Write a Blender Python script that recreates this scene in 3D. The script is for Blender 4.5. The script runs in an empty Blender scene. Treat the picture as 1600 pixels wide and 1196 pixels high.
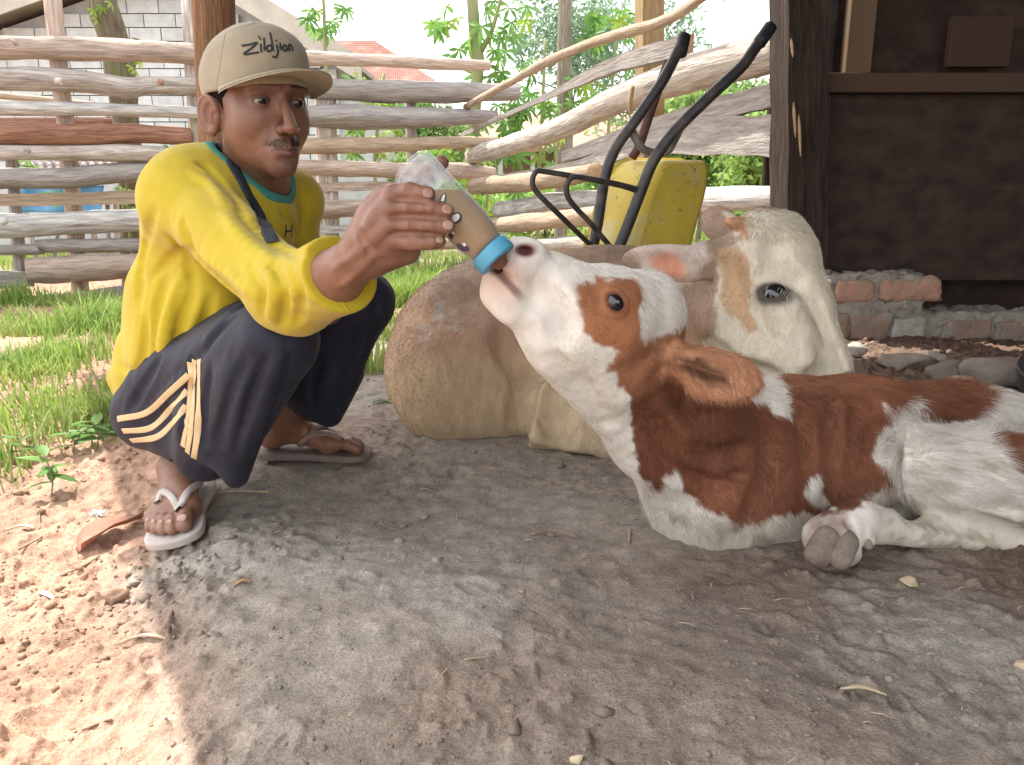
import bpy, bmesh, math, random
import numpy as np
from mathutils import Vector, Matrix
from mathutils.bvhtree import BVHTree

random.seed(7)
rng = np.random.default_rng(11)
scene = bpy.context.scene
COL = scene.collection
R = math.radians

# ------------------------------------------------------------------ camera
F, CX, CY = 1200.0, 800.0, 598.0          # focal length and centre in photograph pixels
PITCH, CAMH = R(13.5), 0.57
cam_data = bpy.data.cameras.new('camera')
cam_data.sensor_width = 36.0
cam_data.lens = 36.0 * F / 1600.0
cam_data.clip_start = 0.02
cam_data.clip_end = 400.0
cam = bpy.data.objects.new('camera', cam_data)
COL.objects.link(cam)
cam.location = (0, 0, CAMH)
cam.rotation_euler = (R(90) - PITCH, 0, 0)
scene.camera = cam
cam_data.dof.use_dof = False

# ------------------------------------------------------------------ world, sun, exposure
SUN_EL, SUN_AZ = R(60), R(-48)            # azimuth measured from +Y (ahead), negative = to the left
sunv = np.array([math.sin(SUN_AZ) * math.cos(SUN_EL), math.cos(SUN_AZ) * math.cos(SUN_EL), math.sin(SUN_EL)])
world = bpy.data.worlds.new('World')
scene.world = world
world.use_nodes = True
nt = world.node_tree
nt.nodes.clear()
sky = nt.nodes.new('ShaderNodeTexSky')
sky.sky_type = 'NISHITA'
sky.sun_disc = False
sky.sun_elevation = SUN_EL
sky.sun_rotation = SUN_AZ
sky.air_density = 1.0
sky.dust_density = 5.0
sky.ozone_density = 1.0
hz = nt.nodes.new('ShaderNodeMix'); hz.data_type = 'RGBA'
hz.inputs[0].default_value = 0.62        # thin bright overcast veil over the whole sky
hz.inputs[7].default_value = (8.3, 8.5, 8.5, 1)
bg = nt.nodes.new('ShaderNodeBackground')
bg.inputs['Strength'].default_value = 0.15
wo = nt.nodes.new('ShaderNodeOutputWorld')
nt.links.new(sky.outputs[0], hz.inputs[6])
nt.links.new(hz.outputs[2], bg.inputs['Color'])
nt.links.new(bg.outputs[0], wo.inputs['Surface'])

sun_data = bpy.data.lights.new('sun', 'SUN')
sun_data.energy = 3.0
sun_data.angle = R(0.42)
sun_data.color = (1.0, 0.955, 0.89)
sun = bpy.data.objects.new('sun', sun_data)
COL.objects.link(sun)
sun.rotation_euler = Vector(tuple(sunv)).to_track_quat('Z', 'Y').to_euler()
sun.location = (-3, 3, 6)

scene.view_settings.view_transform = 'Standard'
scene.view_settings.look = 'None'
scene.view_settings.gamma = 1.0
scene.view_settings.use_curve_mapping = False
scene.view_settings.exposure = 1.55
scene.render.engine = 'CYCLES'
scene.cycles.use_denoising = True
scene.cycles.max_bounces = 7
scene.cycles.diffuse_bounces = 4
scene.cycles.transparent_max_bounces = 12
scene.cycles.caustics_reflective = False
scene.cycles.caustics_refractive = False
scene.cycles.sample_clamp_indirect = 6.0

# ------------------------------------------------------------------ picture <-> place
ct, st = math.cos(PITCH), math.sin(PITCH)
CAMP = np.array([0.0, 0.0, CAMH])

def raydir(px, py):
    u = (px - CX) / F
    v = -(py - CY) / F
    return np.array([u, ct + v * st, -st + v * ct])

def W(px, py, Y):
    d = raydir(px, py)
    return CAMP + d * (Y / d[1])

def S(p):
    """metres per photograph pixel at a place"""
    q = np.asarray(p) - CAMP
    return (q[1] * ct - q[2] * st) / F

def proj(P):
    q = np.asarray(P, dtype=np.float64) - CAMP
    dep = q[..., 1] * ct - q[..., 2] * st
    up = q[..., 1] * st + q[..., 2] * ct
    return CX + F * q[..., 0] / dep, CY - F * up / dep

def Wpl(px, py, A, B):
    """point of the ray on the upright plane through the ground points A and B"""
    d = raydir(px, py)
    n = np.array([-(B[1] - A[1]), B[0] - A[0]])
    t = (n[0] * A[0] + n[1] * A[1]) / (n[0] * d[0] + n[1] * d[1])
    return CAMP + d * t

# ------------------------------------------------------------------ numpy noise
def _hash(i, j, k):
    n = (i * 73856093) ^ (j * 19349663) ^ (k * 83492791)
    n = n & 0x7fffffff
    n = ((n ^ (n >> 13)) * 1274126177) & 0x7fffffff
    n = ((n ^ (n >> 15)) * 668265263) & 0x7fffffff
    return (n & 0xffffff).astype(np.float32) / np.float32(0xffffff)

def vnoise(P):
    P = np.asarray(P, dtype=np.float32)
    i = np.floor(P).astype(np.int64)
    f = (P - i).astype(np.float32)
    u = f * f * (3 - 2 * f)
    x, y, z = i[:, 0], i[:, 1], i[:, 2]
    ux, uy, uz = u[:, 0], u[:, 1], u[:, 2]
    def L(a, b, t): return a + (b - a) * t
    c00 = L(_hash(x, y, z), _hash(x + 1, y, z), ux)
    c10 = L(_hash(x, y + 1, z), _hash(x + 1, y + 1, z), ux)
    c01 = L(_hash(x, y, z + 1), _hash(x + 1, y, z + 1), ux)
    c11 = L(_hash(x, y + 1, z + 1), _hash(x + 1, y + 1, z + 1), ux)
    return L(L(c00, c10, uy), L(c01, c11, uy), uz) * 2 - 1

def fbm(P, oct=4, gain=0.5):
    P = np.asarray(P, dtype=np.float32)
    a, s, out = 1.0, 1.0, 0
    for o in range(oct):
        out = out + a * vnoise(P * s + 17.3 * o)
        a *= gain
        s *= 2.03
    return out

def sstep(a, b, x):
    t = np.clip((x - a) / (b - a), 0, 1)
    return t * t * (3 - 2 * t)

# ------------------------------------------------------------------ objects
ORG = {}

def props(o, label=None, cat=None, group=None, kind=None):
    if label: o['label'] = label
    if cat: o['category'] = cat
    if group: o['group'] = group
    if kind: o['kind'] = kind
    return o

def thing(name, label, cat, loc, group=None):
    o = bpy.data.objects.new(name, None)
    o.empty_display_size = 0.05
    COL.objects.link(o)
    o.location = tuple(float(c) for c in loc)
    ORG[o] = np.array(loc, dtype=np.float64)
    return props(o, label, cat, group)

def mesh_from(name, V, faces, mats, smooth=True, uv=None, col=None, mi=None):
    me = bpy.data.meshes.new(name)
    V = np.asarray(V, dtype=np.float32)
    if isinstance(faces, np.ndarray) and faces.ndim == 2:
        nf, k = faces.shape
        me.vertices.add(len(V)); me.vertices.foreach_set('co', V.ravel())
        me.loops.add(nf * k); me.loops.foreach_set('vertex_index', faces.astype(np.int32).ravel())
        me.polygons.add(nf)
        me.polygons.foreach_set('loop_start', np.arange(0, nf * k, k, dtype=np.int32))
        me.update(calc_edges=True)
    else:
        me.from_pydata([tuple(v) for v in V.tolist()], [], [tuple(f) for f in faces])
    if smooth:
        me.polygons.foreach_set('use_smooth', np.ones(len(me.polygons), dtype=bool))
    if uv is not None:
        lay = me.uv_layers.new(name='UVMap')
        vi = np.empty(len(me.loops), dtype=np.int32)
        me.loops.foreach_get('vertex_index', vi)
        lay.data.foreach_set('uv', np.asarray(uv, dtype=np.float32)[vi].ravel())
    if col is not None:
        a = me.attributes.new('Col', 'FLOAT_COLOR', 'POINT')
        c = np.ones((len(V), 4), dtype=np.float32); c[:, :3] = col
        a.data.foreach_set('color', c.ravel())
    if not isinstance(mats, (list, tuple)): mats = [mats]
    for m in mats: me.materials.append(m)
    if mi is not None:
        me.polygons.foreach_set('material_index', np.asarray(mi, dtype=np.int32))
    me.update()
    return me

def obj(name, V, faces, mats, parent=None, smooth=True, uv=None, col=None, origin=None, mi=None, **kw):
    V = np.asarray(V, dtype=np.float64)
    if parent is not None:
        org = ORG[parent]
    else:
        org = np.zeros(3) if origin is None else np.asarray(origin, dtype=np.float64)
    me = mesh_from(name, V - org, faces, mats, smooth, uv, col, mi)
    o = bpy.data.objects.new(name, me)
    COL.objects.link(o)
    if parent is not None:
        o.parent = parent
    else:
        o.location = tuple(org)
    ORG[o] = org
    return props(o, **kw)

class MB:
    """collects pieces of geometry that become one mesh"""
    def __init__(s): s.V = []; s.F = []; s.U = []; s.n = 0; s.C = []
    def add(s, V, Fc, U=None, C=None):
        V = np.asarray(V, dtype=np.float64)
        s.V.append(V)
        s.F.extend([tuple(int(i) + s.n for i in f) for f in Fc])
        s.U.append(np.zeros((len(V), 2)) if U is None else np.asarray(U))
        s.C.append(np.tile(np.array([1, 1, 1.0]) if C is None else np.asarray(C, dtype=float), (len(V), 1)) if C is None or np.ndim(C) == 1 else np.asarray(C))
        s.n += len(V)
        return s
    def build(s, name, mats, parent=None, usecol=False, **kw):
        return obj(name, np.vstack(s.V), s.F, mats, parent, uv=np.vstack(s.U),
                   col=np.vstack(s.C) if usecol else None, **kw)

def frame_along(P):
    """tangents and a twist-free pair of normals along a polyline"""
    P = np.asarray(P, dtype=np.float64)
    T = np.gradient(P, axis=0)
    T /= np.linalg.norm(T, axis=1)[:, None] + 1e-12
    a = np.array([0, 0, 1.0]) if abs(T[0][2]) < 0.9 else np.array([1.0, 0, 0])
    N = np.zeros_like(P)
    n = a - T[0] * a.dot(T[0]); n /= np.linalg.norm(n)
    for i in range(len(P)):
        n = n - T[i] * n.dot(T[i]); n /= np.linalg.norm(n) + 1e-12
        N[i] = n
    return T, N, np.cross(T, N)

def resample(P, n, smooth=True):
    P = np.asarray(P, dtype=np.float64)
    if smooth and len(P) > 2:
        # Catmull-Rom
        Q = [P[0] * 2 - P[1]] + list(P) + [P[-1] * 2 - P[-2]]
        out = []
        for i in range(1, len(Q) - 2):
            for t in np.linspace(0, 1, 12, endpoint=False):
                a, b, c, d = Q[i - 1], Q[i], Q[i + 1], Q[i + 2]
                out.append(0.5 * (2 * b + (c - a) * t + (2 * a - 5 * b + 4 * c - d) * t * t + (3 * b - a - 3 * c + d) * t ** 3))
        out.append(P[-1])
        P = np.array(out)
    s = np.concatenate([[0], np.cumsum(np.linalg.norm(np.diff(P[:, :3], axis=0), axis=1))])
    q = np.linspace(0, s[-1], n)
    return np.stack([np.interp(q, s, P[:, k]) for k in range(P.shape[1])], axis=1)

def tube(P, rad, sides=10, caps=True, rough=0.0, flat=1.0, seed=0.0, lump=6.0):
    """tube along P (n,3), radius per ring; rough = relative radial unevenness; flat squashes along the first normal"""
    P = np.asarray(P, dtype=np.float64); n = len(P)
    rad = np.broadcast_to(np.asarray(rad, dtype=np.float64), (n,))
    T, N, B = frame_along(P)
    a = np.linspace(0, 2 * math.pi, sides, endpoint=False)
    V = P[:, None] + rad[:, None, None] * (np.cos(a)[None, :, None] * N[:, None] * flat + np.sin(a)[None, :, None] * B[:, None])
    s = np.concatenate([[0], np.cumsum(np.linalg.norm(np.diff(P, axis=0), axis=1))])
    if rough > 0:
        q = np.stack([np.repeat(s, sides) * lump + seed * 7.7, np.tile(np.cos(a), n) * 1.3 + seed, np.tile(np.sin(a), n) * 1.3], axis=1)
        w = 1 + rough * fbm(q, 3).reshape(n, sides)
        V = P[:, None] + (V - P[:, None]) * w[:, :, None]
    V = V.reshape(-1, 3)
    U = np.stack([np.repeat(s, sides), np.tile(a / (2 * math.pi), n) * 2 * math.pi * rad.mean()], axis=1)
    Fc = []
    for i in range(n - 1):
        for j in range(sides):
            k = (j + 1) % sides
            Fc.append((i * sides + j, i * sides + k, (i + 1) * sides + k, (i + 1) * sides + j))
    if caps:
        Fc.append(tuple(range(sides - 1, -1, -1)))
        Fc.append(tuple((n - 1) * sides + j for j in range(sides)))
    return V, Fc, U

def box(c, ex, ey, ez, jit=0.0):
    """box from centre and three half-edge vectors"""
    c, ex, ey, ez = [np.asarray(q, dtype=np.float64) for q in (c, ex, ey, ez)]
    V = np.array([c + sx * ex + sy * ey + sz * ez for sz in (-1, 1) for sy in (-1, 1) for sx in (-1, 1)])
    if jit: V = V + rng.normal(0, jit, V.shape)
    Fc = [(0, 2, 3, 1), (4, 5, 7, 6), (0, 1, 5, 4), (2, 6, 7, 3), (0, 4, 6, 2), (1, 3, 7, 5)]
    return V, Fc, V[:, [0, 2]]

def bevel(o, w=0.003, seg=2):
    m = o.modifiers.new('bevel', 'BEVEL'); m.width = w; m.segments = seg; m.limit_method = 'ANGLE'
    return o

# ------------------------------------------------------------------ materials
def mat(name, c1, c2=None, scale=6.0, rough=0.8, bump=0.0, bscale=40.0, coord='Object', stretch=(1, 1, 1),
        spec=0.3, vcol=False, detail=6, lo=0.35, hi=0.65, c3=None, s3=1.5, sss=0.0, rand=0.0, trans=0.0, bdist=0.01, metal=0.0,
        sheen=0.0, backcol=None):
    m = bpy.data.materials.new(name)
    m.use_nodes = True
    t = m.node_tree; t.nodes.clear()
    out = t.nodes.new('ShaderNodeOutputMaterial')
    b = t.nodes.new('ShaderNodeBsdfPrincipled')
    b.inputs['Roughness'].default_value = rough
    b.inputs['Specular IOR Level'].default_value = spec
    b.inputs['Metallic'].default_value = metal
    if sheen:
        b.inputs['Sheen Weight'].default_value = sheen
        b.inputs['Sheen Roughness'].default_value = 0.5
    tc = t.nodes.new('ShaderNodeTexCoord')
    mp = t.nodes.new('ShaderNodeMapping')
    mp.inputs['Scale'].default_value = stretch
    t.links.new(tc.outputs[coord], mp.inputs['Vector'])
    vec = mp.outputs[0]
    if rand:
        oi = t.nodes.new('ShaderNodeObjectInfo')
        va = t.nodes.new('ShaderNodeVectorMath'); va.operation = 'ADD'
        vm = t.nodes.new('ShaderNodeMath'); vm.operation = 'MULTIPLY'; vm.inputs[1].default_value = 31.0
        t.links.new(oi.outputs['Random'], vm.inputs[0])
        t.links.new(vec, va.inputs[0]); t.links.new(vm.outputs[0], va.inputs[1])
        vec = va.outputs[0]
    def nz(sc, det=detail):
        n = t.nodes.new('ShaderNodeTexNoise')
        n.inputs['Scale'].default_value = sc; n.inputs['Detail'].default_value = det
        n.inputs['Roughness'].default_value = 0.6
        t.links.new(vec, n.inputs['Vector'])
        return n.outputs[0]
    def ramp(v, a, bb):
        r = t.nodes.new('ShaderNodeMapRange')
        r.inputs[1].default_value = a; r.inputs[2].default_value = bb
        t.links.new(v, r.inputs[0])
        return r.outputs[0]
    def mix(fac, A, B, mode='MIX'):
        x = t.nodes.new('ShaderNodeMix'); x.data_type = 'RGBA'; x.blend_type = mode
        if isinstance(fac, float): x.inputs[0].default_value = fac
        else: t.links.new(fac, x.inputs[0])
        for s_, q in ((6, A), (7, B)):
            if isinstance(q, tuple): x.inputs[s_].default_value = (*q, 1)
            else: t.links.new(q, x.inputs[s_])
        return x.outputs[2]
    if vcol:
        at = t.nodes.new('ShaderNodeAttribute'); at.attribute_name = 'Col'
        base = at.outputs['Color']
        if c2 is not None:       # c1..c2 become a multiplier
            base = mix(1.0, base, mix(ramp(nz(scale), lo, hi), c1, c2), 'MULTIPLY')
    else:
        base = tuple(c1)
        if c2 is not None:
            base = mix(ramp(nz(scale), lo, hi), tuple(c1), tuple(c2))
    if c3 is not None:
        base = mix(ramp(nz(s3, 4), 0.5, 0.72), base, tuple(c3))
    if rand:
        hs = t.nodes.new('ShaderNodeHueSaturation')
        mr = t.nodes.new('ShaderNodeMapRange'); mr.inputs[3].default_value = 1 - rand; mr.inputs[4].default_value = 1 + rand
        t.links.new(oi.outputs['Random'], mr.inputs[0]); t.links.new(mr.outputs[0], hs.inputs['Value'])
        if isinstance(base, tuple): hs.inputs['Color'].default_value = (*base, 1)
        else: t.links.new(base, hs.inputs['Color'])
        base = hs.outputs[0]
    if isinstance(base, tuple): b.inputs['Base Color'].default_value = (*base, 1)
    else: t.links.new(base, b.inputs['Base Color'])
    if sss:
        b.inputs['Subsurface Weight'].default_value = sss
        b.inputs['Subsurface Radius'].default_value = (0.012, 0.005, 0.003)
        b.inputs['Subsurface Scale'].default_value = 0.5
    if bump:
        bp = t.nodes.new('ShaderNodeBump'); bp.inputs['Strength'].default_value = bump; bp.inputs['Distance'].default_value = bdist
        t.links.new(nz(bscale, 8), bp.inputs['Height']); t.links.new(bp.outputs[0], b.inputs['Normal'])
    sh = b.outputs[0]
    if trans:
        tr = t.nodes.new('ShaderNodeBsdfTranslucent')
        if isinstance(base, tuple): tr.inputs[0].default_value = (*base, 1)
        else: t.links.new(base, tr.inputs[0])
        ms = t.nodes.new('ShaderNodeMixShader'); ms.inputs[0].default_value = trans
        t.links.new(sh, ms.inputs[1]); t.links.new(tr.outputs[0], ms.inputs[2]); sh = ms.outputs[0]
    t.links.new(sh, out.inputs[0])
    return m

# ------------------------------------------------------------------ implicit surfaces
class Sdf:
    def __init__(s): s.ops = []
    def cone(s, a, ra, b, rb, k=0.01, mode='u'):
        a = np.asarray(a, dtype=np.float32); b = np.asarray(b, dtype=np.float32)
        ab = b - a; L2 = max(float(ab.dot(ab)), 1e-10)
        def fn(P):
            t = np.clip((P - a) @ ab / L2, 0, 1)
            q = P - a - t[:, None] * ab
            return np.sqrt((q * q).sum(1)) - (ra + (rb - ra) * t)
        lo = np.minimum(a - ra, b - rb); hi = np.maximum(a + ra, b + rb)
        if mode == 'i': lo, hi = lo - 1e3, hi + 1e3
        s.ops.append((fn, lo, hi, k, mode)); return s
    def chain(s, pts, k=0.01, mode='u', kj=None):
        for i in range(len(pts) - 1):
            s.cone(pts[i][0], pts[i][1], pts[i + 1][0], pts[i + 1][1], k if i == 0 or kj is None else kj, mode)
        return s
    def ell(s, c, r, M=None, k=0.01, mode='u'):
        """M: 3x3, rows are the ellipsoid's own axes"""
        c = np.asarray(c, dtype=np.float32); r = np.asarray(r, dtype=np.float32)
        M_ = np.eye(3, dtype=np.float32) if M is None else np.asarray(M, dtype=np.float32)
        def fn(P):
            q = (P - c) @ M_.T
            k0 = np.sqrt(((q / r) ** 2).sum(1)); k1 = np.sqrt(((q / (r * r)) ** 2).sum(1)) + 1e-9
            return np.where(k0 < 1e-4, -r.min(), k0 * (k0 - 1) / k1)
        e = np.sqrt(((M_ * r[:, None]) ** 2).sum(0))
        s.ops.append((fn, c - e, c + e, k, mode)); return s
    def box(s, c, r, M=None, rd=0.005, k=0.01, mode='u'):
        c = np.asarray(c, dtype=np.float32); r = np.asarray(r, dtype=np.float32)
        M_ = np.eye(3, dtype=np.float32) if M is None else np.asarray(M, dtype=np.float32)
        def fn(P):
            q = np.abs((P - c) @ M_.T) - (r - rd)
            return np.sqrt((np.maximum(q, 0) ** 2).sum(1)) + np.minimum(q.max(1), 0) - rd
        e = np.abs(M_ * r[:, None]).sum(0)
        s.ops.append((fn, c - e, c + e, k, mode)); return s
    def plane(s, p, n, k=0.005):
        """keep the side the normal points away from"""
        p = np.asarray(p, dtype=np.float32); n = np.asarray(n, dtype=np.float32); n = n / np.linalg.norm(n)
        s.ops.append((lambda P: -((P - p) @ n), np.full(3, -1e3), np.full(3, 1e3), k, 's')); return s
    def warp(s, fn, band=0.03):
        s.ops.append((fn, None, None, band, 'w')); return s
    def ev(s, P, m=0.06):
        P = np.asarray(P, dtype=np.float32)
        d = np.full(len(P), 1.0, dtype=np.float32)
        for fn, lo, hi, k, mode in s.ops:
            if mode == 'w':
                i = np.nonzero(np.abs(d) < k)[0]
                if len(i): d[i] = d[i] + fn(P[i])
                continue
            mm = m + k
            i = np.nonzero((P[:, 0] > lo[0] - mm) & (P[:, 0] < hi[0] + mm) & (P[:, 1] > lo[1] - mm) & (P[:, 1] < hi[1] + mm)
                           & (P[:, 2] > lo[2] - mm) & (P[:, 2] < hi[2] + mm))[0]
            if not len(i): continue
            e = fn(P[i]).astype(np.float32); d0 = d[i]
            if mode == 'u':
                h = np.maximum(k - np.abs(d0 - e), 0) / k
                d[i] = np.minimum(d0, e) - h * h * k * 0.25
            elif mode == 's':
                e = -e
                h = np.maximum(k - np.abs(d0 - e), 0) / k
                d[i] = np.maximum(d0, e) + h * h * k * 0.25
            elif mode == 'i':
                h = np.maximum(k - np.abs(d0 - e), 0) / k
                d[i] = np.maximum(d0, e) + h * h * k * 0.25
        return d
    def bounds(s, pad=0.02):
        lo = np.min([o[1] for o in s.ops if o[4] == 'u'], axis=0) - pad
        hi = np.max([o[2] for o in s.ops if o[4] == 'u'], axis=0) + pad
        return lo, hi
    def mesh(s, h, lv=3, lo=None, hi=None):
        if lo is None: lo, hi = s.bounds()
        lo = np.asarray(lo, dtype=np.float64); hi = np.asarray(hi, dtype=np.float64)
        size = h * 2 ** lv
        n = np.ceil((hi - lo) / size).astype(int) + 1
        ijk = np.stack(np.meshgrid(*[np.arange(q) for q in n], indexing='ij'), -1).reshape(-1, 3).astype(np.int64)
        off = np.array([[x, y, z] for z in (0, 1) for y in (0, 1) for x in (0, 1)], dtype=np.int64)
        for l in range(lv + 1):
            d = s.ev(lo + (ijk + 0.5) * size)
            ijk = ijk[np.abs(d) < 1.35 * size + (0.006 if l < lv else 0)]
            if l < lv:
                ijk = (2 * ijk[:, None] + off).reshape(-1, 3)
                size /= 2
        N = 1 << 14
        key = lambda a: (a[..., 0] * N + a[..., 1]) * N + a[..., 2]
        ijk = ijk + 1
        ck = key(ijk); o = np.argsort(ck); ijk = ijk[o]; ck = ck[o]
        cor = ijk[:, None] + off
        uk, inv = np.unique(key(cor).ravel(), return_inverse=True)
        uz = uk % N; uy = (uk // N) % N; ux = uk // (N * N)
        val = s.ev(lo + (np.stack([ux, uy, uz], 1) - 1) * size)
        v = val[inv].reshape(-1, 8)
        sg = v < 0
        act = sg.any(1) & ~sg.all(1)
        ijk, ck, v, sg = ijk[act], ck[act], v[act], sg[act]
        acc = np.zeros((len(ijk), 3)); cnt = np.zeros(len(ijk))
        for a in range(8):
            for ax in (1, 2, 4):
                if a & ax: continue
                b = a | ax
                x = sg[:, a] != sg[:, b]
                t = v[:, a] / np.where(x, v[:, a] - v[:, b], 1.0)
                p = off[a][None] + t[:, None] * (off[b] - off[a])[None]
                acc[x] += p[x]; cnt[x] += 1
        Vv = lo + (ijk - 1 + acc / cnt[:, None]) * size
        faces = []
        ax3 = np.eye(3, dtype=np.int64)
        for ax in range(3):
            b, c = ax3[(ax + 1) % 3], ax3[(ax + 2) % 3]
            x = np.nonzero(sg[:, 0] != sg[:, 1 << ax])[0]
            q = [ijk[x], ijk[x] - b, ijk[x] - b - c, ijk[x] - c]
            idx = [np.searchsorted(ck, key(w)) for w in q]
            ok = np.ones(len(x), bool)
            for w, ii in zip(q, idx):
                ii[ii >= len(ck)] = 0
                ok &= ck[ii] == key(w)
            f = np.stack(idx, 1)
            fl = ~sg[x, 0]
            f[fl] = f[fl][:, ::-1]
            faces.append(f[ok])
        return Vv, np.vstack(faces)

def grads(sd, V, e=0.002):
    g = np.stack([sd.ev(V + d) - sd.ev(V - d) for d in np.eye(3) * e], 1)
    return g / (np.linalg.norm(g, axis=1)[:, None] + 1e-9)

def PR(px, py, Y, r):
    p = W(px, py, Y)
    return p, r * S(p)

def poly_sd(px, py, poly):
    """signed distance in pixels to a polygon, negative inside"""
    poly = np.asarray(poly, dtype=np.float64)
    d = np.full(px.shape, 1e9); ins = np.zeros(px.shape, bool)
    for i in range(len(poly)):
        a, b = poly[i], poly[(i + 1) % len(poly)]
        e = b - a
        t = np.clip(((px - a[0]) * e[0] + (py - a[1]) * e[1]) / (e.dot(e) + 1e-9), 0, 1)
        d = np.minimum(d, np.hypot(px - a[0] - t * e[0], py - a[1] - t * e[1]))
        c = (a[1] > py) != (b[1] > py)
        xx = a[0] + (py - a[1]) / (b[1] - a[1] + 1e-12) * (b[0] - a[0])
        ins ^= c & (px < xx)
    return np.where(ins, -d, d)

def bvh_of(V, Fc):
    return BVHTree.FromPolygons([tuple(v) for v in np.asarray(V).tolist()], [tuple(f) for f in (Fc.tolist() if isinstance(Fc, np.ndarray) else Fc)])

def hit(bvh, px, py):
    d = raydir(px, py); d = d / np.linalg.norm(d)
    h = bvh.ray_cast(Vector(CAMP), Vector(d))
    if h[0] is None: return None, None
    return np.array(h[0]), np.array(h[1])

def ribbon(bvh, pts, width, off=0.001, thick=0.0015, n=24, smooth=True):
    """a raised band laid on a surface; pts are (px, py[, width factor]) in the photograph"""
    P = np.array([list(p) + [1.0] * (3 - len(p)) for p in pts], dtype=np.float64)
    Q = resample(P, n, smooth)
    pos, nor, wf = [], [], []
    for x, y, w in Q:
        p, nn = hit(bvh, x, y)
        if p is None: continue
        if nn.dot(CAMP - p) < 0: nn = -nn
        pos.append(p); nor.append(nn); wf.append(w)
    if len(pos) < 2: return np.zeros((0, 3)), [], None
    pos = np.array(pos); nor = np.array(nor); wf = np.array(wf)
    T = np.gradient(pos, axis=0); T /= np.linalg.norm(T, axis=1)[:, None] + 1e-12
    for _ in range(2):
        if len(nor) > 4: nor[1:-1] = (nor[:-2] + nor[1:-1] * 2 + nor[2:]) / 4
    nor /= np.linalg.norm(nor, axis=1)[:, None]
    B = np.cross(nor, T); B /= np.linalg.norm(B, axis=1)[:, None] + 1e-12
    w = (width / 2 * wf)[:, None]
    prof = [(-1, -0.6), (-0.9, 1), (-0.35, 1.15), (0.35, 1.15), (0.9, 1), (1, -0.6)]
    V = np.stack([pos + B * w * a + nor * (off + thick * b) for a, b in prof], 1).reshape(-1, 3)
    m = len(prof); Fc = []
    for i in range(len(pos) - 1):
        for j in range(m - 1):
            Fc.append((i * m + j, (i + 1) * m + j, (i + 1) * m + j + 1, i * m + j + 1))
    return V, Fc, None

def crease_on(s, bvh, pts, depth=0.004, r=0.010, k=0.012, ridge=False, n=9):
    """a fold line (pixels) pressed into, or raised from, the surface it is seen on"""
    Q = resample(np.array(pts, dtype=float), n)
    prev = None
    for i, (x, y) in enumerate(Q):
        p, nn = hit(bvh, x, y)
        if p is None: prev = None; continue
        if nn.dot(CAMP - p) < 0: nn = -nn
        f = math.sin(math.pi * (0.12 + 0.76 * i / (n - 1)))
        c = p + nn * ((r - depth * f) if not ridge else -(r - depth * f))
        if prev is not None and np.linalg.norm(prev - c) < 0.15:
            s.cone(prev, r, c, r, k, 'u' if ridge else 's')
        prev = c

def fur(name, V, Fc, parent, count, length, colfn, comb, matl, keep=None, radius=0.00035, lift=0.35, seed=1, curl=0.25, nseg=4, var=(0.72, 1.22)):
    """short coat: strands rooted on a mesh surface, as one curves object"""
    r = np.random.default_rng(seed)
    A, B, C, D = [V[Fc[:, i]] for i in range(4)]
    ar = np.linalg.norm(np.cross(B - A, D - A), axis=1)
    cen = (A + B + C + D) / 4
    if keep is not None: ar = ar * keep(cen)
    f = r.choice(len(Fc), count, p=ar / ar.sum())
    u, v = r.random(count)[:, None], r.random(count)[:, None]
    root = A[f] * (1 - u) * (1 - v) + B[f] * u * (1 - v) + C[f] * u * v + D[f] * (1 - u) * v
    nor = np.cross(C[f] - A[f], D[f] - B[f]); nor /= np.linalg.norm(nor, axis=1)[:, None] + 1e-12
    cd = comb(root); cd = cd + curl * np.stack([fbm(root * 30 + q, 2) for q in (0, 50, 100)], 1)
    cd = cd + r.normal(0, 0.15, cd.shape)
    tg = cd - nor * (cd * nor).sum(1)[:, None]; tg /= np.linalg.norm(tg, axis=1)[:, None] + 1e-9
    ln = (length(root) if callable(length) else np.full(count, length)) * r.uniform(0.6, 1.2, count)
    d0 = nor * lift + tg; d0 /= np.linalg.norm(d0, axis=1)[:, None]
    pts = [root - nor * 0.0008]
    d = d0
    for s_ in range(nseg - 1):
        pts.append(pts[-1] + d * (ln / (nseg - 1))[:, None])
        d = d * 0.75 + tg * 0.3 - nor * 0.03
        d /= np.linalg.norm(d, axis=1)[:, None]
    P = np.stack(pts, 1)
    c = bpy.data.hair_curves.new(name)
    c.add_curves([nseg] * count)
    c.position_data.foreach_set('vector', (P - ORG[parent]).astype(np.float32).ravel())
    ra = c.attributes.get('radius') or c.attributes.new('radius', 'FLOAT', 'POINT')
    ra.data.foreach_set('value', np.tile((np.linspace(1, 0.15, nseg) * radius), count).astype(np.float32))
    ca = c.attributes.new('Col', 'FLOAT_COLOR', 'POINT')
    cc = np.ones((count, nseg, 4), dtype=np.float32)
    cc[:, :, :3] = (colfn(root) * r.uniform(var[0], var[1], (count, 1)))[:, None]
    ca.data.foreach_set('color', cc.ravel())
    c.materials.append(matl)
    o = bpy.data.objects.new(name, c)
    COL.objects.link(o); o.parent = parent
    o['kind'] = 'stuff'
    ORG[o] = ORG[parent]
    return o
# ------------------------------------------------------------------ ground
def crest(y):
    """x of the rim of the trodden pad; the soil falls away to its left"""
    return np.interp(y, [-2, 0.6, 1.2, 1.6, 2.1, 2.6, 4], [0.35, -0.20, -0.47, -0.62, -0.66, -0.5, -0.5])

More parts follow.
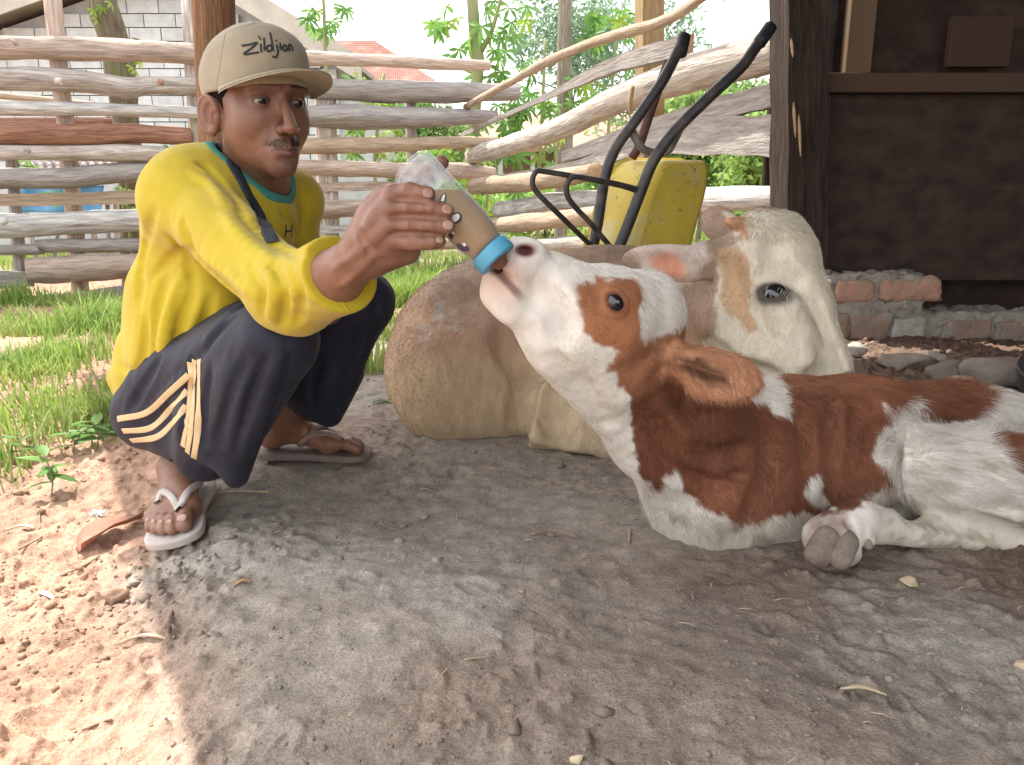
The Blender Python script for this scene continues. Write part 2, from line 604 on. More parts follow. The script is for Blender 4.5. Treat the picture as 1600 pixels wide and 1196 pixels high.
def gz_base(x, y):
    c = crest(y)
    fall = 0.065 * sstep(0.02, -0.26, x - c)
    fall = fall * (1 - 0.7 * sstep(1.7, 2.6, y))
    back = 0.02 * sstep(2.3, 3.0, y) * sstep(1.0, 0.4, x)
    hump = 0.015 * np.exp(-((x + 0.1) ** 2 / 0.15 + (y - 0.95) ** 2 / 0.12))
    right = 0.03 * sstep(0.75, 1.3, x) * sstep(1.6, 2.4, y)
    return -fall - back + hump + right

def gz(x, y):
    x = np.asarray(x, dtype=np.float64); y = np.asarray(y, dtype=np.float64)
    shp = x.shape
    xf, yf = x.ravel(), y.ravel()
    z = gz_base(xf, yf)
    P = np.stack([xf, yf, np.zeros_like(xf)], 1)
    soft = sstep(0.05, -0.2, xf - crest(yf))         # loose soil on the left
    z = z + 0.014 * fbm(P * 3.1, 3) + (0.0021 + 0.0035 * soft) * fbm(P * 13, 3)
    return z.reshape(shp)

def gdetail(x, y):
    P = np.stack([x, y, np.zeros_like(x)], 1)
    soft = sstep(0.05, -0.2, x - crest(y))
    rub = np.clip(sstep(0.55, 0.8, x) * (sstep(1.45, 1.2, y) + sstep(1.6, 1.9, y)), 0, 1)
    am = 0.0022 + 0.0046 * soft + 0.006 * rub + 0.003 * sstep(0.35, 0.6, fbm(P * 4 + 9, 2))
    r = fbm(P * 42, 3)
    crumb = np.maximum(vnoise(P * 75 + 3), 0) ** 2
    dents = -np.maximum(fbm(P * np.array([9, 16, 1]) + 31, 2) - 0.55, 0)
    # dry ridges left by hooves
    ridge = np.maximum(1 - np.abs(fbm(P * np.array([6, 9, 1]) + 70, 3)) * 7, 0) * 0.0028 * (0.3 + rub + soft)
    hoof = np.zeros_like(x)
    rg = np.random.default_rng(77)
    for _ in range(30):          # old hoof marks pressed into the pad
        hx, hy, ha = rg.uniform(-.45, 1.2), rg.uniform(.66, 1.75), rg.uniform(0, 6.28)
        u = (x - hx) * math.cos(ha) + (y - hy) * math.sin(ha); v = -(x - hx) * math.sin(ha) + (y - hy) * math.cos(ha)
        rr = np.hypot(u / .034, v / .026)
        hoof += -.006 * sstep(1.0, .6, rr) + .003 * np.exp(-((rr - 1.15) / .18) ** 2) + .004 * sstep(.16, .0, np.abs(v) / .026) * sstep(1, .6, rr)
    return am * (0.8 * r + 1.5 * crumb) + 0.014 * dents + ridge + hoof * (.6 + .4 * np.clip(r, -1, 1))

def G(px, py):
    """where the ray through a photograph pixel meets the ground"""
    d = raydir(px, py); lo, hi = 0.3, 60.0
    t = np.linspace(0.3, 12, 600)
    Q = CAMP + t[:, None] * d
    below = Q[:, 2] < gz(Q[:, 0], Q[:, 1])
    if not below.any(): return Q[-1]
    i = int(np.argmax(below)); lo, hi = t[max(i - 1, 0)], t[i]
    for _ in range(20):
        m = (lo + hi) / 2; q = CAMP + m * d
        if q[2] < float(gz(q[0], q[1])): hi = m
        else: lo = m
    return CAMP + hi * d

def ground_mat():
    m = bpy.data.materials.new('soil'); m.use_nodes = True
    t = m.node_tree; t.nodes.clear()
    out = t.nodes.new('ShaderNodeOutputMaterial'); b = t.nodes.new('ShaderNodeBsdfPrincipled')
    b.inputs['Roughness'].default_value = 0.95; b.inputs['Specular IOR Level'].default_value = 0.12
    at = t.nodes.new('ShaderNodeAttribute'); at.attribute_name = 'Col'
    tc = t.nodes.new('ShaderNodeTexCoord')
    def nz(sc, det=8, w=0.6):
        n = t.nodes.new('ShaderNodeTexNoise'); n.inputs['Scale'].default_value = sc; n.inputs['Detail'].default_value = det
        n.inputs['Roughness'].default_value = w
        t.links.new(tc.outputs['Object'], n.inputs['Vector']); return n.outputs[0]
    def mr(v, a, c, lo, hi):
        r = t.nodes.new('ShaderNodeMapRange'); r.inputs[1].default_value = a; r.inputs[2].default_value = c
        r.inputs[3].default_value = lo; r.inputs[4].default_value = hi
        t.links.new(v, r.inputs[0]); return r.outputs[0]
    def mul(a, v):
        x = t.nodes.new('ShaderNodeVectorMath'); x.operation = 'SCALE'
        t.links.new(a, x.inputs[0]); t.links.new(v, x.inputs['Scale']); return x.outputs[0]
    c = mul(at.outputs['Color'], mr(nz(24), 0.3, 0.7, 0.68, 1.28))
    c = mul(c, mr(nz(240, 4), 0.3, 0.7, 0.72, 1.28))
    # pale grit and dark crumbs
    vo = t.nodes.new('ShaderNodeTexVoronoi'); vo.inputs['Scale'].default_value = 190
    t.links.new(tc.outputs['Object'], vo.inputs['Vector'])
    c = mul(c, mr(vo.outputs['Distance'], 0.05, 0.28, 1.3, 0.97))
    t.links.new(c, b.inputs['Base Color'])
    ad = t.nodes.new('ShaderNodeMath'); ad.operation = 'ADD'
    t.links.new(nz(60), ad.inputs[0]); t.links.new(nz(320, 5), ad.inputs[1])
    bp = t.nodes.new('ShaderNodeBump'); bp.inputs['Strength'].default_value = 0.7; bp.inputs['Distance'].default_value = 0.0045
    t.links.new(ad.outputs[0], bp.inputs['Height']); t.links.new(bp.outputs[0], b.inputs['Normal'])
    t.links.new(b.outputs[0], out.inputs[0])
    return m

def soil_col(X, Y):
    P = np.stack([X, Y, np.zeros_like(X)], 1)
    left = sstep(-0.04, -0.24, X - crest(Y) + 0.05 * fbm(P * 5, 3))
    left = np.maximum(left, sstep(3.0, 3.6, Y))
    grey = np.array([0.292, 0.250, 0.210]); brown = np.array([0.225, 0.155, 0.112]); orange = np.array([0.37, 0.235, 0.165])
    pale = np.array([0.36, 0.325, 0.288])
    w = sstep(-0.15, 0.7, fbm(P * 2.2 + 5, 4))[:, None]
    c = grey * (1 - 0.55 * w) + brown * 0.55 * w
    w2 = (sstep(0.1, 0.75, fbm(P * 3.3 + 40, 4)) * 0.7)[:, None]
    c = c * (1 - w2) + pale * w2
    rub = np.clip(sstep(0.55, 0.85, X) * (sstep(1.5, 1.2, Y) + sstep(1.6, 1.9, Y)), 0, 1)[:, None] * 0.8
    c = c * (1 - rub) + np.array([0.17, 0.105, 0.072]) * rub
    dark_patch = (sstep(0.35, 0.0, np.hypot((X - 0.30) / 1.3, (Y - 1.15) / 0.6)) * 0.35)[:, None]  # soil browner and darker around the calf
    c = c * (1 - dark_patch) + brown * 0.8 * dark_patch
    l = left[:, None]
    oc = orange * (1 + 0.22 * fbm(P * 3.7 + 60, 4))[:, None]
    c = c * (1 - l) + oc * l
    return np.clip(c, 0.02, 0.7)

def build_ground():
    ys = [-6.0, -3, -1.5, -0.6, 0.0, 0.3, 0.5]
    y = 0.62
    while y < 3.4:
        ys.append(y); y += 0.0032 + 0.0030 * max(y - 0.6, 0) ** 1.2
    while y < 9: ys.append(y); y += 0.06 + 0.05 * (y - 3.4)
    ys += [11, 15, 22, 40, 90, 250]
    ys = np.array(ys)
    t = np.linspace(-1, 1, 560)
    X = np.empty((len(ys), len(t))); Yg = np.repeat(ys[:, None], len(t), 1)
    for i, yy in enumerate(ys):
        half = 0.72 * max(yy, 0.5) + 0.12 if yy < 9 else 0.72 * yy + 20
        # a dense middle and stretched margins
        core = t * half
        ext = np.sign(t) * np.maximum(np.abs(t) - 0.93, 0) / 0.07 * (6 + abs(yy) * 1.0)
        X[i] = core + ext
    x, y = X.ravel(), Yg.ravel()
    z = gz(x, y)
    near = (y > 0.5) & (y < 6)
    z[near] += gdetail(x[near], y[near])
    V = np.stack([x, y, z], 1)
    n = len(t)
    i = np.arange(len(ys) - 1)[:, None] * n + np.arange(n - 1)[None]
    i = i.ravel()
    Fc = np.stack([i, i + 1, i + n + 1, i + n], 1)
    c = soil_col(x, y)
    far = sstep(5.5, 8, y)[:, None]
    c = c * (1 - far) + np.array([0.26, 0.22, 0.13]) * far
    return obj('ground', V, Fc, ground_mat(), col=c, kind='structure')

ground = build_ground()

# ------------------------------------------------------------------ the shed roof that shades the pad
wood_dark = mat('dark_wood', (0.075, 0.05, 0.038), (0.035, 0.024, 0.02), scale=9, stretch=(1, 1, 0.25), bump=0.4, bscale=60, rough=0.85)
EDGE_PX = [(300, 1196), (268, 1080), (226, 960), (196, 850), (178, 745)]
ROOF_Z = 2.35
def up_to_roof(p): return p + sunv * ((ROOF_Z - p[2]) / sunv[2])
edge = [up_to_roof(G(*q)) for q in EDGE_PX]
back_px = [(520, 590), (620, 575)]
bk = [up_to_roof(G(*q)) for q in back_px]
print('roof edge', [np.round(e, 2).tolist() for e in edge], 'back', [np.round(e, 2).tolist() for e in bk])
# ------------------------------------------------------------------ shed: roof, posts, wall, plinth
def lathe(prof, n=32, axis_p=(0, 0, 0), M=None):
    """prof: (r, z) list; M rows = x,y,z axes"""
    V = []; Fc = []
    for r, z in prof:
        for j in range(n):
            a = 2 * math.pi * j / n
            V.append((r * math.cos(a), r * math.sin(a), z))
    V = np.array(V)
    if M is not None: V = V @ np.asarray(M)
    V = V + np.asarray(axis_p)
    for i in range(len(prof) - 1):
        for j in range(n):
            k = (j + 1) % n
            Fc.append((i * n + j, i * n + k, (i + 1) * n + k, (i + 1) * n + j))
    return V, Fc, None

edge_a = np.array(edge)[:, :2]
pf = np.polyfit(edge_a[:, 1], edge_a[:, 0], 1)
roofx = lambda y: pf[0] * y + pf[1]
RB = 3.55                                           # the rear eave
rs = thing('shed_roof', 'corrugated metal roof of the cattle shed over the trodden pad', 'roof', (0.5, 1.0, ROOF_Z))
zinc = mat('roof_sheet', (0.32, 0.29, 0.27), (0.22, 0.16, 0.13), scale=3, rough=0.6, bump=0.2)
ys = np.linspace(-2.2, RB, 12); us = np.linspace(0, 1, 220)
Vr = []
for dz in (0.0, 0.012):
    for y in ys:
        x0 = roofx(y)
        for u in us:
            x = x0 + u * (4.2 - x0)
            Vr.append((x, y, ROOF_Z + 0.012 * math.sin(x * 2 * math.pi / 0.076) + dz + 0.012))
nu, ny = len(us), len(ys); Fr = []
for l in range(2):
    for i in range(ny - 1):
        for j in range(nu - 1):
            q = [l * nu * ny + i * nu + j, l * nu * ny + i * nu + j + 1, l * nu * ny + (i + 1) * nu + j + 1, l * nu * ny + (i + 1) * nu + j]
            Fr.append(tuple(q if l else q[::-1]))
obj('roof_sheet', Vr, Fr, zinc, rs)
for i, y in enumerate((-1.6, -0.3, 1.0, 2.2, 3.3)):
    V, Fc, U = box((0.5 * (roofx(y) + 4.2), y, ROOF_Z - 0.06), (0.5 * (4.2 - roofx(y)), 0, 0), (0, 0.025, 0), (0, 0, 0.045))
    obj('purlin', V, Fc, wood_dark, rs, smooth=False)

def woodm(name, a, b, c3=None, bump=0.5):
    return mat(name, a, b, scale=4.0, coord='UV', stretch=(1.6, 15, 1), rough=0.85, spec=0.15, bump=min(bump * 1.6, 1), bscale=9, bdist=0.02, c3=c3, s3=3.2, rand=0.14, lo=0.36, hi=0.64, detail=9)
W_pale = woodm('pale_weathered_wood', (0.62, 0.56, 0.50), (0.36, 0.30, 0.255), (0.24, 0.19, 0.16))
W_white = woodm('silvered_wood', (0.66, 0.64, 0.61), (0.38, 0.355, 0.34), (0.24, 0.22, 0.21))
W_pink = woodm('stripped_pink_wood', (0.60, 0.48, 0.40), (0.38, 0.27, 0.21), (0.30, 0.25, 0.22))
W_red = woodm('red_bark', (0.40, 0.215, 0.14), (0.22, 0.11, 0.075), (0.16, 0.09, 0.065), 0.9)
W_grey = woodm('grey_wood', (0.42, 0.385, 0.36), (0.26, 0.225, 0.205), (0.5, 0.46, 0.42))
W_tan = woodm('tan_wood', (0.54, 0.42, 0.31), (0.36, 0.26, 0.18), (0.30, 0.23, 0.17))
W_post = woodm('roof_post_wood', (0.30, 0.17, 0.09), (0.17, 0.09, 0.05), (0.12, 0.07, 0.04))
W_moss = woodm('mossy_bark', (0.22, 0.17, 0.12), (0.14, 0.11, 0.08), (0.16, 0.22, 0.06), 0.9)
W_cut = mat('cut_end', (0.55, 0.38, 0.24), (0.42, 0.27, 0.16), scale=20, rough=0.9)
W_old = woodm('old_dark_wood', (0.062, 0.042, 0.034), (0.03, 0.022, 0.018), (0.09, 0.062, 0.047))

def post(name, px0, py0, px1, py1, Y, wpx, m, label, cat='post', square=False, sink=0.1, **kw):
    a, b = W(px0, py0, Y), W(px1, py1, Y)
    g = float(gz(b[0], b[1]))
    d = (b - a) / max(abs(b[2] - a[2]), 1e-3)
    b = b + d * max(b[2] - g + sink, 0)
    r = wpx / 2 * S(W(px1, py1, Y))
    P = resample([a, (a + b) / 2, b], 16)
    V, Fc, U = tube(P, np.linspace(r * 0.97, r * 1.03, 16), 4 if square else 14, rough=0.02 if square else 0.05, seed=px0)
    if square:
        T, N, B = frame_along(P)
        q = []
        for i in range(16):
            for sx, sy in ((1, 1), (-1, 1), (-1, -1), (1, -1)):
                q.append(P[i] + r * (sx * np.array([0.97, 0.2, 0]) + sy * np.array([-0.2, 0.97, 0])))
        V = np.array(q)
    return obj(name, V, Fc, m, uv=U, origin=(b[0], b[1], g), smooth=not square, label=label, category=cat, **kw) if False else props(
        obj(name, V, Fc, m, uv=U, origin=(b[0], b[1], g), smooth=not square), label, cat, **kw)

post('roof_post', 328, -90, 352, 330, 2.42, 62, W_post, 'brown round roof post directly behind the man in the cap')

# dark shed wall on the right
BY = 3.32
def bpt(px, py, Y=BY): return W(px, py, Y)
sw = thing('shed_wall', 'dark brown board wall of the shed with a ledge beam', 'wall', (2.2, BY, 0))
W_board = mat('shaded_boards', (0.088, 0.056, 0.043), (0.036, 0.025, 0.021), scale=7, stretch=(1, 1, 1.6), rough=0.8, spec=0.2, bump=0.35, bscale=28, c3=(0.066, 0.042, 0.031), s3=3.0, bdist=0.008)  # board colour darkened to carry the shade inside the shed
x0, x1 = bpt(1262, 300)[0], 4.2
zt, zb = bpt(1400, 143)[2], bpt(1400, 440)[2]
def slab(name, xa, xb, za, zb_, Y, th, m, parent, **kw):
    V, Fc, U = box(((xa + xb) / 2, Y + th / 2, (za + zb_) / 2), ((xb - xa) / 2, 0, 0), (0, th / 2, 0), (0, 0, (zb_ - za) / 2))
    return bevel(obj(name, V, Fc, m, parent, smooth=False, **kw), 0.004)
zz = np.linspace(zb, zt, 2)
for i in range(1):
    slab('board', x0, x1, zz[i] + 0.003, zz[i + 1] - 0.003, BY + 0.004 * (i % 2), 0.03, W_board, sw)
slab('ledge_beam', bpt(1262, 130)[0] + 0.0, x1, bpt(1300, 148)[2], bpt(1300, 118)[2], BY - 0.07, 0.09, woodm('ledge_wood', (0.125, 0.08, 0.055), (0.065, 0.042, 0.03), (0.16, 0.11, 0.08)), sw)
slab('beam_end', bpt(1258, 130)[0] - 0.006, bpt(1276, 130)[0], bpt(1270, 139)[2], bpt(1270, 117)[2], BY - 0.082, 0.03, mat('fresh_sawn_end', (0.46, 0.26, 0.10), (0.34, 0.18, 0.07), scale=30, rough=0.8), sw)
slab('upright', bpt(1322, 50)[0], bpt(1362, 50)[0], bpt(1340, 116)[2], ROOF_Z, BY - 0.03, 0.06, woodm('upright_wood', (0.27, 0.185, 0.115), (0.15, 0.10, 0.062)), sw)
slab('upper_panel', x0, x1, zt + 0.06, ROOF_Z, BY + 0.22, 0.03, W_board, sw)
slab('side_panel', bpt(1280, 50)[0], bpt(1322, 50)[0], bpt(1340, 118)[2], ROOF_Z, BY + 0.10, 0.03, mat('grey_panel', (0.10, 0.095, 0.09), (0.06, 0.055, 0.05), scale=8), sw)
slab('hatch', bpt(1508, 50)[0], bpt(1608, 50)[0], bpt(1540, 98)[2], bpt(1540, 16)[2], BY + 0.1, 0.04, woodm('hatch_wood', (0.115, 0.072, 0.05), (0.06, 0.04, 0.029)), sw)
slab('backing_board', x0 - 0.1, x1, -0.1, ROOF_Z, BY + 0.27, 0.04, W_board, sw)  # full-height backing, added so no light leaks through the gaps
# corner post of the shed, rough sawn with torn pale streaks
cp = thing('corner_post', 'dark square corner post where the fence meets the shed', 'post', tuple(W(1250, 420, 3.22)[:2]) + (0.0,))
a_, b_ = W(1250, -200, 3.22), W(1256, 440, 3.22); b_[2] = -0.1
hw = 30 * S(b_)
P = resample([a_, (a_ + b_) / 2, b_], 14)
V, Fc, U = tube(P, hw * 1.25, 4, rough=0.03, seed=3)
ang = R(45)
q = []
for i in range(14):
    for sx, sy in ((1, 1), (-1, 1), (-1, -1), (1, -1)):
        q.append(P[i] + hw * (sx * np.array([1, 0.1, 0]) + sy * np.array([-0.1, 1, 0])) + rng.normal(0, 0.002, 3))
obj('timber', np.array(q), Fc, W_old, cp, uv=U, smooth=False)
for sx, y0, y1 in ((1240, 160, 215), (1248, 180, 245), (1236, 60, 90)):
    a2, b2 = W(sx, y0, 3.22 - hw * 1.12), W(sx + 3, y1, 3.22 - hw * 1.12)
    V, Fc, U = tube(resample([a2, (a2 + b2) / 2, b2], 6), [0.002, 0.006, 0.007, 0.006, 0.005, 0.002], 6)
    obj('splinter', V, Fc, W_cut, cp)
V, Fc, U = tube([W(1226, -150, 3.34), W(1240, 420, 3.34)], 0.03, 8); V[:, 2] = np.where(V[:, 2] < 0.3, -0.1, V[:, 2])
props(obj('fence_post', V, Fc, woodm('shaded_post', (0.17, 0.135, 0.115), (0.10, 0.08, 0.07)), uv=U, origin=V.mean(0)), 'slim grey post pressed against the left side of the dark corner post', 'post')

rw = thing('unseen_side_wall', 'unseen dark plank side wall added at the far right to darken the shed', 'wall', (2.95, 1.2, 0))  # stands outside the view, added to darken the right side
for i, y in enumerate(np.linspace(-1.4, 3.1, 16)):
    V, Fc, U = box((2.95 + .004 * (i % 2), y, 1.15), (.015, 0, 0), (0, .147, 0), (0, 0, 1.2)); obj('plank', V, Fc, W_board, rw, smooth=False)
# plinth of old bricks
pl = thing('brick_plinth', 'low broken brick footing with crumbling mortar under the shed wall', 'wall', (1.9, 2.95, 0))
brick_m = mat('old_brick', (0.42, 0.27, 0.20), (0.32, 0.25, 0.2), scale=14, rough=0.92, bump=0.8, bscale=60, c3=(0.40, 0.37, 0.31), s3=11, rand=0.16)
brick_or = mat('fresh_brick', (0.52, 0.27, 0.17), (0.42, 0.29, 0.22), scale=18, rough=0.9, bump=0.8, bscale=55)
brick_pale = mat('limed_brick', (0.56, 0.52, 0.46), (0.38, 0.33, 0.27), scale=16, rough=0.92, bump=0.7, bscale=60)
mortar = mat('mortar', (0.40, 0.365, 0.31), (0.28, 0.245, 0.205), scale=18, rough=0.95, bump=0.9, bscale=70)
def rock(c, r, seed, rough=0.25, sub=3, M=None, cuts=4):
    """broken lump: sphere with flats cut off and noise"""
    rg = np.random.default_rng(seed)
    bm = bmesh.new(); bmesh.ops.create_icosphere(bm, subdivisions=sub, radius=1.0)
    V = np.array([v.co[:] for v in bm.verts]); Fc = [tuple(v.index for v in f.verts) for f in bm.faces]; bm.free()
    for _ in range(cuts):
        n = rg.normal(0, 1, 3); n /= np.linalg.norm(n); h = rg.uniform(0.45, 0.75)
        d = V @ n - h
        V = V - np.maximum(d, 0)[:, None] * n
    V = V * (1 + rough * fbm(V * 1.8 + seed, 3))[:, None]
    V = V * np.asarray(r)
    if M is not None: V = V @ np.asarray(M)
    return V + np.asarray(c), Fc, None
def brick(pxa, pxb, pya, pyb, Y, m, depth=0.10, parent=pl, seed=0, rd=0.012):
    a, b = W(pxa, pya, Y), W(pxb, pyb, Y)
    c = np.array([(a[0] + b[0]) / 2, Y + depth / 2, (a[2] + b[2]) / 2]); h = np.array([(b[0] - a[0]) / 2, depth / 2, (a[2] - b[2]) / 2])
    s = Sdf(); s.box(c, np.abs(h), rd=rd)
    s.warp(lambda P: 0.010 * fbm(P * 14 + seed, 3) + 0.003 * fbm(P * 60, 2), 0.05)
    V, Fc = s.mesh(0.0065, lv=2)
    return obj('brick', V, Fc, m, parent)
s = Sdf()
PY = 2.97
for (xa, xb, ya, yb, dp) in ((1240, 1455, 428, 470, .16), (1240, 1440, 462, 500, .15), (1240, 1700, 490, 560, .22), (1700, 2300, 490, 565, .22)):
    a, b = W(xa, ya, PY + 0.012), W(xb, yb, PY + 0.012)
    s.box(((a[0] + b[0]) / 2, PY + 0.018 + dp / 2, (a[2] + b[2]) / 2), (abs(b[0] - a[0]) / 2, dp / 2, abs(a[2] - b[2]) / 2), rd=0.01, k=0.03)
s.warp(lambda P: 0.018 * fbm(P * 11, 4) + 0.008 * fbm(P * 45, 3), 0.06)
V, Fc = s.mesh(0.009, lv=2)
obj('mortar', V, Fc, mortar, pl)
for k, (xa, xb, ya, yb, m) in enumerate(((1262, 1300, 440, 472, brick_m), (1311, 1368, 440, 472, brick_or), (1381, 1474, 434, 476, brick_or),
                                         (1262, 1325, 490, 530, brick_m), (1331, 1390, 490, 534, brick_m), (1396, 1446, 496, 537, brick_pale),
                                         (1474, 1548, 500, 546, brick_m), (1557, 1630, 502, 552, brick_m), (1640, 1720, 502, 556, brick_m))):
    brick(xa, xb, ya, yb, PY, m, seed=k * 3.1, rd=0.03 if k == 2 else 0.014)

# ------------------------------------------------------------------ fences
FA, FB = np.array([-3.15, 4.75]), np.array([-0.30, 6.25])
def fp(px, py): return Wpl(px, py, FA, FB)
bf = thing('rail_fence', 'weathered log rail fence across the back behind the man', 'fence', (-1.7, 5.4, -0.08))
cutknot = W_cut
def rail(parent, pts, wf, m, flat=1.0, rough=0.10, off=0.0, knots=0, where=None, name='rail', endcap=True):
    """pts: (px, py, thickness px); wf maps a pixel to a place"""
    Q = resample(np.array([list(p) for p in pts], dtype=float), 44); Q[:, 2] *= 1.05 if parent is bf else 1.02
    P = np.array([wf(x, y) for x, y, _ in Q])
    r = np.array([t / 2 * S(p) for (x, y, t), p in zip(Q, P)])
    P = P + np.array([0, -off, 0])
    sd = pts[0][0] * 0.13 + pts[0][1] * 0.37
    if flat == 1.0:
        V, Fc, U = tube(P, r, 14, rough=rough * 1.15, seed=sd, lump=4.0)
    else:
        T, N, B = frame_along(P); up = np.array([0, 0, 1.0])
        n = len(P); V = []
        side = np.cross(T, up); side /= np.linalg.norm(side, axis=1)[:, None]
        vv = np.cross(side, T)
        hh = r * (1 + 0.09 * fbm(np.stack([np.arange(n) * .35 + sd, np.zeros(n), np.zeros(n)], 1), 2))
        th = np.minimum(r * flat, 0.02)
        for i in range(n):
            for a, b in ((-1, -1), (1, -1), (1, 1), (-1, 1)):
                V.append(P[i] + side[i] * a * th[i] + vv[i] * b * hh[i] * (1 + 0.03 * math.sin(i * 1.3 + b + sd)))
        V = np.array(V)
        s_ = np.concatenate([[0], np.cumsum(np.linalg.norm(np.diff(P, axis=0), axis=1))])
        U = np.stack([np.repeat(s_, 4), np.tile(np.array([0, .04, .12, .16]), n)], 1)
        Fc = []
        for i in range(n - 1):
            for j in range(4):
                k = (j + 1) % 4
                Fc.append((i * 4 + j, i * 4 + k, (i + 1) * 4 + k, (i + 1) * 4 + j))
        Fc += [(3, 2, 1, 0), tuple((n - 1) * 4 + j for j in range(4))]
    mi = [0] * (len(Fc) - 2) + [1, 1]
    o = obj(name, V, Fc, [m, W_cut], parent, uv=U, smooth=flat == 1.0, mi=mi)
    for k in range(knots):
        i = int(rng.integers(5, 39)); c = P[i]; to = CAMP - c; to /= np.linalg.norm(to)
        V, Fc, U = rock(c + to * r[i] * 0.72 + np.array([0, 0, rng.uniform(-.4, .5) * r[i]]), (r[i] * 0.55, r[i] * 0.4, r[i] * 0.45), 40 + i, sub=2)
        obj('knot', V, Fc, W_red if rng.random() < .4 else m, o)
    return o
L = lambda *p: list(p)
B_RAILS = [
    (L((-420, 66, 30), (60, 78, 33), (200, 82, 30), (420, 92, 30)), W_pink, 1, 3),
    (L((400, 90, 24), (560, 97, 20), (765, 105, 14)), W_pink, 1, 0),
    (L((-420, 120, 30), (80, 128, 32), (210, 140, 30), (240, 136, 26), (440, 140, 28)), W_pale, 1, 3),
    (L((430, 136, 22), (520, 141, 30), (650, 145, 32), (808, 146, 22)), W_grey, 1, 0),
    (L((-420, 168, 20), (100, 172, 20), (300, 178, 18), (380, 180, 18)), W_white, 1, 0),
    (L((390, 188, 24), (520, 184, 34), (640, 186, 32), (775, 184, 18)), W_grey, 1, 0),
    (L((-420, 206, 30), (80, 212, 32), (200, 210, 28), (303, 214, 26)), W_red, 1, 1),
    (L((390, 232, 22), (600, 227, 22), (776, 222, 14)), W_tan, 1, 0),
    (L((-420, 236, 20), (80, 240, 22), (200, 240, 26), (310, 246, 20)), W_pale, 1, 1),
    (L((390, 258, 20), (520, 264, 22), (700, 268, 24), (772, 270, 16)), W_pink, 1, 1),
    (L((-420, 284, 26), (60, 280, 30), (180, 272, 28), (330, 266, 26)), W_grey, 1, 0),
    (L((-420, 314, 18), (100, 312, 18), (330, 300, 18)), W_tan, 0.5, 0),
    (L((380, 296, 14), (500, 293, 14), (640, 290, 12)), W_pink, 0.5, 0),
    (L((-420, 356, 32), (40, 352, 34), (140, 347, 34), (360, 340, 30)), W_white, 1, 1),
    (L((370, 328, 22), (520, 326, 26), (700, 322, 22)), W_pink, 1, 1),
    (L((-420, 394, 14), (40, 390, 16), (80, 384, 20), (340, 382, 18)), W_grey, 1, 0),
    (L((370, 358, 12), (520, 358, 12), (720, 352, 12)), W_white, 0.5, 0),
    (L((52, 420, 34), (140, 418, 36), (340, 405, 34)), W_pink, 1, 1),
    (L((380, 388, 18), (560, 386, 16), (760, 378, 16)), W_tan, 1, 0),
    (L((-420, 438, 26), (-20, 436, 26), (62, 434, 24)), W_grey, 0.5, 0),
    (L((-420, 482, 16), (60, 470, 18), (200, 455, 18), (420, 444, 16)), W_grey, 0.5, 0),
    (L((440, 436, 14), (620, 432, 16), (770, 428, 14)), W_grey, 0.5, 0),
    (L((380, 408, 14), (520, 410, 12), (640, 404, 12)), W_grey, 1, 0),
]
for k, (pts, m, fl, kn) in enumerate(B_RAILS):
    rail(bf, pts, fp, m, flat=fl, off=0.05 + 0.012 * (k % 3), knots=kn, rough=0.16 if m in (W_red, W_pink) else 0.1)
def fpost(px0, py0, px1, wpx, m, parent, wf=fp, off=-0.03, bot=470):
    a, b = wf(px0, py0), wf(px1, bot)
    b[2] = gz_base(np.array([b[0]]), np.array([b[1]]))[0] - 0.15
    a = a + np.array([0, -off, 0]); b = b + np.array([0, -off, 0])
    r = wpx / 2 * S(a)
    P = resample([a, (a + b) / 2 + np.array([0.01, 0, 0]), b], 14)
    V, Fc, U = tube(P, r, 8, rough=0.08, seed=px0)
    return obj('post', V, Fc, m, parent, uv=U)
for px0, py0, px1, w, m in ((75, -20, 122, 27, W_pink), (294, -10, 312, 28, W_pale), (506, 118, 512, 34, W_pale), (12, 235, 24, 18, W_grey), (-190, 20, -150, 26, W_pale), (-400, 20, -370, 26, W_pink), (640, 150, 645, 18, W_grey)):
    fpost(px0, py0, px1, w, m, bf)

RA, RBp = np.array([-0.30, 6.25]), W(1240, 430, 3.25)[:2]
def rp(px, py): return Wpl(px, py, RA, RBp)
rf = thing('rail_fence', 'log rail fence with sloping rails running from the far corner to the shed', 'fence', (0.5, 4.8, -0.05))
def rp2(px, py):            # the loose pole leans a little towards the viewer
    return Wpl(px, py, RA + np.array([0.02, -0.2]), RBp + np.array([0, -0.25]))
R_RAILS = [
    (L((728, 168, 10), (860, 96, 13), (940, 64, 15), (1040, 34, 16), (1100, -4, 14)), W_tan, 1, rp2),
    (L((722, 212, 6), (860, 150, 9), (960, 104, 22), (1076, 72, 30)), W_grey, 0.5, rp),
    (L((738, 245, 26), (860, 208, 32), (960, 160, 40), (1080, 116, 54), (1226, 76, 66)), W_pale, 1, rp),
    (L((880, 246, 16), (1000, 208, 26), (1130, 170, 34), (1240, 142, 36)), W_grey, 0.5, rp),
    (L((752, 290, 22), (900, 262, 18), (1010, 222, 34), (1100, 214, 56), (1222, 214, 58)), W_grey, 0.5, rp),
    (L((742, 292, 24), (840, 284, 28), (930, 268, 26)), W_tan, 1, rp2),
    (L((780, 330, 26), (900, 312, 28), (1060, 314, 34), (1250, 308, 38)), W_white, 1, rp),
    (L((770, 352, 22), (860, 344, 28), (1010, 330, 28)), W_tan, 1, rp2),
    (L((760, 388, 18), (900, 380, 24), (1010, 376, 26)), W_pale, 1, rp2),
    (L((740, 420, 12), (900, 404, 16), (1240, 395, 24)), W_tan, 1, rp),
]
for k, (pts, m, fl, wf) in enumerate(R_RAILS):
    rail(rf, pts, wf, m, flat=fl, off=0.03 + 0.01 * (k % 3), rough=0.12)
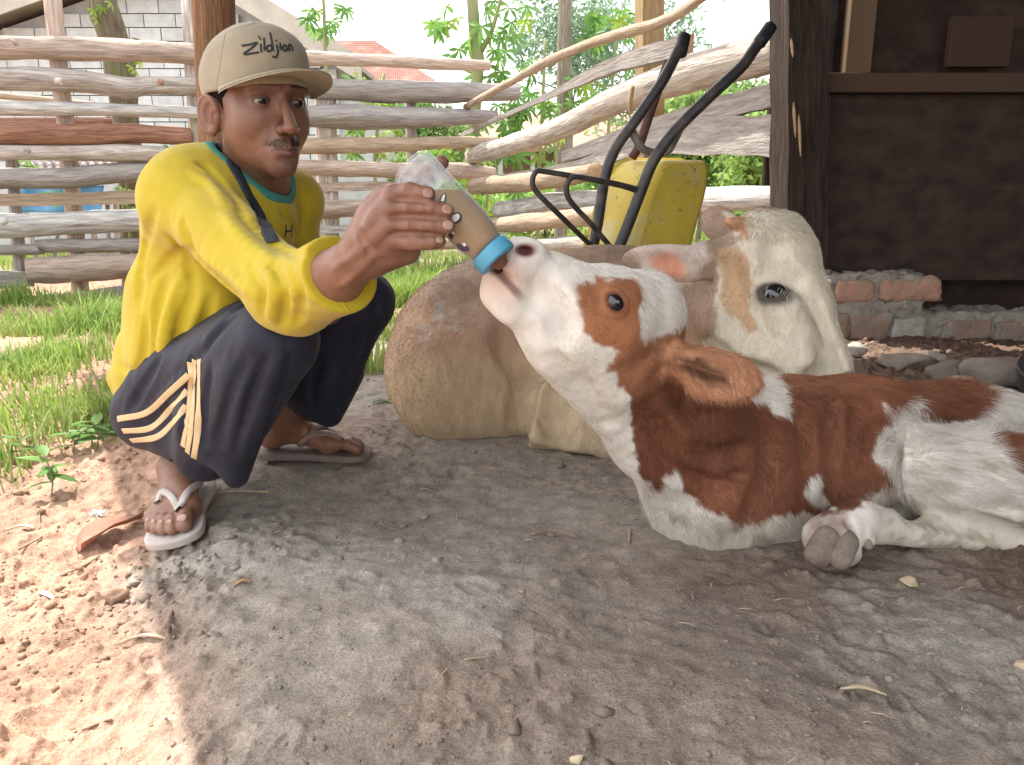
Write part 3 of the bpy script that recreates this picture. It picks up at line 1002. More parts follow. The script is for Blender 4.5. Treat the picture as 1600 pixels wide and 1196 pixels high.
V, Fc, U = tube(resample([W(988, 135, 4.0), W(985, 160, 3.98), W(986, 178, 3.99)], 8), 0.012, 8, rough=0.2)
obj('rope_binding', V, Fc, mat('coir_rope', (0.42, 0.29, 0.16), (0.3, 0.2, 0.1), scale=60), rf)
post('timber_post', 1014, -60, 1016, 250, 4.75, 34, woodm('yellow_post', (0.44, 0.31, 0.16), (0.30, 0.20, 0.10)), 'yellowish square timber post standing behind the sloping rails', square=True)
# ------------------------------------------------------------------ beyond the fence
def leaf_mat(name, a, b, tr=0.45):
    return mat(name, a, b, scale=8, rough=0.5, spec=0.35, trans=tr, rand=0.22)
LEAF = leaf_mat('cassava_leaf', (0.17, 0.32, 0.07), (0.11, 0.24, 0.05))
LEAF_Y = leaf_mat('young_leaf', (0.30, 0.38, 0.04), (0.2, 0.32, 0.04))
STEM = mat('green_stem', (0.20, 0.26, 0.09), (0.24, 0.20, 0.11), scale=7, rough=0.7)
STEM_B = woodm('grey_stem', (0.27, 0.225, 0.17), (0.17, 0.135, 0.10), (0.30, 0.3, 0.24))

def palm_leaf_mesh(name, m, n=6, L0=0.15, wd=0.036):
    mb = MB()
    for k in range(n):
        a = (k - (n - 1) / 2) * (math.pi * 1.45 / n)
        ln = L0 * (1 - 0.28 * abs(k - (n - 1) / 2) / (n / 2))
        d = np.array([math.sin(a), math.cos(a), 0]); sd = np.array([d[1], -d[0], 0])
        rows = []
        for t, w in ((0, .12), (.25, .62), (.5, 1), (.75, .8), (1, .06)):
            c = d * ln * t + np.array([0, 0, -0.35 * ln * t * t])
            rows += [c - sd * wd / 2 * w + np.array([0, 0, .006 * w]), c, c + sd * wd / 2 * w + np.array([0, 0, .006 * w])]
        Fc = []
        for i in range(4):
            for j in range(2): Fc.append((i * 3 + j, i * 3 + j + 1, i * 3 + j + 4, i * 3 + j + 3))
        mb.add(rows, Fc)
    V, Fc, U = tube(np.array([[0, 0, 0], [0, -0.03, 0.01], [0, -0.07, 0.0]]), 0.0018, 4)
    mb.add(V, Fc)
    return mesh_from(name, np.vstack(mb.V), mb.F, m)
PL = [palm_leaf_mesh('leaf', LEAF, 7), palm_leaf_mesh('leaf', LEAF, 5, 0.13), palm_leaf_mesh('leaf', LEAF_Y, 5, 0.12)]

def put_leaf(parent, p, yaw, droop, sc=1.0, me=None):
    o = bpy.data.objects.new('leaf', me or PL[int(rng.integers(0, 2))])
    COL.objects.link(o); o.parent = parent
    o.location = tuple(np.asarray(p) - ORG[parent])
    o.rotation_euler = (droop, rng.uniform(-.4, .4), yaw)
    o.scale = (sc, sc, sc)
    ORG[o] = ORG[parent]
    return o

def cassava(label, stem_px, Y, wpx, leaves, m=STEM, sc=1.0, young=0.15, cat='plant', name='cassava_plant', branches=(), to_ground=True, group=None):
    P = [W(x, y, Y) for x, y in stem_px]
    if to_ground:
        b = P[-1].copy(); b[2] = gz_base(np.array([b[0]]), np.array([b[1]]))[0] - 0.05; P.append(b)
    base = P[-1]
    t = thing(name, label, cat, (base[0], base[1], base[2]), group)
    r = wpx / 2 * S(P[0])
    Q = resample(P, 20)
    V, Fc, U = tube(Q, np.linspace(r * 0.8, r * 1.15, 20), 9, rough=0.08, seed=stem_px[0][0])
    obj('stem', V, Fc, m, t, uv=U)
    for br in branches:
        bp = resample([W(x, y, Y + dy) for x, y, dy in br[:-1]], 12)
        V, Fc, U = tube(bp, np.linspace(br[-1] / 2 * S(bp[0]), br[-1] / 4 * S(bp[0]), 12), 7, rough=0.05)
        obj('branch', V, Fc, m, t, uv=U)
    for (x, y, n, spread) in leaves:
        for k in range(n):
            a = rng.uniform(0, 2 * math.pi); rr = spread * math.sqrt(rng.random())
            p = W(x + rr * math.cos(a), y + rr * math.sin(a) * 0.9, Y + rng.uniform(-1, 1) * spread * S(P[0]))
            put_leaf(t, p, rng.uniform(0, 6.28), rng.uniform(-1.5, -0.5), sc * rng.uniform(0.75, 1.15), PL[2] if rng.random() < young else None)
    return t
cassava('tall cassava plant with a thick green stem and knobbly fork right of the fence corner', [(736, -30), (742, 60), (748, 90), (742, 160), (738, 250)], 7.0, 22,
        [(705, 30, 6, 30), (790, 30, 8, 40), (800, 70, 7, 40), (720, 75, 5, 25), (800, 110, 8, 35), (760, 120, 4, 25), (815, 165, 7, 30), (780, 185, 5, 30), (795, 220, 6, 25), (730, 215, 3, 30)],
        branches=[((752, 80, 0), (768, 50, -0.1), (785, -10, -0.2), 9), ((746, 78, 0), (736, 30, .1), (732, -20, .2), 13)], sc=1.05)
cassava('thin cassava stem with hanging leaves above the brim of the cap', [(503, -30), (507, 30), (508, 75)], 6.9, 6,
        [(492, 22, 4, 14), (518, 40, 4, 14), (500, 48, 3, 12), (530, 12, 3, 12)], to_ground=True, sc=0.8)
cassava('young cassava with yellow-green leaves showing between the rails right of the man', [(600, 115), (590, 200), (585, 260), (590, 330)], 7.1, 6,
        [(560, 120, 4, 22), (600, 165, 6, 26), (560, 165, 5, 22), (612, 215, 4, 20), (550, 210, 6, 20), (595, 225, 4, 20), (550, 240, 3, 20)], young=0.6, sc=0.95)
cassava('slender cassava behind the sloping rails left of the timber post', [(962, 60), (955, 150), (945, 290)], 7.4, 6,
        [(985, 30, 5, 25), (930, 45, 6, 25), (920, 60, 4, 20), (975, 90, 5, 22), (935, 150, 5, 22), (900, 130, 4, 18), (910, 165, 4, 18)], sc=1.0)
cassava('slender cassava with drooping leaves below the leaning pole', [(852, 60), (848, 160), (842, 290)], 6.9, 6,
        [(800, 235, 5, 22), (865, 215, 4, 20), (850, 170, 5, 22), (798, 175, 5, 18), (850, 255, 4, 18)], young=0.4)
cassava('low leafy cassava at the foot of the corner behind the bottle', [(765, 270), (760, 330), (762, 380)], 6.6, 5,
        [(745, 300, 5, 25), (770, 340, 5, 25), (720, 330, 4, 25), (800, 320, 5, 25), (760, 390, 4, 25), (730, 265, 5, 25), (690, 245, 6, 18)], young=0.35, sc=0.85)
cassava('small cassava with bright leaves against the lower rails left of the man', [(196, 270), (200, 330), (202, 360)], 5.3, 4,
        [(195, 303, 4, 12), (215, 300, 3, 10), (212, 322, 2, 8), (85, 300, 2, 10), (40, 258, 3, 12), (265, 235, 3, 12)], young=0.5, sc=0.6)

# bare mossy tree behind the fence
mt = thing('mossy_tree', 'lopped tree with mossy bark and stub branches behind the rails', 'tree', tuple(W(205, 400, 5.6)[:2]) + (-0.1,))
Q = resample([W(160, -30, 5.55), W(168, 30, 5.55), W(185, 90, 5.6), (W(196, 200, 5.6)), W(206, 330, 5.6), W(208, 470, 5.6)], 30)
V, Fc, U = tube(Q, np.interp(np.arange(30), [0, 6, 10, 29], [0.075, 0.095, 0.085, 0.08]), 12, rough=0.22, seed=4, lump=5)
obj('trunk', V, Fc, W_moss, mt, uv=U)
for pts, w in (([(172, 50, 0), (148, 30, 0), (140, -30, 0)], 16), ([(180, 70, 0), (186, 40, -.05), (182, 25, -.05)], 14), ([(192, 120, 0), (206, 100, 0), (212, 60, 0)], 16)):
    bp = resample([W(x, y, 5.58 + d) for x, y, d in pts], 10)
    V, Fc, U = tube(bp, np.linspace(w / 2, w / 3, 10) * S(bp[0]), 8, rough=0.15, seed=w)
    obj('branch', V, Fc, W_moss, mt, uv=U)
for x, y in ((146, 16), (160, 12), (150, 30), (205, 105), (218, 98), (172, 5), (212, 112)):
    put_leaf(mt, W(x, y, 5.45), rng.uniform(0, 6.3), -1.1, 0.45, PL[2])

# slim bare trunk
post('slim_trunk', 884, -60, 878, 255, 7.6, 21, STEM_B, 'slim straight grey tree trunk behind the leaning pole', 'tree')

# trees and bushes: trunk + crown of many leaf faces
def crown(c, r, n, ls, seed, clump=16, flat=1.0):
    rg = np.random.default_rng(seed)
    cc = rg.normal(0, 0.5, (clump, 3)); cc /= np.maximum(np.linalg.norm(cc, axis=1), 0.85)[:, None]
    k = rg.integers(0, clump, n)
    p = cc[k] + rg.normal(0, 0.22, (n, 3))
    p = p * np.asarray(r) + np.asarray(c)
    a = rg.normal(0, 1, (n, 3)); a[:, 2] -= 0.4; a /= np.linalg.norm(a, axis=1)[:, None]
    b = np.cross(a, rg.normal(0, 1, (n, 3))); b /= np.linalg.norm(b, axis=1)[:, None]
    s = ls * rg.uniform(0.6, 1.3, n)[:, None]
    V = np.stack([p, p + a * s * .5 + b * s * .2 * flat, p + a * s, p + a * s * .5 - b * s * .2 * flat], 1).reshape(-1, 3)
    return V, np.arange(4 * n).reshape(n, 4)
def tree(name, label, px, pyc, Y, rpx, n, ls, m, trunk_w=10, cat='tree', seed=1, group=None, clump=16, base_py=None, flat=1.0):
    c = W(px, pyc, Y); sc = S(c)
    t = thing(name, label, cat, (c[0], c[1], -0.1), group)
    V, Fc = crown(c, (rpx[0] * sc, rpx[0] * sc * 0.7, rpx[1] * sc), n, ls, seed, clump, flat)
    obj('crown', V, Fc, m, t, smooth=False)
    P = resample([(c[0], c[1], -0.15), (c[0] + .05, c[1], c[2] * 0.5), c + np.array([0, 0, rpx[1] * sc * .4])], 12)
    mb = MB(); mb.add(*tube(P, np.linspace(trunk_w * sc, trunk_w * sc * .35, 12), 8, rough=0.06, seed=seed))
    rg = np.random.default_rng(seed)
    for k in range(5):
        q = P[6 + k]; e = c + rg.normal(0, .5, 3) * np.array([rpx[0], rpx[0], rpx[1]]) * sc
        mb.add(*tube(resample([q, (q + e) / 2 + np.array([0, 0, .1]), e], 6), np.linspace(trunk_w * sc * .35, trunk_w * sc * .1, 6), 5))
    mb.build('trunk', STEM_B, t)
    return t
FOL = [leaf_mat('foliage_mid', (0.22, 0.34, 0.10), (0.15, 0.26, 0.07)), leaf_mat('foliage_light', (0.32, 0.44, 0.13), (0.22, 0.35, 0.09)), leaf_mat('foliage_blue', (0.26, 0.36, 0.23), (0.19, 0.30, 0.18))]
tree('bush', 'bright green leafy bush behind the fence just left of the corner post', 1190, 245, 7.6, (70, 75), 4200, 0.10, FOL[1], 5, 'bush', 21, clump=26)
tree('bush', 'green leafy bush behind the wheelbarrow handles', 1095, 225, 8.6, (75, 70), 4200, 0.11, FOL[1], 5, 'bush', 22, clump=26)
tree('feathery_tree', 'airy blue-green tree above the leaning pole', 890, 40, 13.0, (90, 75), 3600, 0.17, FOL[2], 5, 'tree', 23, clump=40, flat=0.55)
tree('feathery_tree', 'thin pale tree rising behind the timber post', 1000, 95, 14.0, (80, 95), 3400, 0.17, FOL[2], 5, 'tree', 24, clump=40, flat=0.55)
tree('bush', 'low green shrub under the sloping rails left of the wheelbarrow', 845, 330, 8.4, (75, 40), 2200, 0.09, FOL[1], 4, 'bush', 25, clump=24)
tree('leafy_tree', 'far green tree low behind the sloping rails', 1010, 245, 17.0, (90, 50), 3000, 0.2, FOL[0], 5, 'tree', 26, clump=26)
tree('leafy_tree', 'far green trees edge beside the shed', 1150, 262, 18.0, (120, 45), 3600, 0.22, FOL[0], 5, 'tree', 27, clump=26)
tree('shrub', 'small green shrub seen through the rails behind the bottle', 655, 262, 9.0, (40, 34), 1200, 0.09, FOL[1], 3, 'bush', 28, clump=18)

for k, (px, py, Y, rx, ry, n, lb) in enumerate((
        (560, 300, 12.5, 70, 34, 1600, 'low pale bush behind the rails right of the man'), (700, 300, 13.5, 90, 40, 2000, 'wide low bush behind the fence corner'),
        (650, 205, 15, 95, 40, 2200, 'pale bushes far behind the rails right of the man'), (800, 262, 20, 110, 36, 2200, 'distant hedge behind the fence corner'), (950, 300, 12, 80, 45, 2200, 'green bush low behind the wheelbarrow legs'),
        (1180, 330, 9.0, 60, 40, 1800, 'low bush beside the corner post foot'), (1130, 165, 11.5, 70, 38, 2000, 'light green bush top above the wide grey board'))):
    tree('bush', lb, px, py, Y, (rx, ry), n, .012 * Y, FOL[k % 2] if k != 3 else FOL[1], 4, 'bush', 60 + k, clump=28)

# ---- the block-walled house ------------------------------------------------
HY = 9.6
hs = thing('block_house', 'pale block-walled house with a gable roof behind the fence on the left', 'house', tuple(W(270, 400, HY)[:2]) + (0.0,))
blk = mat('painted_block', (0.56, 0.56, 0.55), (0.45, 0.45, 0.44), scale=9, rough=0.9, bump=0.3, bscale=50, rand=0.06)
mort = mat('block_mortar', (0.47, 0.47, 0.46), (0.40, 0.40, 0.39), scale=9, rough=0.95)
ridge_px, leftpx, rightpx = (277, -59), (-160, 94), (560, 115)
pr, plf, prt = W(*ridge_px, HY), W(*leftpx, HY), W(*rightpx, HY)
def roofz(x):
    return np.where(x < pr[0], plf[2] + (x - plf[0]) / (pr[0] - plf[0]) * (pr[2] - plf[2]), pr[2] + (x - pr[0]) / (prt[0] - pr[0]) * (prt[2] - pr[2]))
xl, xr = plf[0] + 0.2, W(548, 200, HY)[0]
zl, zr = float(roofz(xl)), float(roofz(xr))
Vw = [(xl, HY + .03, -.2), (xr, HY + .03, -.2), (xr, HY + .03, zr - .05), (pr[0], HY + .03, pr[2] - .05), (xl, HY + .03, zl - .05)]
Vw = np.array(Vw + [(x, y + 3.5, z) for x, y, z in Vw])
obj('wall', Vw, [(0, 1, 2, 3, 4), (9, 8, 7, 6, 5), (0, 5, 6, 1), (1, 6, 7, 2), (0, 4, 9, 5), (2, 7, 8, 3), (3, 8, 9, 4)], mort, hs, smooth=False)
bw, bh = 0.365, 0.148
V, Fc, U = box((0, 0, 0), (bw / 2 - .006, 0, 0), (0, .035, 0), (0, 0, bh / 2 - .006))
bme = mesh_from('block', V, Fc, blk, smooth=False)
nb = 0
z = W(270, 262, HY)[2]; row = 0
while z < pr[2]:
    x = xl + (bw / 2 if row % 2 else 0) + bw / 2
    while x < xr - bw / 2:
        px, py = proj(np.array([x, HY, z]))
        if z + bh / 2 < float(roofz(x - bw / 2)) - .05 and z + bh / 2 < float(roofz(x + bw / 2)) - .05 and -30 < px < 560 and py > -14 and nb < 300:
            o = bpy.data.objects.new('block', bme); COL.objects.link(o); o.parent = hs
            o.location = tuple(np.array([x, HY + rng.uniform(-.004, .004), z]) - ORG[hs]); ORG[o] = ORG[hs]; nb += 1
        x += bw
    z += bh; row += 1
fasc = mat('roof_edge', (0.46, 0.41, 0.345), (0.36, 0.31, 0.26), scale=4, rough=0.8)
rsheet = mat('old_roof', (0.34, 0.28, 0.235), (0.25, 0.2, 0.17), scale=5, rough=0.85)
for A, B in ((pr, plf), (pr, prt + (prt - pr) * 0.06)):
    d = B - A
    V = [A + np.array([0, -.45, .04]), B + np.array([0, -.45, .04]), B + np.array([0, 4, .04]), A + np.array([0, 4, .04])]
    V = np.array(V + [v + np.array([0, 0, .05]) for v in V])
    obj('roof', V, [(3, 2, 1, 0), (4, 5, 6, 7), (0, 1, 5, 4), (1, 2, 6, 5), (2, 3, 7, 6), (3, 0, 4, 7)], rsheet, hs, smooth=False)
    V = [A + np.array([0, -.47, -.09]), B + np.array([0, -.47, -.09]), B + np.array([0, -.44, -.09]), A + np.array([0, -.44, -.09])]
    V = np.array(V + [v + np.array([0, 0, .27]) for v in V])
    obj('fascia', V, [(3, 2, 1, 0), (4, 5, 6, 7), (0, 1, 5, 4), (1, 2, 6, 5), (2, 3, 7, 6), (3, 0, 4, 7)], fasc, hs, smooth=False)

# ---- tiled house far behind ------------------------------------------------
TY = 20.0
th = thing('tiled_house', 'white house with a red tiled roof far behind the fence', 'house', tuple(W(600, 300, TY)[:2]) + (0.0,))
tile_m = mat('red_tile', (0.44, 0.245, 0.19), (0.33, 0.17, 0.135), scale=6, rough=0.85, rand=0.0, c3=(0.55, 0.40, 0.33), s3=3)
p0, p1, p2, p3 = W(470, 66, TY + 2.2), W(585, 66, TY + 2.2), W(700, 142, TY), W(440, 142, TY)
n1, n2 = 24, 70
Vt = []
for i in range(n1 + 1):
    for sub in (0, 1):
        a = (i + sub * 0.93) / (n1 + 1)
        for j in range(n2 * 2 + 1):
            b = j / (n2 * 2)
            q = (p0 * (1 - b) + p1 * b) * (1 - a) + (p3 * (1 - b) + p2 * b) * a
            Vt.append(q + np.array([0, 0, 0.03 * (j % 2) + 0.05 * sub]))
ntc = n2 * 2 + 1
obj('roof_tiles', Vt, [(i * ntc + j, i * ntc + j + 1, (i + 1) * ntc + j + 1, (i + 1) * ntc + j) for i in range(2 * n1 + 1) for j in range(ntc - 1)], tile_m, th, smooth=False, kind='stuff')
white = mat('lime_wash', (0.62, 0.61, 0.58), (0.52, 0.51, 0.48), scale=4, rough=0.9)
a, b = W(452, 300, TY + .5), W(690, 300, TY + .5)
V, Fc, U = box(((a[0] + b[0]) / 2, TY + 2.2, 1.3), ((b[0] - a[0]) / 2, 0, 0), (0, 1.7, 0), (0, 0, 1.5))
obj('wall', V, Fc, white, th, smooth=False)
for x in (560, 640):
    c = W(x, 220, TY + .48); V, Fc, U = box(c, (.35, 0, 0), (0, .03, 0), (0, 0, .45)); f = obj('window', V, Fc, fasc, th, smooth=False)
    V, Fc, U = box(c + np.array([0, -.02, 0]), (.28, 0, 0), (0, .03, 0), (0, 0, .38)); obj('pane', V, Fc, mat('dark_glass', (.05, .06, .07), rough=.1, spec=.6), f, smooth=False)
# low veranda house seen through the right fence
vh = thing('veranda_house', 'low house with white veranda posts seen through the sloping rails', 'house', tuple(W(900, 330, 16)[:2]) + (0.0,))
c = W(880, 300, 16.5); V, Fc, U = box((c[0], 17.6, 0.75), (2.6, 0, 0), (0, 1, 0), (0, 0, 0.85)); obj('wall', V, Fc, mat('brown_render', (.38, .25, .19), (.3, .19, .14), scale=3, rough=.9), vh, smooth=False)
V = np.array([(c[0] - 2.9, 15.6, 1.45), (c[0] + 2.9, 15.6, 1.45), (c[0] + 2.9, 17.8, 2.3), (c[0] - 2.9, 17.8, 2.3)]); V = np.vstack([V, V + np.array([0, 0, .08])])
obj('roof', V, [(3, 2, 1, 0), (4, 5, 6, 7), (0, 1, 5, 4), (1, 2, 6, 5), (2, 3, 7, 6), (3, 0, 4, 7)], mat('clay_roof', (.42, .24, .17), (.3, .17, .12), scale=9, rough=.9), vh, smooth=False)
for x in np.linspace(-2.6, 2.6, 9):
    V, Fc, U = box((c[0] + x, 15.8, .7), (.05, 0, 0), (0, .05, 0), (0, 0, .85)); obj('veranda_post', V, Fc, white, vh, smooth=False)
# clutter behind the left rails
bt = mat('blue_tarp', (0.10, 0.27, 0.42), (0.07, 0.2, 0.34), scale=4, rough=0.5)
xs, zs = np.meshgrid(np.linspace(0, 1, 24), np.linspace(0, 1, 8))
a, b = W(28, 332, 6.6), W(158, 290, 6.6)
V = np.stack([a[0] + xs.ravel() * (b[0] - a[0]), 6.6 + .06 * np.sin(xs.ravel() * 11) + .1 * zs.ravel(), a[2] + zs.ravel() * (b[2] - a[2])], 1)
props(obj('tarpaulin', V, [(i * 24 + j, i * 24 + j + 1, (i + 1) * 24 + j + 1, (i + 1) * 24 + j) for i in range(7) for j in range(23)], bt, origin=V.mean(0)), 'blue tarpaulin hung behind the lower rails on the left', 'tarpaulin').modifiers.new('t', 'SOLIDIFY').thickness = 0.004
lp = thing('lean_to', 'rough brown lean-to of planks behind the left rails', 'shed', tuple(W(90, 300, 6.9)[:2]) + (0.0,))
for (xa, ya, xb, yb, w, m) in ((-40, 145, 150, 165, 22, W_tan), (60, 150, 190, 188, 6, W_grey), (-40, 190, 185, 190, 24, W_red), (20, 190, 26, 420, 18, W_red), (142, 290, 150, 420, 14, W_pink), (168, 320, 172, 425, 10, W_grey), (185, 310, 186, 425, 22, W_pale), (40, 330, 60, 420, 12, W_pale), (105, 280, 80, 425, 10, W_grey)):
    P = resample([W(xa, ya, 6.9), W((xa + xb) / 2, (ya + yb) / 2, 6.9), W(xb, yb, 6.9)], 8)
    V, Fc, U = tube(P, w / 2 * S(P[0]), 6, rough=.05, flat=.5); obj('plank', V, Fc, m, lp, uv=U)
cw = MB(); xs = np.linspace(20, 230, 110)
top = np.array([W(x, 250, 7.1) for x in xs]); bot = np.array([W(x, 262, 6.5) for x in xs])
V = np.vstack([top, bot]); V[:, 2] += np.tile(0.02 * np.sin(np.arange(110) * 0.9), 2)
o = obj('roof_sheet', V, [(j, j + 1, 110 + j + 1, 110 + j) for j in range(109)], zinc, lp); o.modifiers.new('t', 'SOLIDIFY').thickness = .01
# ------------------------------------------------------------------ the animals
hair_mat = mat('coat_hair', (1, 1, 1), vcol=True, rough=0.55, spec=0.25)
hide_mat = mat('hide', (0.88, 0.88, 0.88), (1.1, 1.1, 1.1), scale=30, vcol=True, rough=0.75, spec=0.2, bump=0.25, bscale=220, bdist=0.003, stretch=(1, 1, 0.5))
eye_mat = mat('animal_eye', (0.006, 0.006, 0.009), rough=0.04, spec=0.8)
hoof_mat = mat('hoof_horn', (0.16, 0.12, 0.095), (0.28, 0.22, 0.18), scale=25, rough=0.6, bump=0.3, bscale=90)

def view_axes(p, long2d, depth=0.0, tiltv=0.0):
    """rows: long axis (drawn direction in the picture), short axis, axis towards the camera"""
    to = CAMP - np.asarray(p); to /= np.linalg.norm(to)
    rt = np.array([1.0, 0, 0]); up = np.cross(rt, -to); up = np.cross(to, rt); up /= np.linalg.norm(up)
    rt = np.cross(up, to)
    a = long2d[0] * rt - long2d[1] * up + depth * to
    a /= np.linalg.norm(a)
    c = to + tiltv * up; c = c - a * a.dot(c); c /= np.linalg.norm(c)
    b = np.cross(c, a)
    return np.stack([a, b, c])

def eye_on(bvh, px, py, rpx, sink=0.45):
    p, n = hit(bvh, px, py)
    to = (CAMP - p) / np.linalg.norm(CAMP - p)
    r = rpx * S(p)
    return p - (n * 0.6 + to * 0.4) / np.linalg.norm(n * 0.6 + to * 0.4) * r * sink, r, n

def uvsphere(c, r, nu=24, nv=16, M=None, sc=(1, 1, 1)):
    V = []; Fc = []
    for i in range(nv + 1):
        th = math.pi * i / nv
        for j in range(nu):
            ph = 2 * math.pi * j / nu
            V.append((math.sin(th) * math.cos(ph) * sc[0], math.sin(th) * math.sin(ph) * sc[1], math.cos(th) * sc[2]))
    V = np.array(V) * r
    if M is not None: V = V @ np.asarray(M)
    for i in range(nv):
        for j in range(nu):
            k = (j + 1) % nu
            Fc.append((i * nu + j, (i + 1) * nu + j, (i + 1) * nu + k, i * nu + k))
    return V + np.asarray(c), Fc, None

# ---- calf -----------------------------------------------------------------
def calf_sdf():
    s = Sdf()
    # trunk
    s.chain([PR(1150, 722, 1.345, 122), PR(1330, 716, 1.41, 121), PR(1500, 722, 1.47, 112), PR(1680, 740, 1.52, 100)], k=0.05)
    s.cone(*PR(1480, 690, 1.48, 80), *PR(1570, 712, 1.47, 80), k=0.04)
    s.cone(*PR(1230, 650, 1.40, 56), *PR(1120, 690, 1.36, 70), k=0.05)
    # breast
    s.ell(PR(1112, 770, 1.28, 1)[0], np.array([0.115, 0.10, 0.108]), k=0.05)
    s.cone(*PR(1100, 800, 1.24, 66), *PR(1220, 815, 1.25, 52), k=0.04)
    # neck
    s.chain([PR(985, 560, 1.12, 76), PR(1055, 660, 1.21, 96), PR(1120, 735, 1.30, 118)], k=0.05)
    # head
    s.chain([PR(822, 412, 0.985, 31), PR(880, 456, 1.01, 47), PR(945, 486, 1.05, 64)], k=0.025)
    s.chain([PR(945, 486, 1.05, 64), PR(1002, 494, 1.085, 66)], k=0.03)
    s.cone(*PR(1000, 480, 1.10, 50), *PR(1030, 498, 1.12, 34), k=0.03)
    s.chain([PR(796, 458, 0.985, 27), PR(872, 520, 1.02, 52), PR(950, 572, 1.08, 68)], k=0.035)
    s.cone(*PR(884, 545, 1.05, 46), *PR(1000, 692, 1.17, 40), k=0.04)
    s.cone(*PR(880, 480, 0.985, 30), *PR(960, 520, 1.02, 44), k=0.03)         # cheek
    # lips round the teat
    s.chain([PR(812, 402, 0.975, 28), PR(799, 420, 0.972, 22), PR(806, 448, 0.972, 20)], k=0.02)
    s.chain([PR(773, 432, 0.985, 17), PR(778, 458, 0.985, 24), PR(800, 478, 0.985, 28)], k=0.018)
    s.cone(*PR(768, 410, 0.968, 8), *PR(792, 438, 0.955, 5), k=0.008, mode='s')
    s.cone(*PR(793, 441, 0.947, 4), *PR(846, 470, 0.955, 2.5), k=0.012, mode='s')
    s.cone(*PR(772, 412, 0.970, 13), *PR(792, 424, 0.99, 8), k=0.008, mode='s')
    # nose leather and nostril
    s.cone(*PR(806, 384, 0.985, 11), *PR(838, 392, 0.975, 12), k=0.012)
    s.ell(PR(820, 392, 0.955, 1)[0], np.array([0.011, 0.022, 0.0055]), M=view_axes(PR(820, 392, 0.97, 1)[0], (1, 0.18))[[0, 2, 1]], k=0.006, mode='s')
    # eye: brow, lids
    s.ell(PR(958, 466, 1.005, 1)[0], np.array([0.027, 0.024, 0.02]), k=0.02)
    # shoulder and folded fore leg
    s.chain([PR(1120, 660, 1.24, 52), PR(1140, 720, 1.21, 52), PR(1115, 775, 1.20, 50)], k=0.035)
    s.cone(*PR(1075, 745, 1.215, 27), *PR(1135, 690, 1.185, 30), k=0.02)
    s.cone(*PR(1140, 690, 1.175, 26), *PR(1150, 745, 1.18, 26), k=0.018)
    s.cone(*PR(1060, 735, 1.17, 6), *PR(1165, 745, 1.135, 5), k=0.02, mode='s')
    s.cone(*PR(1180, 690, 1.19, 8), *PR(1165, 770, 1.165, 6), k=0.03, mode='s')
    # ribs and hip hollows
    for q in range(5):
        x = 1215 + q * 34
        s.cone(*PR(x, 640, 1.275 + q * .008, 9), *PR(x + 16, 760, 1.262 + q * .008, 8), k=0.03)
    s.ell(PR(1385, 660, 1.27, 1)[0], np.array([0.035, 0.035, 0.05]), k=0.05, mode='s')
    # thigh lying towards the camera
    s.chain([PR(1454, 736, 1.245, 66), PR(1540, 745, 1.25, 80), PR(1680, 775, 1.30, 96)], k=0.014)
    s.cone(*PR(1428, 704, 1.25, 40), *PR(1436, 770, 1.225, 36), k=0.02)
    s.cone(*PR(1500, 778, 1.20, 36), *PR(1680, 812, 1.22, 48), k=0.03)
    # hind cannon, fetlock, foot
    s.chain([PR(1650, 850, 1.24, 36), PR(1520, 836, 1.205, 31), PR(1420, 826, 1.165, 26), PR(1345, 818, 1.135, 33)], k=0.012)
    s.cone(*PR(1338, 806, 1.13, 30), *PR(1300, 838, 1.105, 36), k=0.015)
    s.cone(*PR(1285, 838, 1.11, 30), *PR(1292, 862, 1.10, 28), k=0.012)
    s.cone(*PR(1316, 842, 1.10, 28), *PR(1318, 862, 1.095, 25), k=0.006)
    s.cone(*PR(1322, 800, 1.09, 4), *PR(1338, 850, 1.08, 4), k=0.012, mode='s')
    s.cone(*PR(1350, 836, 1.10, 12), *PR(1358, 846, 1.10, 9), k=0.01)
    # ear
    e = PR(1108, 584, 1.03, 1)[0]
    M = view_axes(e, (1, 0.22), 0.15, 0.25)
    s.cone(*PR(1035, 548, 1.07, 20), *PR(1085, 572, 1.035, 24), k=0.02)
    s.ell(e, np.array([0.072, 0.037, 0.014]), M=M, k=0.012)
    s.ell(PR(1118, 588, 1.010, 1)[0], np.array([0.052, 0.022, 0.012]), M=M, k=0.008, mode='s')
    s.cone(*PR(1062, 565, 1.01, 5), *PR(1128, 588, 1.01, 3.5), k=0.008)
    s.warp(lambda P: 0.0016 * fbm(P * 22, 3) + 0.0006 * fbm(P * 90, 2))
    return s

EYEPATCH = [(893, 452), (905, 437), (935, 431), (962, 432), (988, 436), (1000, 455), (1004, 480), (1004, 505), (996, 530), (982, 543), (960, 548), (930, 538), (908, 520), (898, 495), (897, 475)]
CALFBROWN = [(1062, 512), (1025, 522), (1003, 530), (985, 542), (962, 552), (957, 580), (966, 605), (980, 625), (988, 660), (998, 700), (1003, 745), (1030, 768), (1044, 755), (1056, 735), (1068, 765), (1100, 790), (1150, 818), (1235, 806), (1262, 798), (1285, 806), (1330, 795), (1350, 778), (1392, 758), (1402, 735), (1368, 722), (1366, 700), (1392, 662), (1412, 640), (1440, 650), (1500, 662), (1520, 655), (1535, 640), (1548, 632), (1560, 615), (1500, 560), (1300, 520), (1180, 500), (1100, 500)]
WITHERS = [(1168, 598), (1196, 580), (1222, 590), (1242, 640), (1238, 656), (1212, 655), (1196, 632), (1168, 625)]
HIPWHITE = [(1386, 636), (1402, 640), (1425, 622), (1442, 632), (1420, 650), (1404, 668), (1388, 655)]
SIDEWHITE = [(1262, 752), (1282, 746), (1290, 770), (1300, 792), (1282, 790), (1262, 770)]
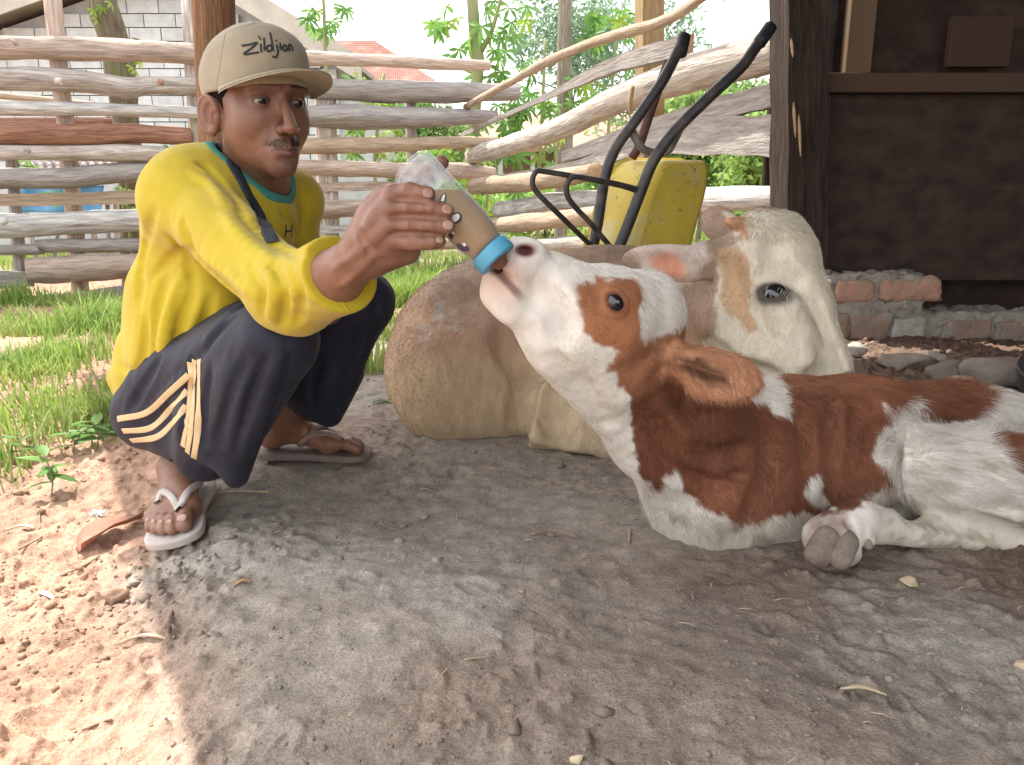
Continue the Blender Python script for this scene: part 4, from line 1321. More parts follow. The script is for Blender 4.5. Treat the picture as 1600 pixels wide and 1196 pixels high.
RUMPBROWN = [(1540, 672), (1580, 668), (1640, 700), (1640, 745), (1590, 735), (1555, 712)]
EARPOLY = [(1020, 540), (1060, 540), (1150, 538), (1200, 590), (1185, 625), (1130, 635), (1060, 612), (1020, 580)]

def calf_color(P):
    px, py = proj(P)
    P = np.asarray(P)
    n = fbm(P * 26, 3) * 9 + fbm(P * np.array([110, 110, 40]), 2) * 5
    white = np.array([0.70, 0.65, 0.58]); brown = np.array([0.208, 0.080, 0.043]); tan = np.array([0.36, 0.160, 0.082])
    def inside(poly, soft=4): return sstep(soft, -soft, poly_sd(px, py, poly) + n)
    body = inside(CALFBROWN)
    for w in (WITHERS, HIPWHITE, SIDEWHITE): body = body * (1 - inside(w))
    head_near = (P[:, 1] < 1.13)
    # the far side of the trunk mirrors the near one in colour only
    body = np.maximum(body, inside(RUMPBROWN))
    patch = inside(EYEPATCH) * head_near
    ear = (inside(EARPOLY) * (P[:, 1] < 1.12)) * (px > 1030)
    m = np.maximum(body, ear)
    bl = brown * (1 + 0.28 * fbm(P * 9, 3))[:, None]
    c = white * (1 + 0.06 * fbm(P * 12, 3))[:, None]
    # dirty yellow-grey on the legs and belly
    low = (sstep(0.13, 0.02, P[:, 2]) * 0.55)[:, None]
    c = c * (1 - low) + np.array([0.50, 0.42, 0.31]) * low
    necktan = sstep(640, 560, py)[:, None]
    c = c * (1 - m[:, None]) + (bl * (1 - necktan) + tan * necktan) * m[:, None]
    c = c * (1 - patch[:, None]) + np.array([0.35, 0.145, 0.070]) * patch[:, None]
    em = ear[:, None] * .75
    c = c * (1 - em) + np.array([.43, .215, .12]) * (1 + .2 * fbm(P * 18, 2))[:, None] * em
    ear_shade = sstep(9, -4, poly_sd(px, py, [(1062, 562), (1098, 568), (1136, 592), (1100, 590), (1070, 574)]))[:, None] * ear[:, None] * .75  # shadow in the ear fold, painted into the coat colour
    c = c * (1 - ear_shade) + np.array([.07, .03, .02]) * ear_shade
    # pink lips and muzzle
    pink = sstep(60, 8, np.hypot((px - 785) / 1.0, (py - 436) / 1.1)) * 0.6 * (P[:, 1] < 1.03)
    c = c * (1 - pink[:, None]) + np.array([0.50, 0.27, 0.20]) * pink[:, None]
    nose = sstep(16, 6, np.hypot((px - 822) / 1.6, py - 391)) * (P[:, 1] < 1.0)
    c = c * (1 - nose[:, None]) + np.array([0.17, 0.07, 0.062]) * nose[:, None]
    mouth = sstep(10, 3, np.abs((px - 762) * 0.757 - (py - 405) * 0.652)) * sstep(70, 40, np.hypot(px - 780, py - 420)) * 0.75 * sstep(850, 840, px) * (P[:, 1] < 1.0) * (py > 405)
    c = c * (1 - mouth[:, None]) + np.array([0.11, 0.035, 0.03]) * mouth[:, None]
    # foot: grey pads
    hoof = inside([(1262, 808), (1322, 808), (1334, 850), (1330, 895), (1255, 895), (1250, 840)], 12) * (P[:, 1] < 1.14)
    c = c * (1 - hoof[:, None]) + (np.array([0.30, 0.215, 0.17]) * (1 + 0.35 * fbm(P * 40, 3))[:, None]) * hoof[:, None]
    mud = (sstep(0.1, 0.5, fbm(P * 14 + 3, 3)) * sstep(0.11, 0.05, P[:, 2]) * 0.5)[:, None]
    c = c * (1 - mud) + np.array([0.16, 0.11, 0.08]) * mud
    lock = fbm(P * np.array([34, 34, 90]) + 8, 3)
    th = (sstep(1370, 1400, px) * sstep(650, 690, py))[:, None] * (sstep(.1, .6, lock) * .55)[:, None]
    c = c * (1 - th) + np.array([.33, .27, .19]) * th
    return np.clip(c, 0.01, 0.9)

def calf_comb(P):
    px, py = proj(P)
    neck = sstep(1180, 960, px)[:, None]
    thigh = (sstep(1370, 1420, px) * sstep(655, 700, py))[:, None]
    body = np.array([0.25, 0.1, -0.9]); nk = np.array([0.55, 0.35, -0.6]); th = np.array([0.9, 0.1, -0.35])
    d = body * (1 - neck) + nk * neck
    return d * (1 - thigh) + th * thigh

def lids(s, bvh, px, py, pts_up, pts_lo, r1=3.0, r2=2.5):
    pass

calf = thing('calf', 'white and brown newborn calf lying down with its head raised to drink from the bottle', 'calf', (0.55, 1.35, 0))
cs = calf_sdf()
cV, cF = cs.mesh(0.0034)
cbvh = bvh_of(cV, cF)
ec, er, en = eye_on(cbvh, 962, 473, 19, 0.62)
# eyelids: a ring of flesh around the ball, then the ball itself
to = (CAMP - ec) / np.linalg.norm(CAMP - ec)
def lid_ring(s, ec, er, M, a, b, thick, k=0.006, tip=0.0):
    pts = []
    for t in np.linspace(0, 2 * math.pi, 15):
        u, v = math.cos(t) * a, math.sin(t) * b
        q = max(er * er - u * u * 0.8 - v * v, 0.1 * er * er)
        pts.append((ec + M[0] * u + M[1] * v + M[2] * math.sqrt(q) * 0.93, thick))
    for i in range(len(pts) - 1): s.cone(pts[i][0], pts[i][1], pts[i + 1][0], pts[i + 1][1], k)
ME = view_axes(ec, (0.62, 0.78))
ME[2] = (ME[2] * 0.6 + en * 0.5); ME[2] /= np.linalg.norm(ME[2]); ME[0] -= ME[2] * ME[0].dot(ME[2]); ME[0] /= np.linalg.norm(ME[0]); ME[1] = np.cross(ME[2], ME[0])
cs.ops.pop()
cs.ell(ec + ME[2] * er * 0.9, np.array([er * 0.95, er * 0.72, er * 0.8]), M=ME, k=0.004, mode='s')
lid_ring(cs, ec, er, ME, er * 1.02, er * 0.80, 0.0026)
for pts, dp, r in (([(1408, 652), (1392, 690), (1388, 740), (1400, 790), (1425, 806)], .014, .016), ([(1425, 806), (1480, 812), (1540, 822), (1600, 838)], .012, .016),
                   ([(1368, 668), (1360, 720), (1372, 775)], .010, .02), ([(1410, 640), (1450, 652), (1510, 665)], .006, .016), ([(1250, 640), (1262, 700), (1258, 770)], .005, .018),
                   ([(1295, 640), (1304, 700), (1300, 770)], .005, .018), ([(1335, 650), (1340, 700), (1336, 760)], .005, .018), ([(1190, 640), (1205, 690), (1195, 760), (1170, 800)], .008, .018),
                   ([(1040, 590), (1080, 640), (1110, 668)], .006, .014), ([(1010, 640), (1040, 700), (1050, 745)], .005, .014), ([(1062, 742), (1090, 752), (1130, 770)], .008, .012), ([(1085, 700), (1120, 715), (1165, 700)], .006, .012),
                   ([(860, 560), (905, 600), (950, 660)], .003, .012), ([(845, 462), (868, 482), (880, 520)], .004, .012)):
    crease_on(cs, cbvh, pts, dp, r, .02)
cs.warp(lambda P: 0.0016 * fbm(P * 22, 3) + 0.0005 * fbm(P * 90, 2))
cV, cF = cs.mesh(0.003)
ccol = calf_color(cV)
lid = sstep(1.42, 1.1, np.linalg.norm((cV - ec) @ ME.T / np.array([er * 1.02, er * .8, er * 1.2]), axis=1))[:, None]
ccol = ccol * (1 - 0.75 * lid) + np.array([0.10, 0.035, 0.02]) * 0.75 * lid
obj('body', cV, cF, hide_mat, calf, col=ccol)
s = Sdf()
s.cone(*PR(1292, 842, 1.088, 23), *PR(1278, 866, 1.072, 21), k=.004)
s.cone(*PR(1320, 848, 1.082, 21), *PR(1312, 872, 1.066, 19), k=.002)
s.ell(PR(1290, 868, 1.035, 1)[0], (.022, .012, .013), k=.008, mode='s'); s.ell(PR(1318, 874, 1.032, 1)[0], (.014, .012, .011), k=.006, mode='s')
s.warp(lambda P: .0015 * fbm(P * 60, 3))
V, Fc = s.mesh(.0022); obj('hoof', V, Fc, hoof_mat, calf)
s = Sdf(); s.cone(*PR(1348, 838, 1.098, 11), *PR(1356, 852, 1.094, 8), k=.003); V, Fc = s.mesh(.002, lv=2); obj('dewclaw', V, Fc, hoof_mat, calf)
eV, eF, _ = uvsphere(ec, er, M=ME)
obj('eye', eV, eF, eye_mat, calf)
def calf_len(P):
    px, py = proj(P)
    l = np.where(px > 1385, 0.028, np.where(px > 1000, 0.013, 0.007))
    l = np.where((px < 860), 0.003, l)
    l = np.where((px > 1030) & (py > 535) & (py < 640) & (P[:, 1] < 1.12), 0.015, l)
    l = np.where((py > 790) & (px > 1250) & (P[:, 1] < 1.22), 0.004, l)
    return l
def calf_keep(P):
    px, py = proj(P)
    k = np.ones(len(P))
    k = np.where((px < 832) & (P[:, 1] < 1.02), 0.0, k)
    k = np.where((px < 1330) & (py > 800) & (px > 1250) & (P[:, 1] < 1.13), 0.0, k)
    k = np.where(np.linalg.norm((P - ec), axis=1) < er * 1.25, 0.0, k)
    return k
fur('fur', cV, cF, calf, 240000, calf_len, calf_color, calf_comb, hair_mat, calf_keep, radius=0.00030, lift=0.34, seed=3, curl=0.55)

# ---- cow ------------------------------------------------------------------
def cow_sdf():
    s = Sdf()
    s.chain([PR(714, 576, 1.96, 113), PR(765, 548, 2.06, 126)], k=0.06)
    s.cone(*PR(690, 500, 2.02, 52), *PR(800, 440, 2.12, 50), k=0.08)       # croup
    s.chain([PR(765, 548, 2.06, 126), PR(950, 525, 2.25, 132), PR(1070, 520, 2.2, 124)], k=0.06)
    s.chain([PR(900, 610, 1.95, 95), PR(1060, 620, 2.0, 95)], k=0.06)
    s.cone(*PR(700, 640, 1.86, 60), *PR(800, 640, 1.86, 60), k=0.06)
    # bent hind leg in front
    s.chain([PR(866, 590, 1.88, 40), PR(852, 640, 1.80, 38), PR(846, 684, 1.745, 32)], k=0.03)
    s.chain([PR(846, 684, 1.745, 32), PR(900, 686, 1.73, 32), PR(990, 700, 1.68, 30), PR(1080, 712, 1.66, 26)], k=0.025)
    s.cone(*PR(910, 645, 1.79, 52), *PR(990, 655, 1.76, 52), k=0.04)
    # brisket and folded fore leg (mostly behind the calf)
    s.cone(*PR(1110, 620, 1.85, 80), *PR(1190, 600, 1.82, 60), k=0.05)
    # neck with folds
    s.chain([PR(1050, 510, 2.08, 104), PR(1130, 478, 1.90, 84), PR(1170, 450, 1.8, 72)], k=0.05)
    for q in range(7):
        x = 1042 + q * 11
        Y = 1.895 - q * 0.018
        s.cone(*PR(x, 440, Y + 0.02, 3.2), *PR(x + 8, 570, Y, 3.5), k=0.015)
    # head
    s.chain([PR(1203, 418, 1.76, 78), PR(1226, 480, 1.69, 64), PR(1274, 566, 1.60, 51)], k=0.04)
    s.cone(*PR(1166, 500, 1.74, 70), *PR(1195, 540, 1.69, 58), k=0.04)
    s.cone(*PR(1190, 545, 1.68, 52), *PR(1262, 585, 1.58, 42), k=0.035)
    s.cone(*PR(1188, 362, 1.78, 34), *PR(1222, 364, 1.79, 32), k=0.04)
    s.cone(*PR(1272, 572, 1.57, 52), *PR(1290, 602, 1.55, 45), k=0.02)
    s.cone(*PR(1215, 440, 1.665, 12), *PR(1250, 445, 1.655, 10), k=0.03)    # brow
    s.ell(PR(1208, 462, 1.655, 1)[0], np.array([0.042, 0.036, 0.03]), k=0.03)
    s.cone(*PR(1252, 455, 1.60, 12), *PR(1290, 580, 1.52, 8), k=0.05, mode='s')
    s.ell(PR(1327, 592, 1.555, 1)[0], np.array([0.012, 0.016, 0.009]), k=0.008, mode='s')
    # horn bud
    s.cone(*PR(1160, 353, 1.75, 12), *PR(1140, 347, 1.735, 6), k=0.006)
    # near ear
    e = PR(1050, 411, 1.74, 1)[0]
    M = view_axes(e, (1, 0.08), -0.12, -0.2)
    s.cone(*PR(1140, 398, 1.76, 26), *PR(1092, 404, 1.75, 24), k=0.03)
    s.ell(e, np.array([0.112, 0.044, 0.017]), M=M, k=0.012)
    s.ell(PR(1036, 412, 1.715, 1)[0], np.array([0.085, 0.031, 0.019]), M=M, k=0.006, mode='s')
    # far ear
    e2 = PR(1126, 352, 1.88, 1)[0]
    s.ell(e2, np.array([0.052, 0.040, 0.014]), M=view_axes(e2, (0.9, 0.7), 0.2), k=0.012)
    s.ell(PR(1122, 348, 1.86, 1)[0], np.array([0.040, 0.028, 0.010]), M=view_axes(e2, (0.9, 0.7), 0.2), k=0.008, mode='s')
    return s

def cow_color(P):
    px, py = proj(P)
    P = np.asarray(P)
    n = fbm(P * 20, 3) * 7 + fbm(P * 70, 2) * 3
    def inside(poly, soft=5): return sstep(soft, -soft, poly_sd(px, py, poly) + n)[:, None]
    tan = np.array([0.37, 0.238, 0.155]); grey = np.array([0.33, 0.238, 0.175]); pale = np.array([0.50, 0.385, 0.265]); cream = np.array([0.60, 0.53, 0.415])
    c = np.tile(tan, (len(P), 1)) * (1 + 0.16 * fbm(P * 6, 4) + 0.16 * fbm(P * np.array([75, 75, 12]), 2))[:, None]
    g = (sstep(560, 430, py) * sstep(620, 700, px) * 0.8)[:, None]
    c = c * (1 - g) + grey * g
    leg = inside([(812, 600), (860, 575), (1000, 590), (1100, 640), (1100, 760), (812, 760)], 14) * 0.85
    c = c * (1 - leg) + pale * leg
    b = (sstep(0.10, 0.0, P[:, 2]) * 0.25)[:, None]  # darker towards the ground, shading put into the coat colour
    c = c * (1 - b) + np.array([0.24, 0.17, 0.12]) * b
    front = (P[:, 1] < 1.93)[:, None]
    head = inside([(1130, 330), (1300, 325), (1400, 480), (1400, 620), (1090, 640), (1095, 545), (1118, 515), (1124, 480), (1118, 420), (1128, 392), (1150, 382), (1158, 395), (1148, 375)], 4) * front
    c = c * (1 - head) + cream * (1 + 0.06 * fbm(P * 10, 3))[:, None] * head
    pt = inside([(1122, 392), (1150, 384), (1168, 402), (1178, 440), (1176, 480), (1184, 512), (1172, 518), (1160, 500), (1140, 492), (1128, 460)], 4) * front
    c = c * (1 - pt) + np.array([0.47, 0.31, 0.185]) * pt
    chin = (sstep(520, 585, py) * sstep(1200, 1130, px) * 0.35)[:, None] * front
    c = c * (1 - chin) + np.array([0.62, 0.50, 0.30]) * chin
    # grey-brown ear, pink inside
    ear = inside([(970, 375), (1100, 375), (1110, 400), (1090, 435), (1060, 445), (1010, 430)], 8) * (P[:, 1] < 1.9)[:, None]
    c = c * (1 - ear * 0.85) + np.array([0.60, 0.50, 0.43]) * ear * 0.85
    pk = 0.85 * inside([(1014, 400), (1046, 394), (1072, 412), (1068, 434), (1044, 434), (1020, 418)], 10) * (P[:, 1] < 1.9)[:, None]
    c = c * (1 - pk) + np.array([0.62, 0.25, 0.14]) * pk
    horn = inside([(1132, 338), (1165, 338), (1165, 366), (1140, 362)], 4) * (P[:, 1] < 1.8)[:, None]
    c = c * (1 - horn) + np.array([0.50, 0.27, 0.15]) * horn
    eyel = (sstep(30, 14, np.hypot((px - 1210) / 1.5, (py - 460))) * 0.55)[:, None] * front
    c = c * (1 - eyel) + np.array([0.36, 0.31, 0.25]) * eyel
    tear = inside([(1242, 452), (1254, 458), (1256, 480), (1246, 505), (1242, 490), (1248, 472)], 4) * front * 0.7
    c = c * (1 - tear) + np.array([0.32, 0.21, 0.12]) * tear
    no = (sstep(14, 7, np.hypot(px - 1326, py - 591)))[:, None] * front
    c = c * (1 - no) + np.array([0.08, 0.06, 0.055]) * no
    # dried mud on the rump
    md = (sstep(0.28, 0.6, fbm(P * 45, 3)) * sstep(60, 20, np.hypot((px - 692), (py - 495) * 0.8)) * 0.8)[:, None]
    c = c * (1 - md) + np.array([0.42, 0.36, 0.31]) * md
    return np.clip(c, 0.02, 0.85)

cow = thing('cow', 'tan cow with a cream face lying on the soil behind the calf', 'cow', (0.2, 2.0, 0))
ws = cow_sdf()
wV, wF = ws.mesh(0.006)
wb = bvh_of(wV, wF)
wc, wr, wn = eye_on(wb, 1211, 461, 21, 0.62)
MW = view_axes(wc, (0.93, 0.36))
ws.ell(wc + MW[2] * wr * 0.9, np.array([wr * 0.98, wr * 0.62, wr * 0.8]), M=MW, k=0.005, mode='s')
lid_ring(ws, wc, wr, MW, wr * 1.08, wr * 0.70, 0.0045, 0.008)
for q in range(3):      # crow lines over the eye
    ws.cone(*PR(1180 + q * 3, 428 - q * 7, 1.66, 2), *PR(1250, 432 - q * 6, 1.645, 2), k=0.014)
wb = bvh_of(*ws.mesh(.007))
for pts, dp, r in (([(826, 585), (816, 630), (810, 690), (812, 712)], .022, .022), ([(826, 588), (856, 572), (900, 568)], .012, .025),
                   ([(795, 520), (803, 560)], .004, .05), ([(812, 700), (860, 716), (930, 722)], .006, .02), ([(875, 610), (868, 650), (880, 690)], .010, .03),
                   ([(1258, 480), (1272, 510), (1284, 540)], .003, .018), ([(1118, 540), (1150, 575), (1215, 592)], .012, .02), ([(1140, 420), (1150, 480), (1140, 540)], .010, .025), ([(1180, 488), (1212, 500), (1245, 492)], .006, .012),
                   ([(1182, 440), (1208, 428), (1244, 440)], .006, .010), ([(1300, 568), (1290, 588), (1262, 597)], .003, .010), ([(1205, 372), (1212, 410), (1222, 440)], .004, .02)):
    crease_on(ws, wb, pts, dp, r, .03)
for pts, hh, r in (([(668, 478), (690, 462), (716, 456)], .014, .03), ([(1225, 478), (1262, 540)], .006, .02), ([(850, 420), (920, 400), (985, 396)], .008, .03)):
    crease_on(ws, wb, pts, hh, r, .04, True)
ws.warp(lambda P: 0.0022 * fbm(P * 9, 3) + 0.0010 * fbm(P * np.array([70, 70, 14]), 2), 0.04)
wV, wF = ws.mesh(0.005)
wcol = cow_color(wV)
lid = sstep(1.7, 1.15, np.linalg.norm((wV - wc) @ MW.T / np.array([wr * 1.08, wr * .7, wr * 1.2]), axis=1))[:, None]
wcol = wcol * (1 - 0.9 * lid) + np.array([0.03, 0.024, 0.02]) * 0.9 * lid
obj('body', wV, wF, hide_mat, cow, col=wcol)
eV, eF, _ = uvsphere(wc, wr, M=MW)
obj('eye', eV, eF, eye_mat, cow)
LASH = 1 if MW[1][2] > 0 else -1
lm = MB()
for q in range(9):     # pale lashes hanging over the eye
    t = math.pi * (0.14 + 0.6 * q / 15)
    a = wc + MW[0] * math.cos(t) * wr * 1.05 + MW[1] * math.sin(t) * wr * 0.68 * LASH + MW[2] * wr * 0.75
    b = a + MW[2] * 0.012 - MW[1] * 0.002 * LASH + MW[0] * 0.003 * random.uniform(-1, 1); c_ = b + MW[2] * 0.006 - MW[1] * 0.007 * LASH
    lm.add(*tube([a, b, c_], [0.0006, 0.0004, 0.00015], 4))
lm.build('eyelashes', mat('pale_lashes', (0.6, 0.55, 0.45), rough=0.6), cow)
def cow_comb(P):
    px, py = proj(P)
    h = sstep(1080, 1140, px)[:, None]
    return np.array([-0.35, -0.1, -0.85]) * (1 - h) + np.array([0.25, 0, -0.9]) * h
def cow_len(P):
    px, py = proj(P)
    l = np.full(len(P), 0.009)
    return np.where((py < 372) & (px > 1150), 0.018, l)
def cow_keep(P):
    px, py = proj(P)
    k = np.where(np.linalg.norm(P - wc, axis=1) < wr * 1.3, 0.0, 1.0)
    return np.where(P[:, 1] < 2.25, k, 0.3) * (P[:, 2] > -0.01)
fur('fur', wV, wF, cow, 170000, cow_len, cow_color, cow_comb, hair_mat, cow_keep, radius=0.00042, lift=0.25, seed=5, curl=0.4, var=(0.55, 1.3))
# ------------------------------------------------------------------ the man
skin_mat = mat('skin', (0.90, 0.90, 0.90), (1.08, 1.06, 1.05), scale=60, vcol=True, rough=0.44, spec=0.4, sss=0.06, bump=0.3, bscale=380, bdist=0.002)
person = thing('person', 'squatting man in yellow long-sleeved shirt and beige cap holding a milk bottle', 'person', (-0.6, 1.4, -0.03))
HA = R(44)
fw = np.array([math.sin(HA), -math.cos(HA), 0.0]); lf = np.array([math.cos(HA), math.sin(HA), 0.0]); upv = np.array([0, 0, 1.0])
tilt = R(-7)     # chin slightly down
fw2 = fw * math.cos(tilt) + upv * math.sin(tilt); up2 = upv * math.cos(tilt) - fw * math.sin(tilt)
HM = np.stack([lf, fw2, up2])                 # rows: person's left, forward, up
rl = R(-2); RL = np.array([[math.cos(rl), 0, -math.sin(rl)], [0, 1, 0], [math.sin(rl), 0, math.cos(rl)]])
HM = HM @ RL
lf, fw2, up2 = HM; fw = fw2
HO = W(401, 155, 1.385)
def hp(x, y, z): return HO + np.array([x, y, z]) @ HM

def head(s):
    s.ell(hp(0, -.006, .03), (.073, .094, .088), HM, k=.01)
    s.ell(hp(0, .029, -.034), (.0560, .060, .083), HM, k=.03)
    for q in (-1, 1):
        s.cone(hp(q * .046, .010, -.056), .018, hp(q * .008, .074, -.101), .0145, .03)
        s.ell(hp(q * .041, .052, -.035), (.0215, .025, .027), HM, k=.03)
        s.cone(hp(q * .010, .090, .020), .0065, hp(q * .046, .073, .018), .0075, .014)
    s.ell(hp(0, .080, -.105), (.0160, .0155, .0135), HM, k=.02)
    s.ell(hp(0, .078, -.074), (.029, .026, .026), HM, k=.02)
    for q in (-1, 1):
        s.ell(hp(q * .033, .098, -.003), (.0175, .017, .0115), HM, k=.014, mode='s')
        s.ell(hp(q * .0328, .0735, -.003), (.0162, .0146, .0140), HM, k=.005)
    # nose
    s.cone(hp(0, .090, .004), .0072, hp(0, .1135, -.040), .0098, .009)
    s.ell(hp(0, .112, -.044), (.0098, .0095, .0085), HM, k=.006)
    for q in (-1, 1):
        s.ell(hp(q * .0130, .1015, -.0462), (.0078, .0100, .0070), HM, k=.006)
        s.ell(hp(q * .0075, .107, -.0545), (.0042, .0055, .0035), HM, k=.003, mode='s')
        s.cone(hp(q * .022, .098, -.047), .0022, hp(q * .030, .088, -.072), .002, .010, 's')
    # lips
    for q in (-1, 1):
        s.cone(hp(0, .1030, -.0720), .0046, hp(q * .022, .0895, -.0765), .0022, .004)
        s.cone(hp(0, .1010, -.0832), .0055, hp(q * .019, .0895, -.079), .0026, .004)
        s.cone(hp(0, .110, -.0772), .0014, hp(q * .025, .0955, -.0778), .0012, .0025, 's')
    s.cone(hp(-.012, .1015, -.0945), .003, hp(.012, .1015, -.0945), .003, .012, 's')
    # eye slits
    for q in (-1, 1):
        s.ell(hp(q * .0330, .090, -.0042), (.0165, .018, .0037), HM, k=.0012, mode='s')
    # ears
    for q in (-1, 1):
        a = R(22) * q
        EM = np.stack([lf * math.cos(a) + fw * math.sin(a), fw * math.cos(a) - lf * math.sin(a), upv])
        s.ell(hp(q * .079, -.010, -0.0290), (.0075, .021, .032), EM, k=.006)
        s.ell(hp(q * .0855, -.003, -0.0280), (.0095, .0125, .0215), EM, k=.003, mode='s')
        s.ell(hp(q * .066, -.012, -.030), (.013, .014, .026), HM, k=.008)
        rim = [hp(q * .080, -.010, -0.0290) + (EM[1] * math.cos(t) * .0185 + EM[2] * math.sin(t) * .0295) + EM[0] * q * .004 for t in np.linspace(.3, 4.4, 12)]
        for i in range(11): s.cone(rim[i], .0030, rim[i + 1], .0030, .003)
        s.cone(hp(q * .079, -.002, -0.0390), .004, hp(q * .081, .000, -0.0230), .003, .004)
        s.cone(hp(q * .078, -.003, -0.0550), .0065, hp(q * .077, -.006, -0.0590), .0055, .006)

def foot_frame(heel, toe, med, lift):
    """heel and toe ends of the sole on the ground, direction of the big-toe side"""
    heel = np.array([heel[0], heel[1], gz_base(np.array([heel[0]]), np.array([heel[1]]))[0] + lift]); toe = np.array([toe[0], toe[1], gz_base(np.array([toe[0]]), np.array([toe[1]]))[0] + lift])
    ax = toe - heel; L_ = np.linalg.norm(ax); ax /= L_
    sd = np.array(med, dtype=float); sd -= ax * sd.dot(ax); sd /= np.linalg.norm(sd)
    c = (heel + toe) / 2
    za = gz_base(np.array([c[0] + sd[0] * .05]), np.array([c[1] + sd[1] * .05]))[0]; zb_ = gz_base(np.array([c[0] - sd[0] * .05]), np.array([c[1] - sd[1] * .05]))[0]
    sd = sd + np.array([0, 0, (za - zb_) / .1 * .6]); sd -= ax * sd.dot(ax); sd /= np.linalg.norm(sd)
    n = np.cross(ax, sd); n = n if n[2] > 0 else -n
    return heel, ax, sd, n, L_
TH = .016
FOOT_R = (foot_frame((-.640, 1.475), (-.590, 1.222), (1, .2, 0), .006), W(293, 717, 1.43))
FOOT_L = (foot_frame((-.572, 1.648), (-.312, 1.636), (0, -1, 0), .006), W(440, 655, 1.612))
def fpt(fr, a, b, z): return fr[0] + fr[1] * a * fr[4] / .262 + fr[2] * b + fr[3] * (z + TH)
def foot(s, fr, ank):
    f = lambda a, b, z: fpt(fr, a, b, z)
    s.cone(ank, .034, f(.055, 0, .055), .034, k=.02)
    s.cone(f(.045, 0, .06), .033, f(.034, 0, .028), .029, k=.02)
    s.cone(f(.07, .004, .062), .030, f(.165, .018, .022), .023, k=.03)
    s.cone(f(.07, -.006, .05), .026, f(.160, -.020, .018), .019, k=.03)
    s.cone(f(.175, .026, .020), .0205, f(.170, -.030, .015), .0165, k=.02)
    s.ell(f(.050, .034, .075), (.012, .012, .012), k=.014); s.ell(f(.045, -.034, .065), (.012, .012, .012), k=.014)
    for (b0, a1, b1, r0, r1) in ((.027, .232, .026, .0145, .0132), (.007, .236, .005, .0105, .0098), (-.009, .228, -.012, .010, .0094), (-.023, .217, -.027, .0095, .009), (-.035, .202, -.041, .009, .0085)):
        s.cone(f(.178, b0, .021), r0, f(a1 - .022, b1, .021), r0 * .95, k=.008)
        s.cone(f(a1 - .022, b1, .021), r0 * .95, f(a1, b1, .0105), r1, k=.004)
def man_body():
    s = Sdf()
    # trunk and limbs under the clothes
    nb = PR(398, 285, 1.475, 38)
    s.chain([PR(262, 600, 1.49, 62), PR(305, 470, 1.46, 74), PR(365, 360, 1.48, 76)], k=.05)
    s.cone(*PR(300, 318, 1.38, 44), *PR(455, 322, 1.57, 34), k=.04)
    s.cone(hp(0, -.022, -.07), .050, nb[0], .054, .03)
    s.cone(hp(0, .02, -.105), .018, nb[0] + fw * .03, .03, .03)
    s.cone(nb[0], .052, *PR(370, 350, 1.48, 60), k=.04)
    # right arm
    s.chain([PR(300, 318, 1.37, 44), PR(450, 460, 1.13, 35)], k=.03)
    s.chain([PR(450, 460, 1.13, 35), PR(518, 438, 1.04, 43), PR(576, 392, 0.965, 35)], k=.02)
    # left arm, resting in the lap
    s.chain([PR(455, 322, 1.57, 32), PR(452, 450, 1.60, 30), PR(495, 480, 1.47, 22), PR(512, 484, 1.45, 24)], k=.02)
    # legs
    s.cone(*PR(285, 600, 1.43, 50), *PR(432, 532, 1.20, 38), k=.03)
    s.chain([PR(432, 532, 1.20, 38), PR(352, 640, 1.31, 36), (W(293, 717, 1.43), .033)], k=.02)
    s.cone(*PR(340, 600, 1.54, 50), *PR(560, 475, 1.52, 36), k=.03)
    s.chain([PR(560, 475, 1.52, 34), PR(490, 590, 1.57, 36), (W(440, 655, 1.612), .033)], k=.02)
    foot(s, *FOOT_R); foot(s, *FOOT_L)
    # right hand round the bottle
    s.cone(*PR(572, 394, .965, 35), *PR(598, 362, .945, 36), k=.02)
    s.cone(*PR(604, 318, .945, 24), *PR(612, 378, .945, 25), k=.025)
    s.cone(*PR(590, 350, .95, 30), *PR(625, 340, .965, 24), k=.03)
    s.cone(*PR(585, 390, .955, 24), *PR(640, 394, .952, 14), k=.03)       # heel of the hand
    s.chain([PR(606, 306, .936, 17.5), PR(640, 300, .918, 14.5), PR(668, 304, .914, 12.8)], k=.010, kj=.004)
    s.chain([PR(602, 330, .930, 17.0), PR(643, 325, .911, 14.8), PR(676, 328, .908, 13.2), PR(697, 330, .910, 12.6)], k=.0045, kj=.0025)
    s.chain([PR(602, 354, .930, 16.5), PR(645, 351, .910, 14.4), PR(678, 352, .907, 13.0), PR(698, 354, .909, 12.4)], k=.0045, kj=.0025)
    s.chain([PR(606, 377, .932, 15.5), PR(645, 378, .914, 13.4), PR(672, 378, .911, 12.2), PR(686, 377, .914, 11.4)], k=.0045, kj=.0025)
    for x, y, Y in ((612, 300, .921), (610, 324, .913), (610, 350, .913), (614, 375, .917)):
        s.ell(PR(x, y, Y, 1)[0], (.009, .006, .007), k=.008)
    # thumb behind the bottle
    s.chain([PR(600, 350, .965, 22), PR(640, 300, .995, 17), PR(672, 272, 1.0, 15), PR(690, 254, .998, 12)], k=.02, kj=.006)
    head(s)
    # tendons of the wrist
    s.cone(*PR(540, 410, .97, 4), *PR(585, 368, .93, 5), k=.012)
    s.cone(*PR(545, 440, .975, 4), *PR(590, 400, .935, 4), k=.012)
    s.warp(lambda P: 0.0008 * fbm(P * 40, 2))
    return s

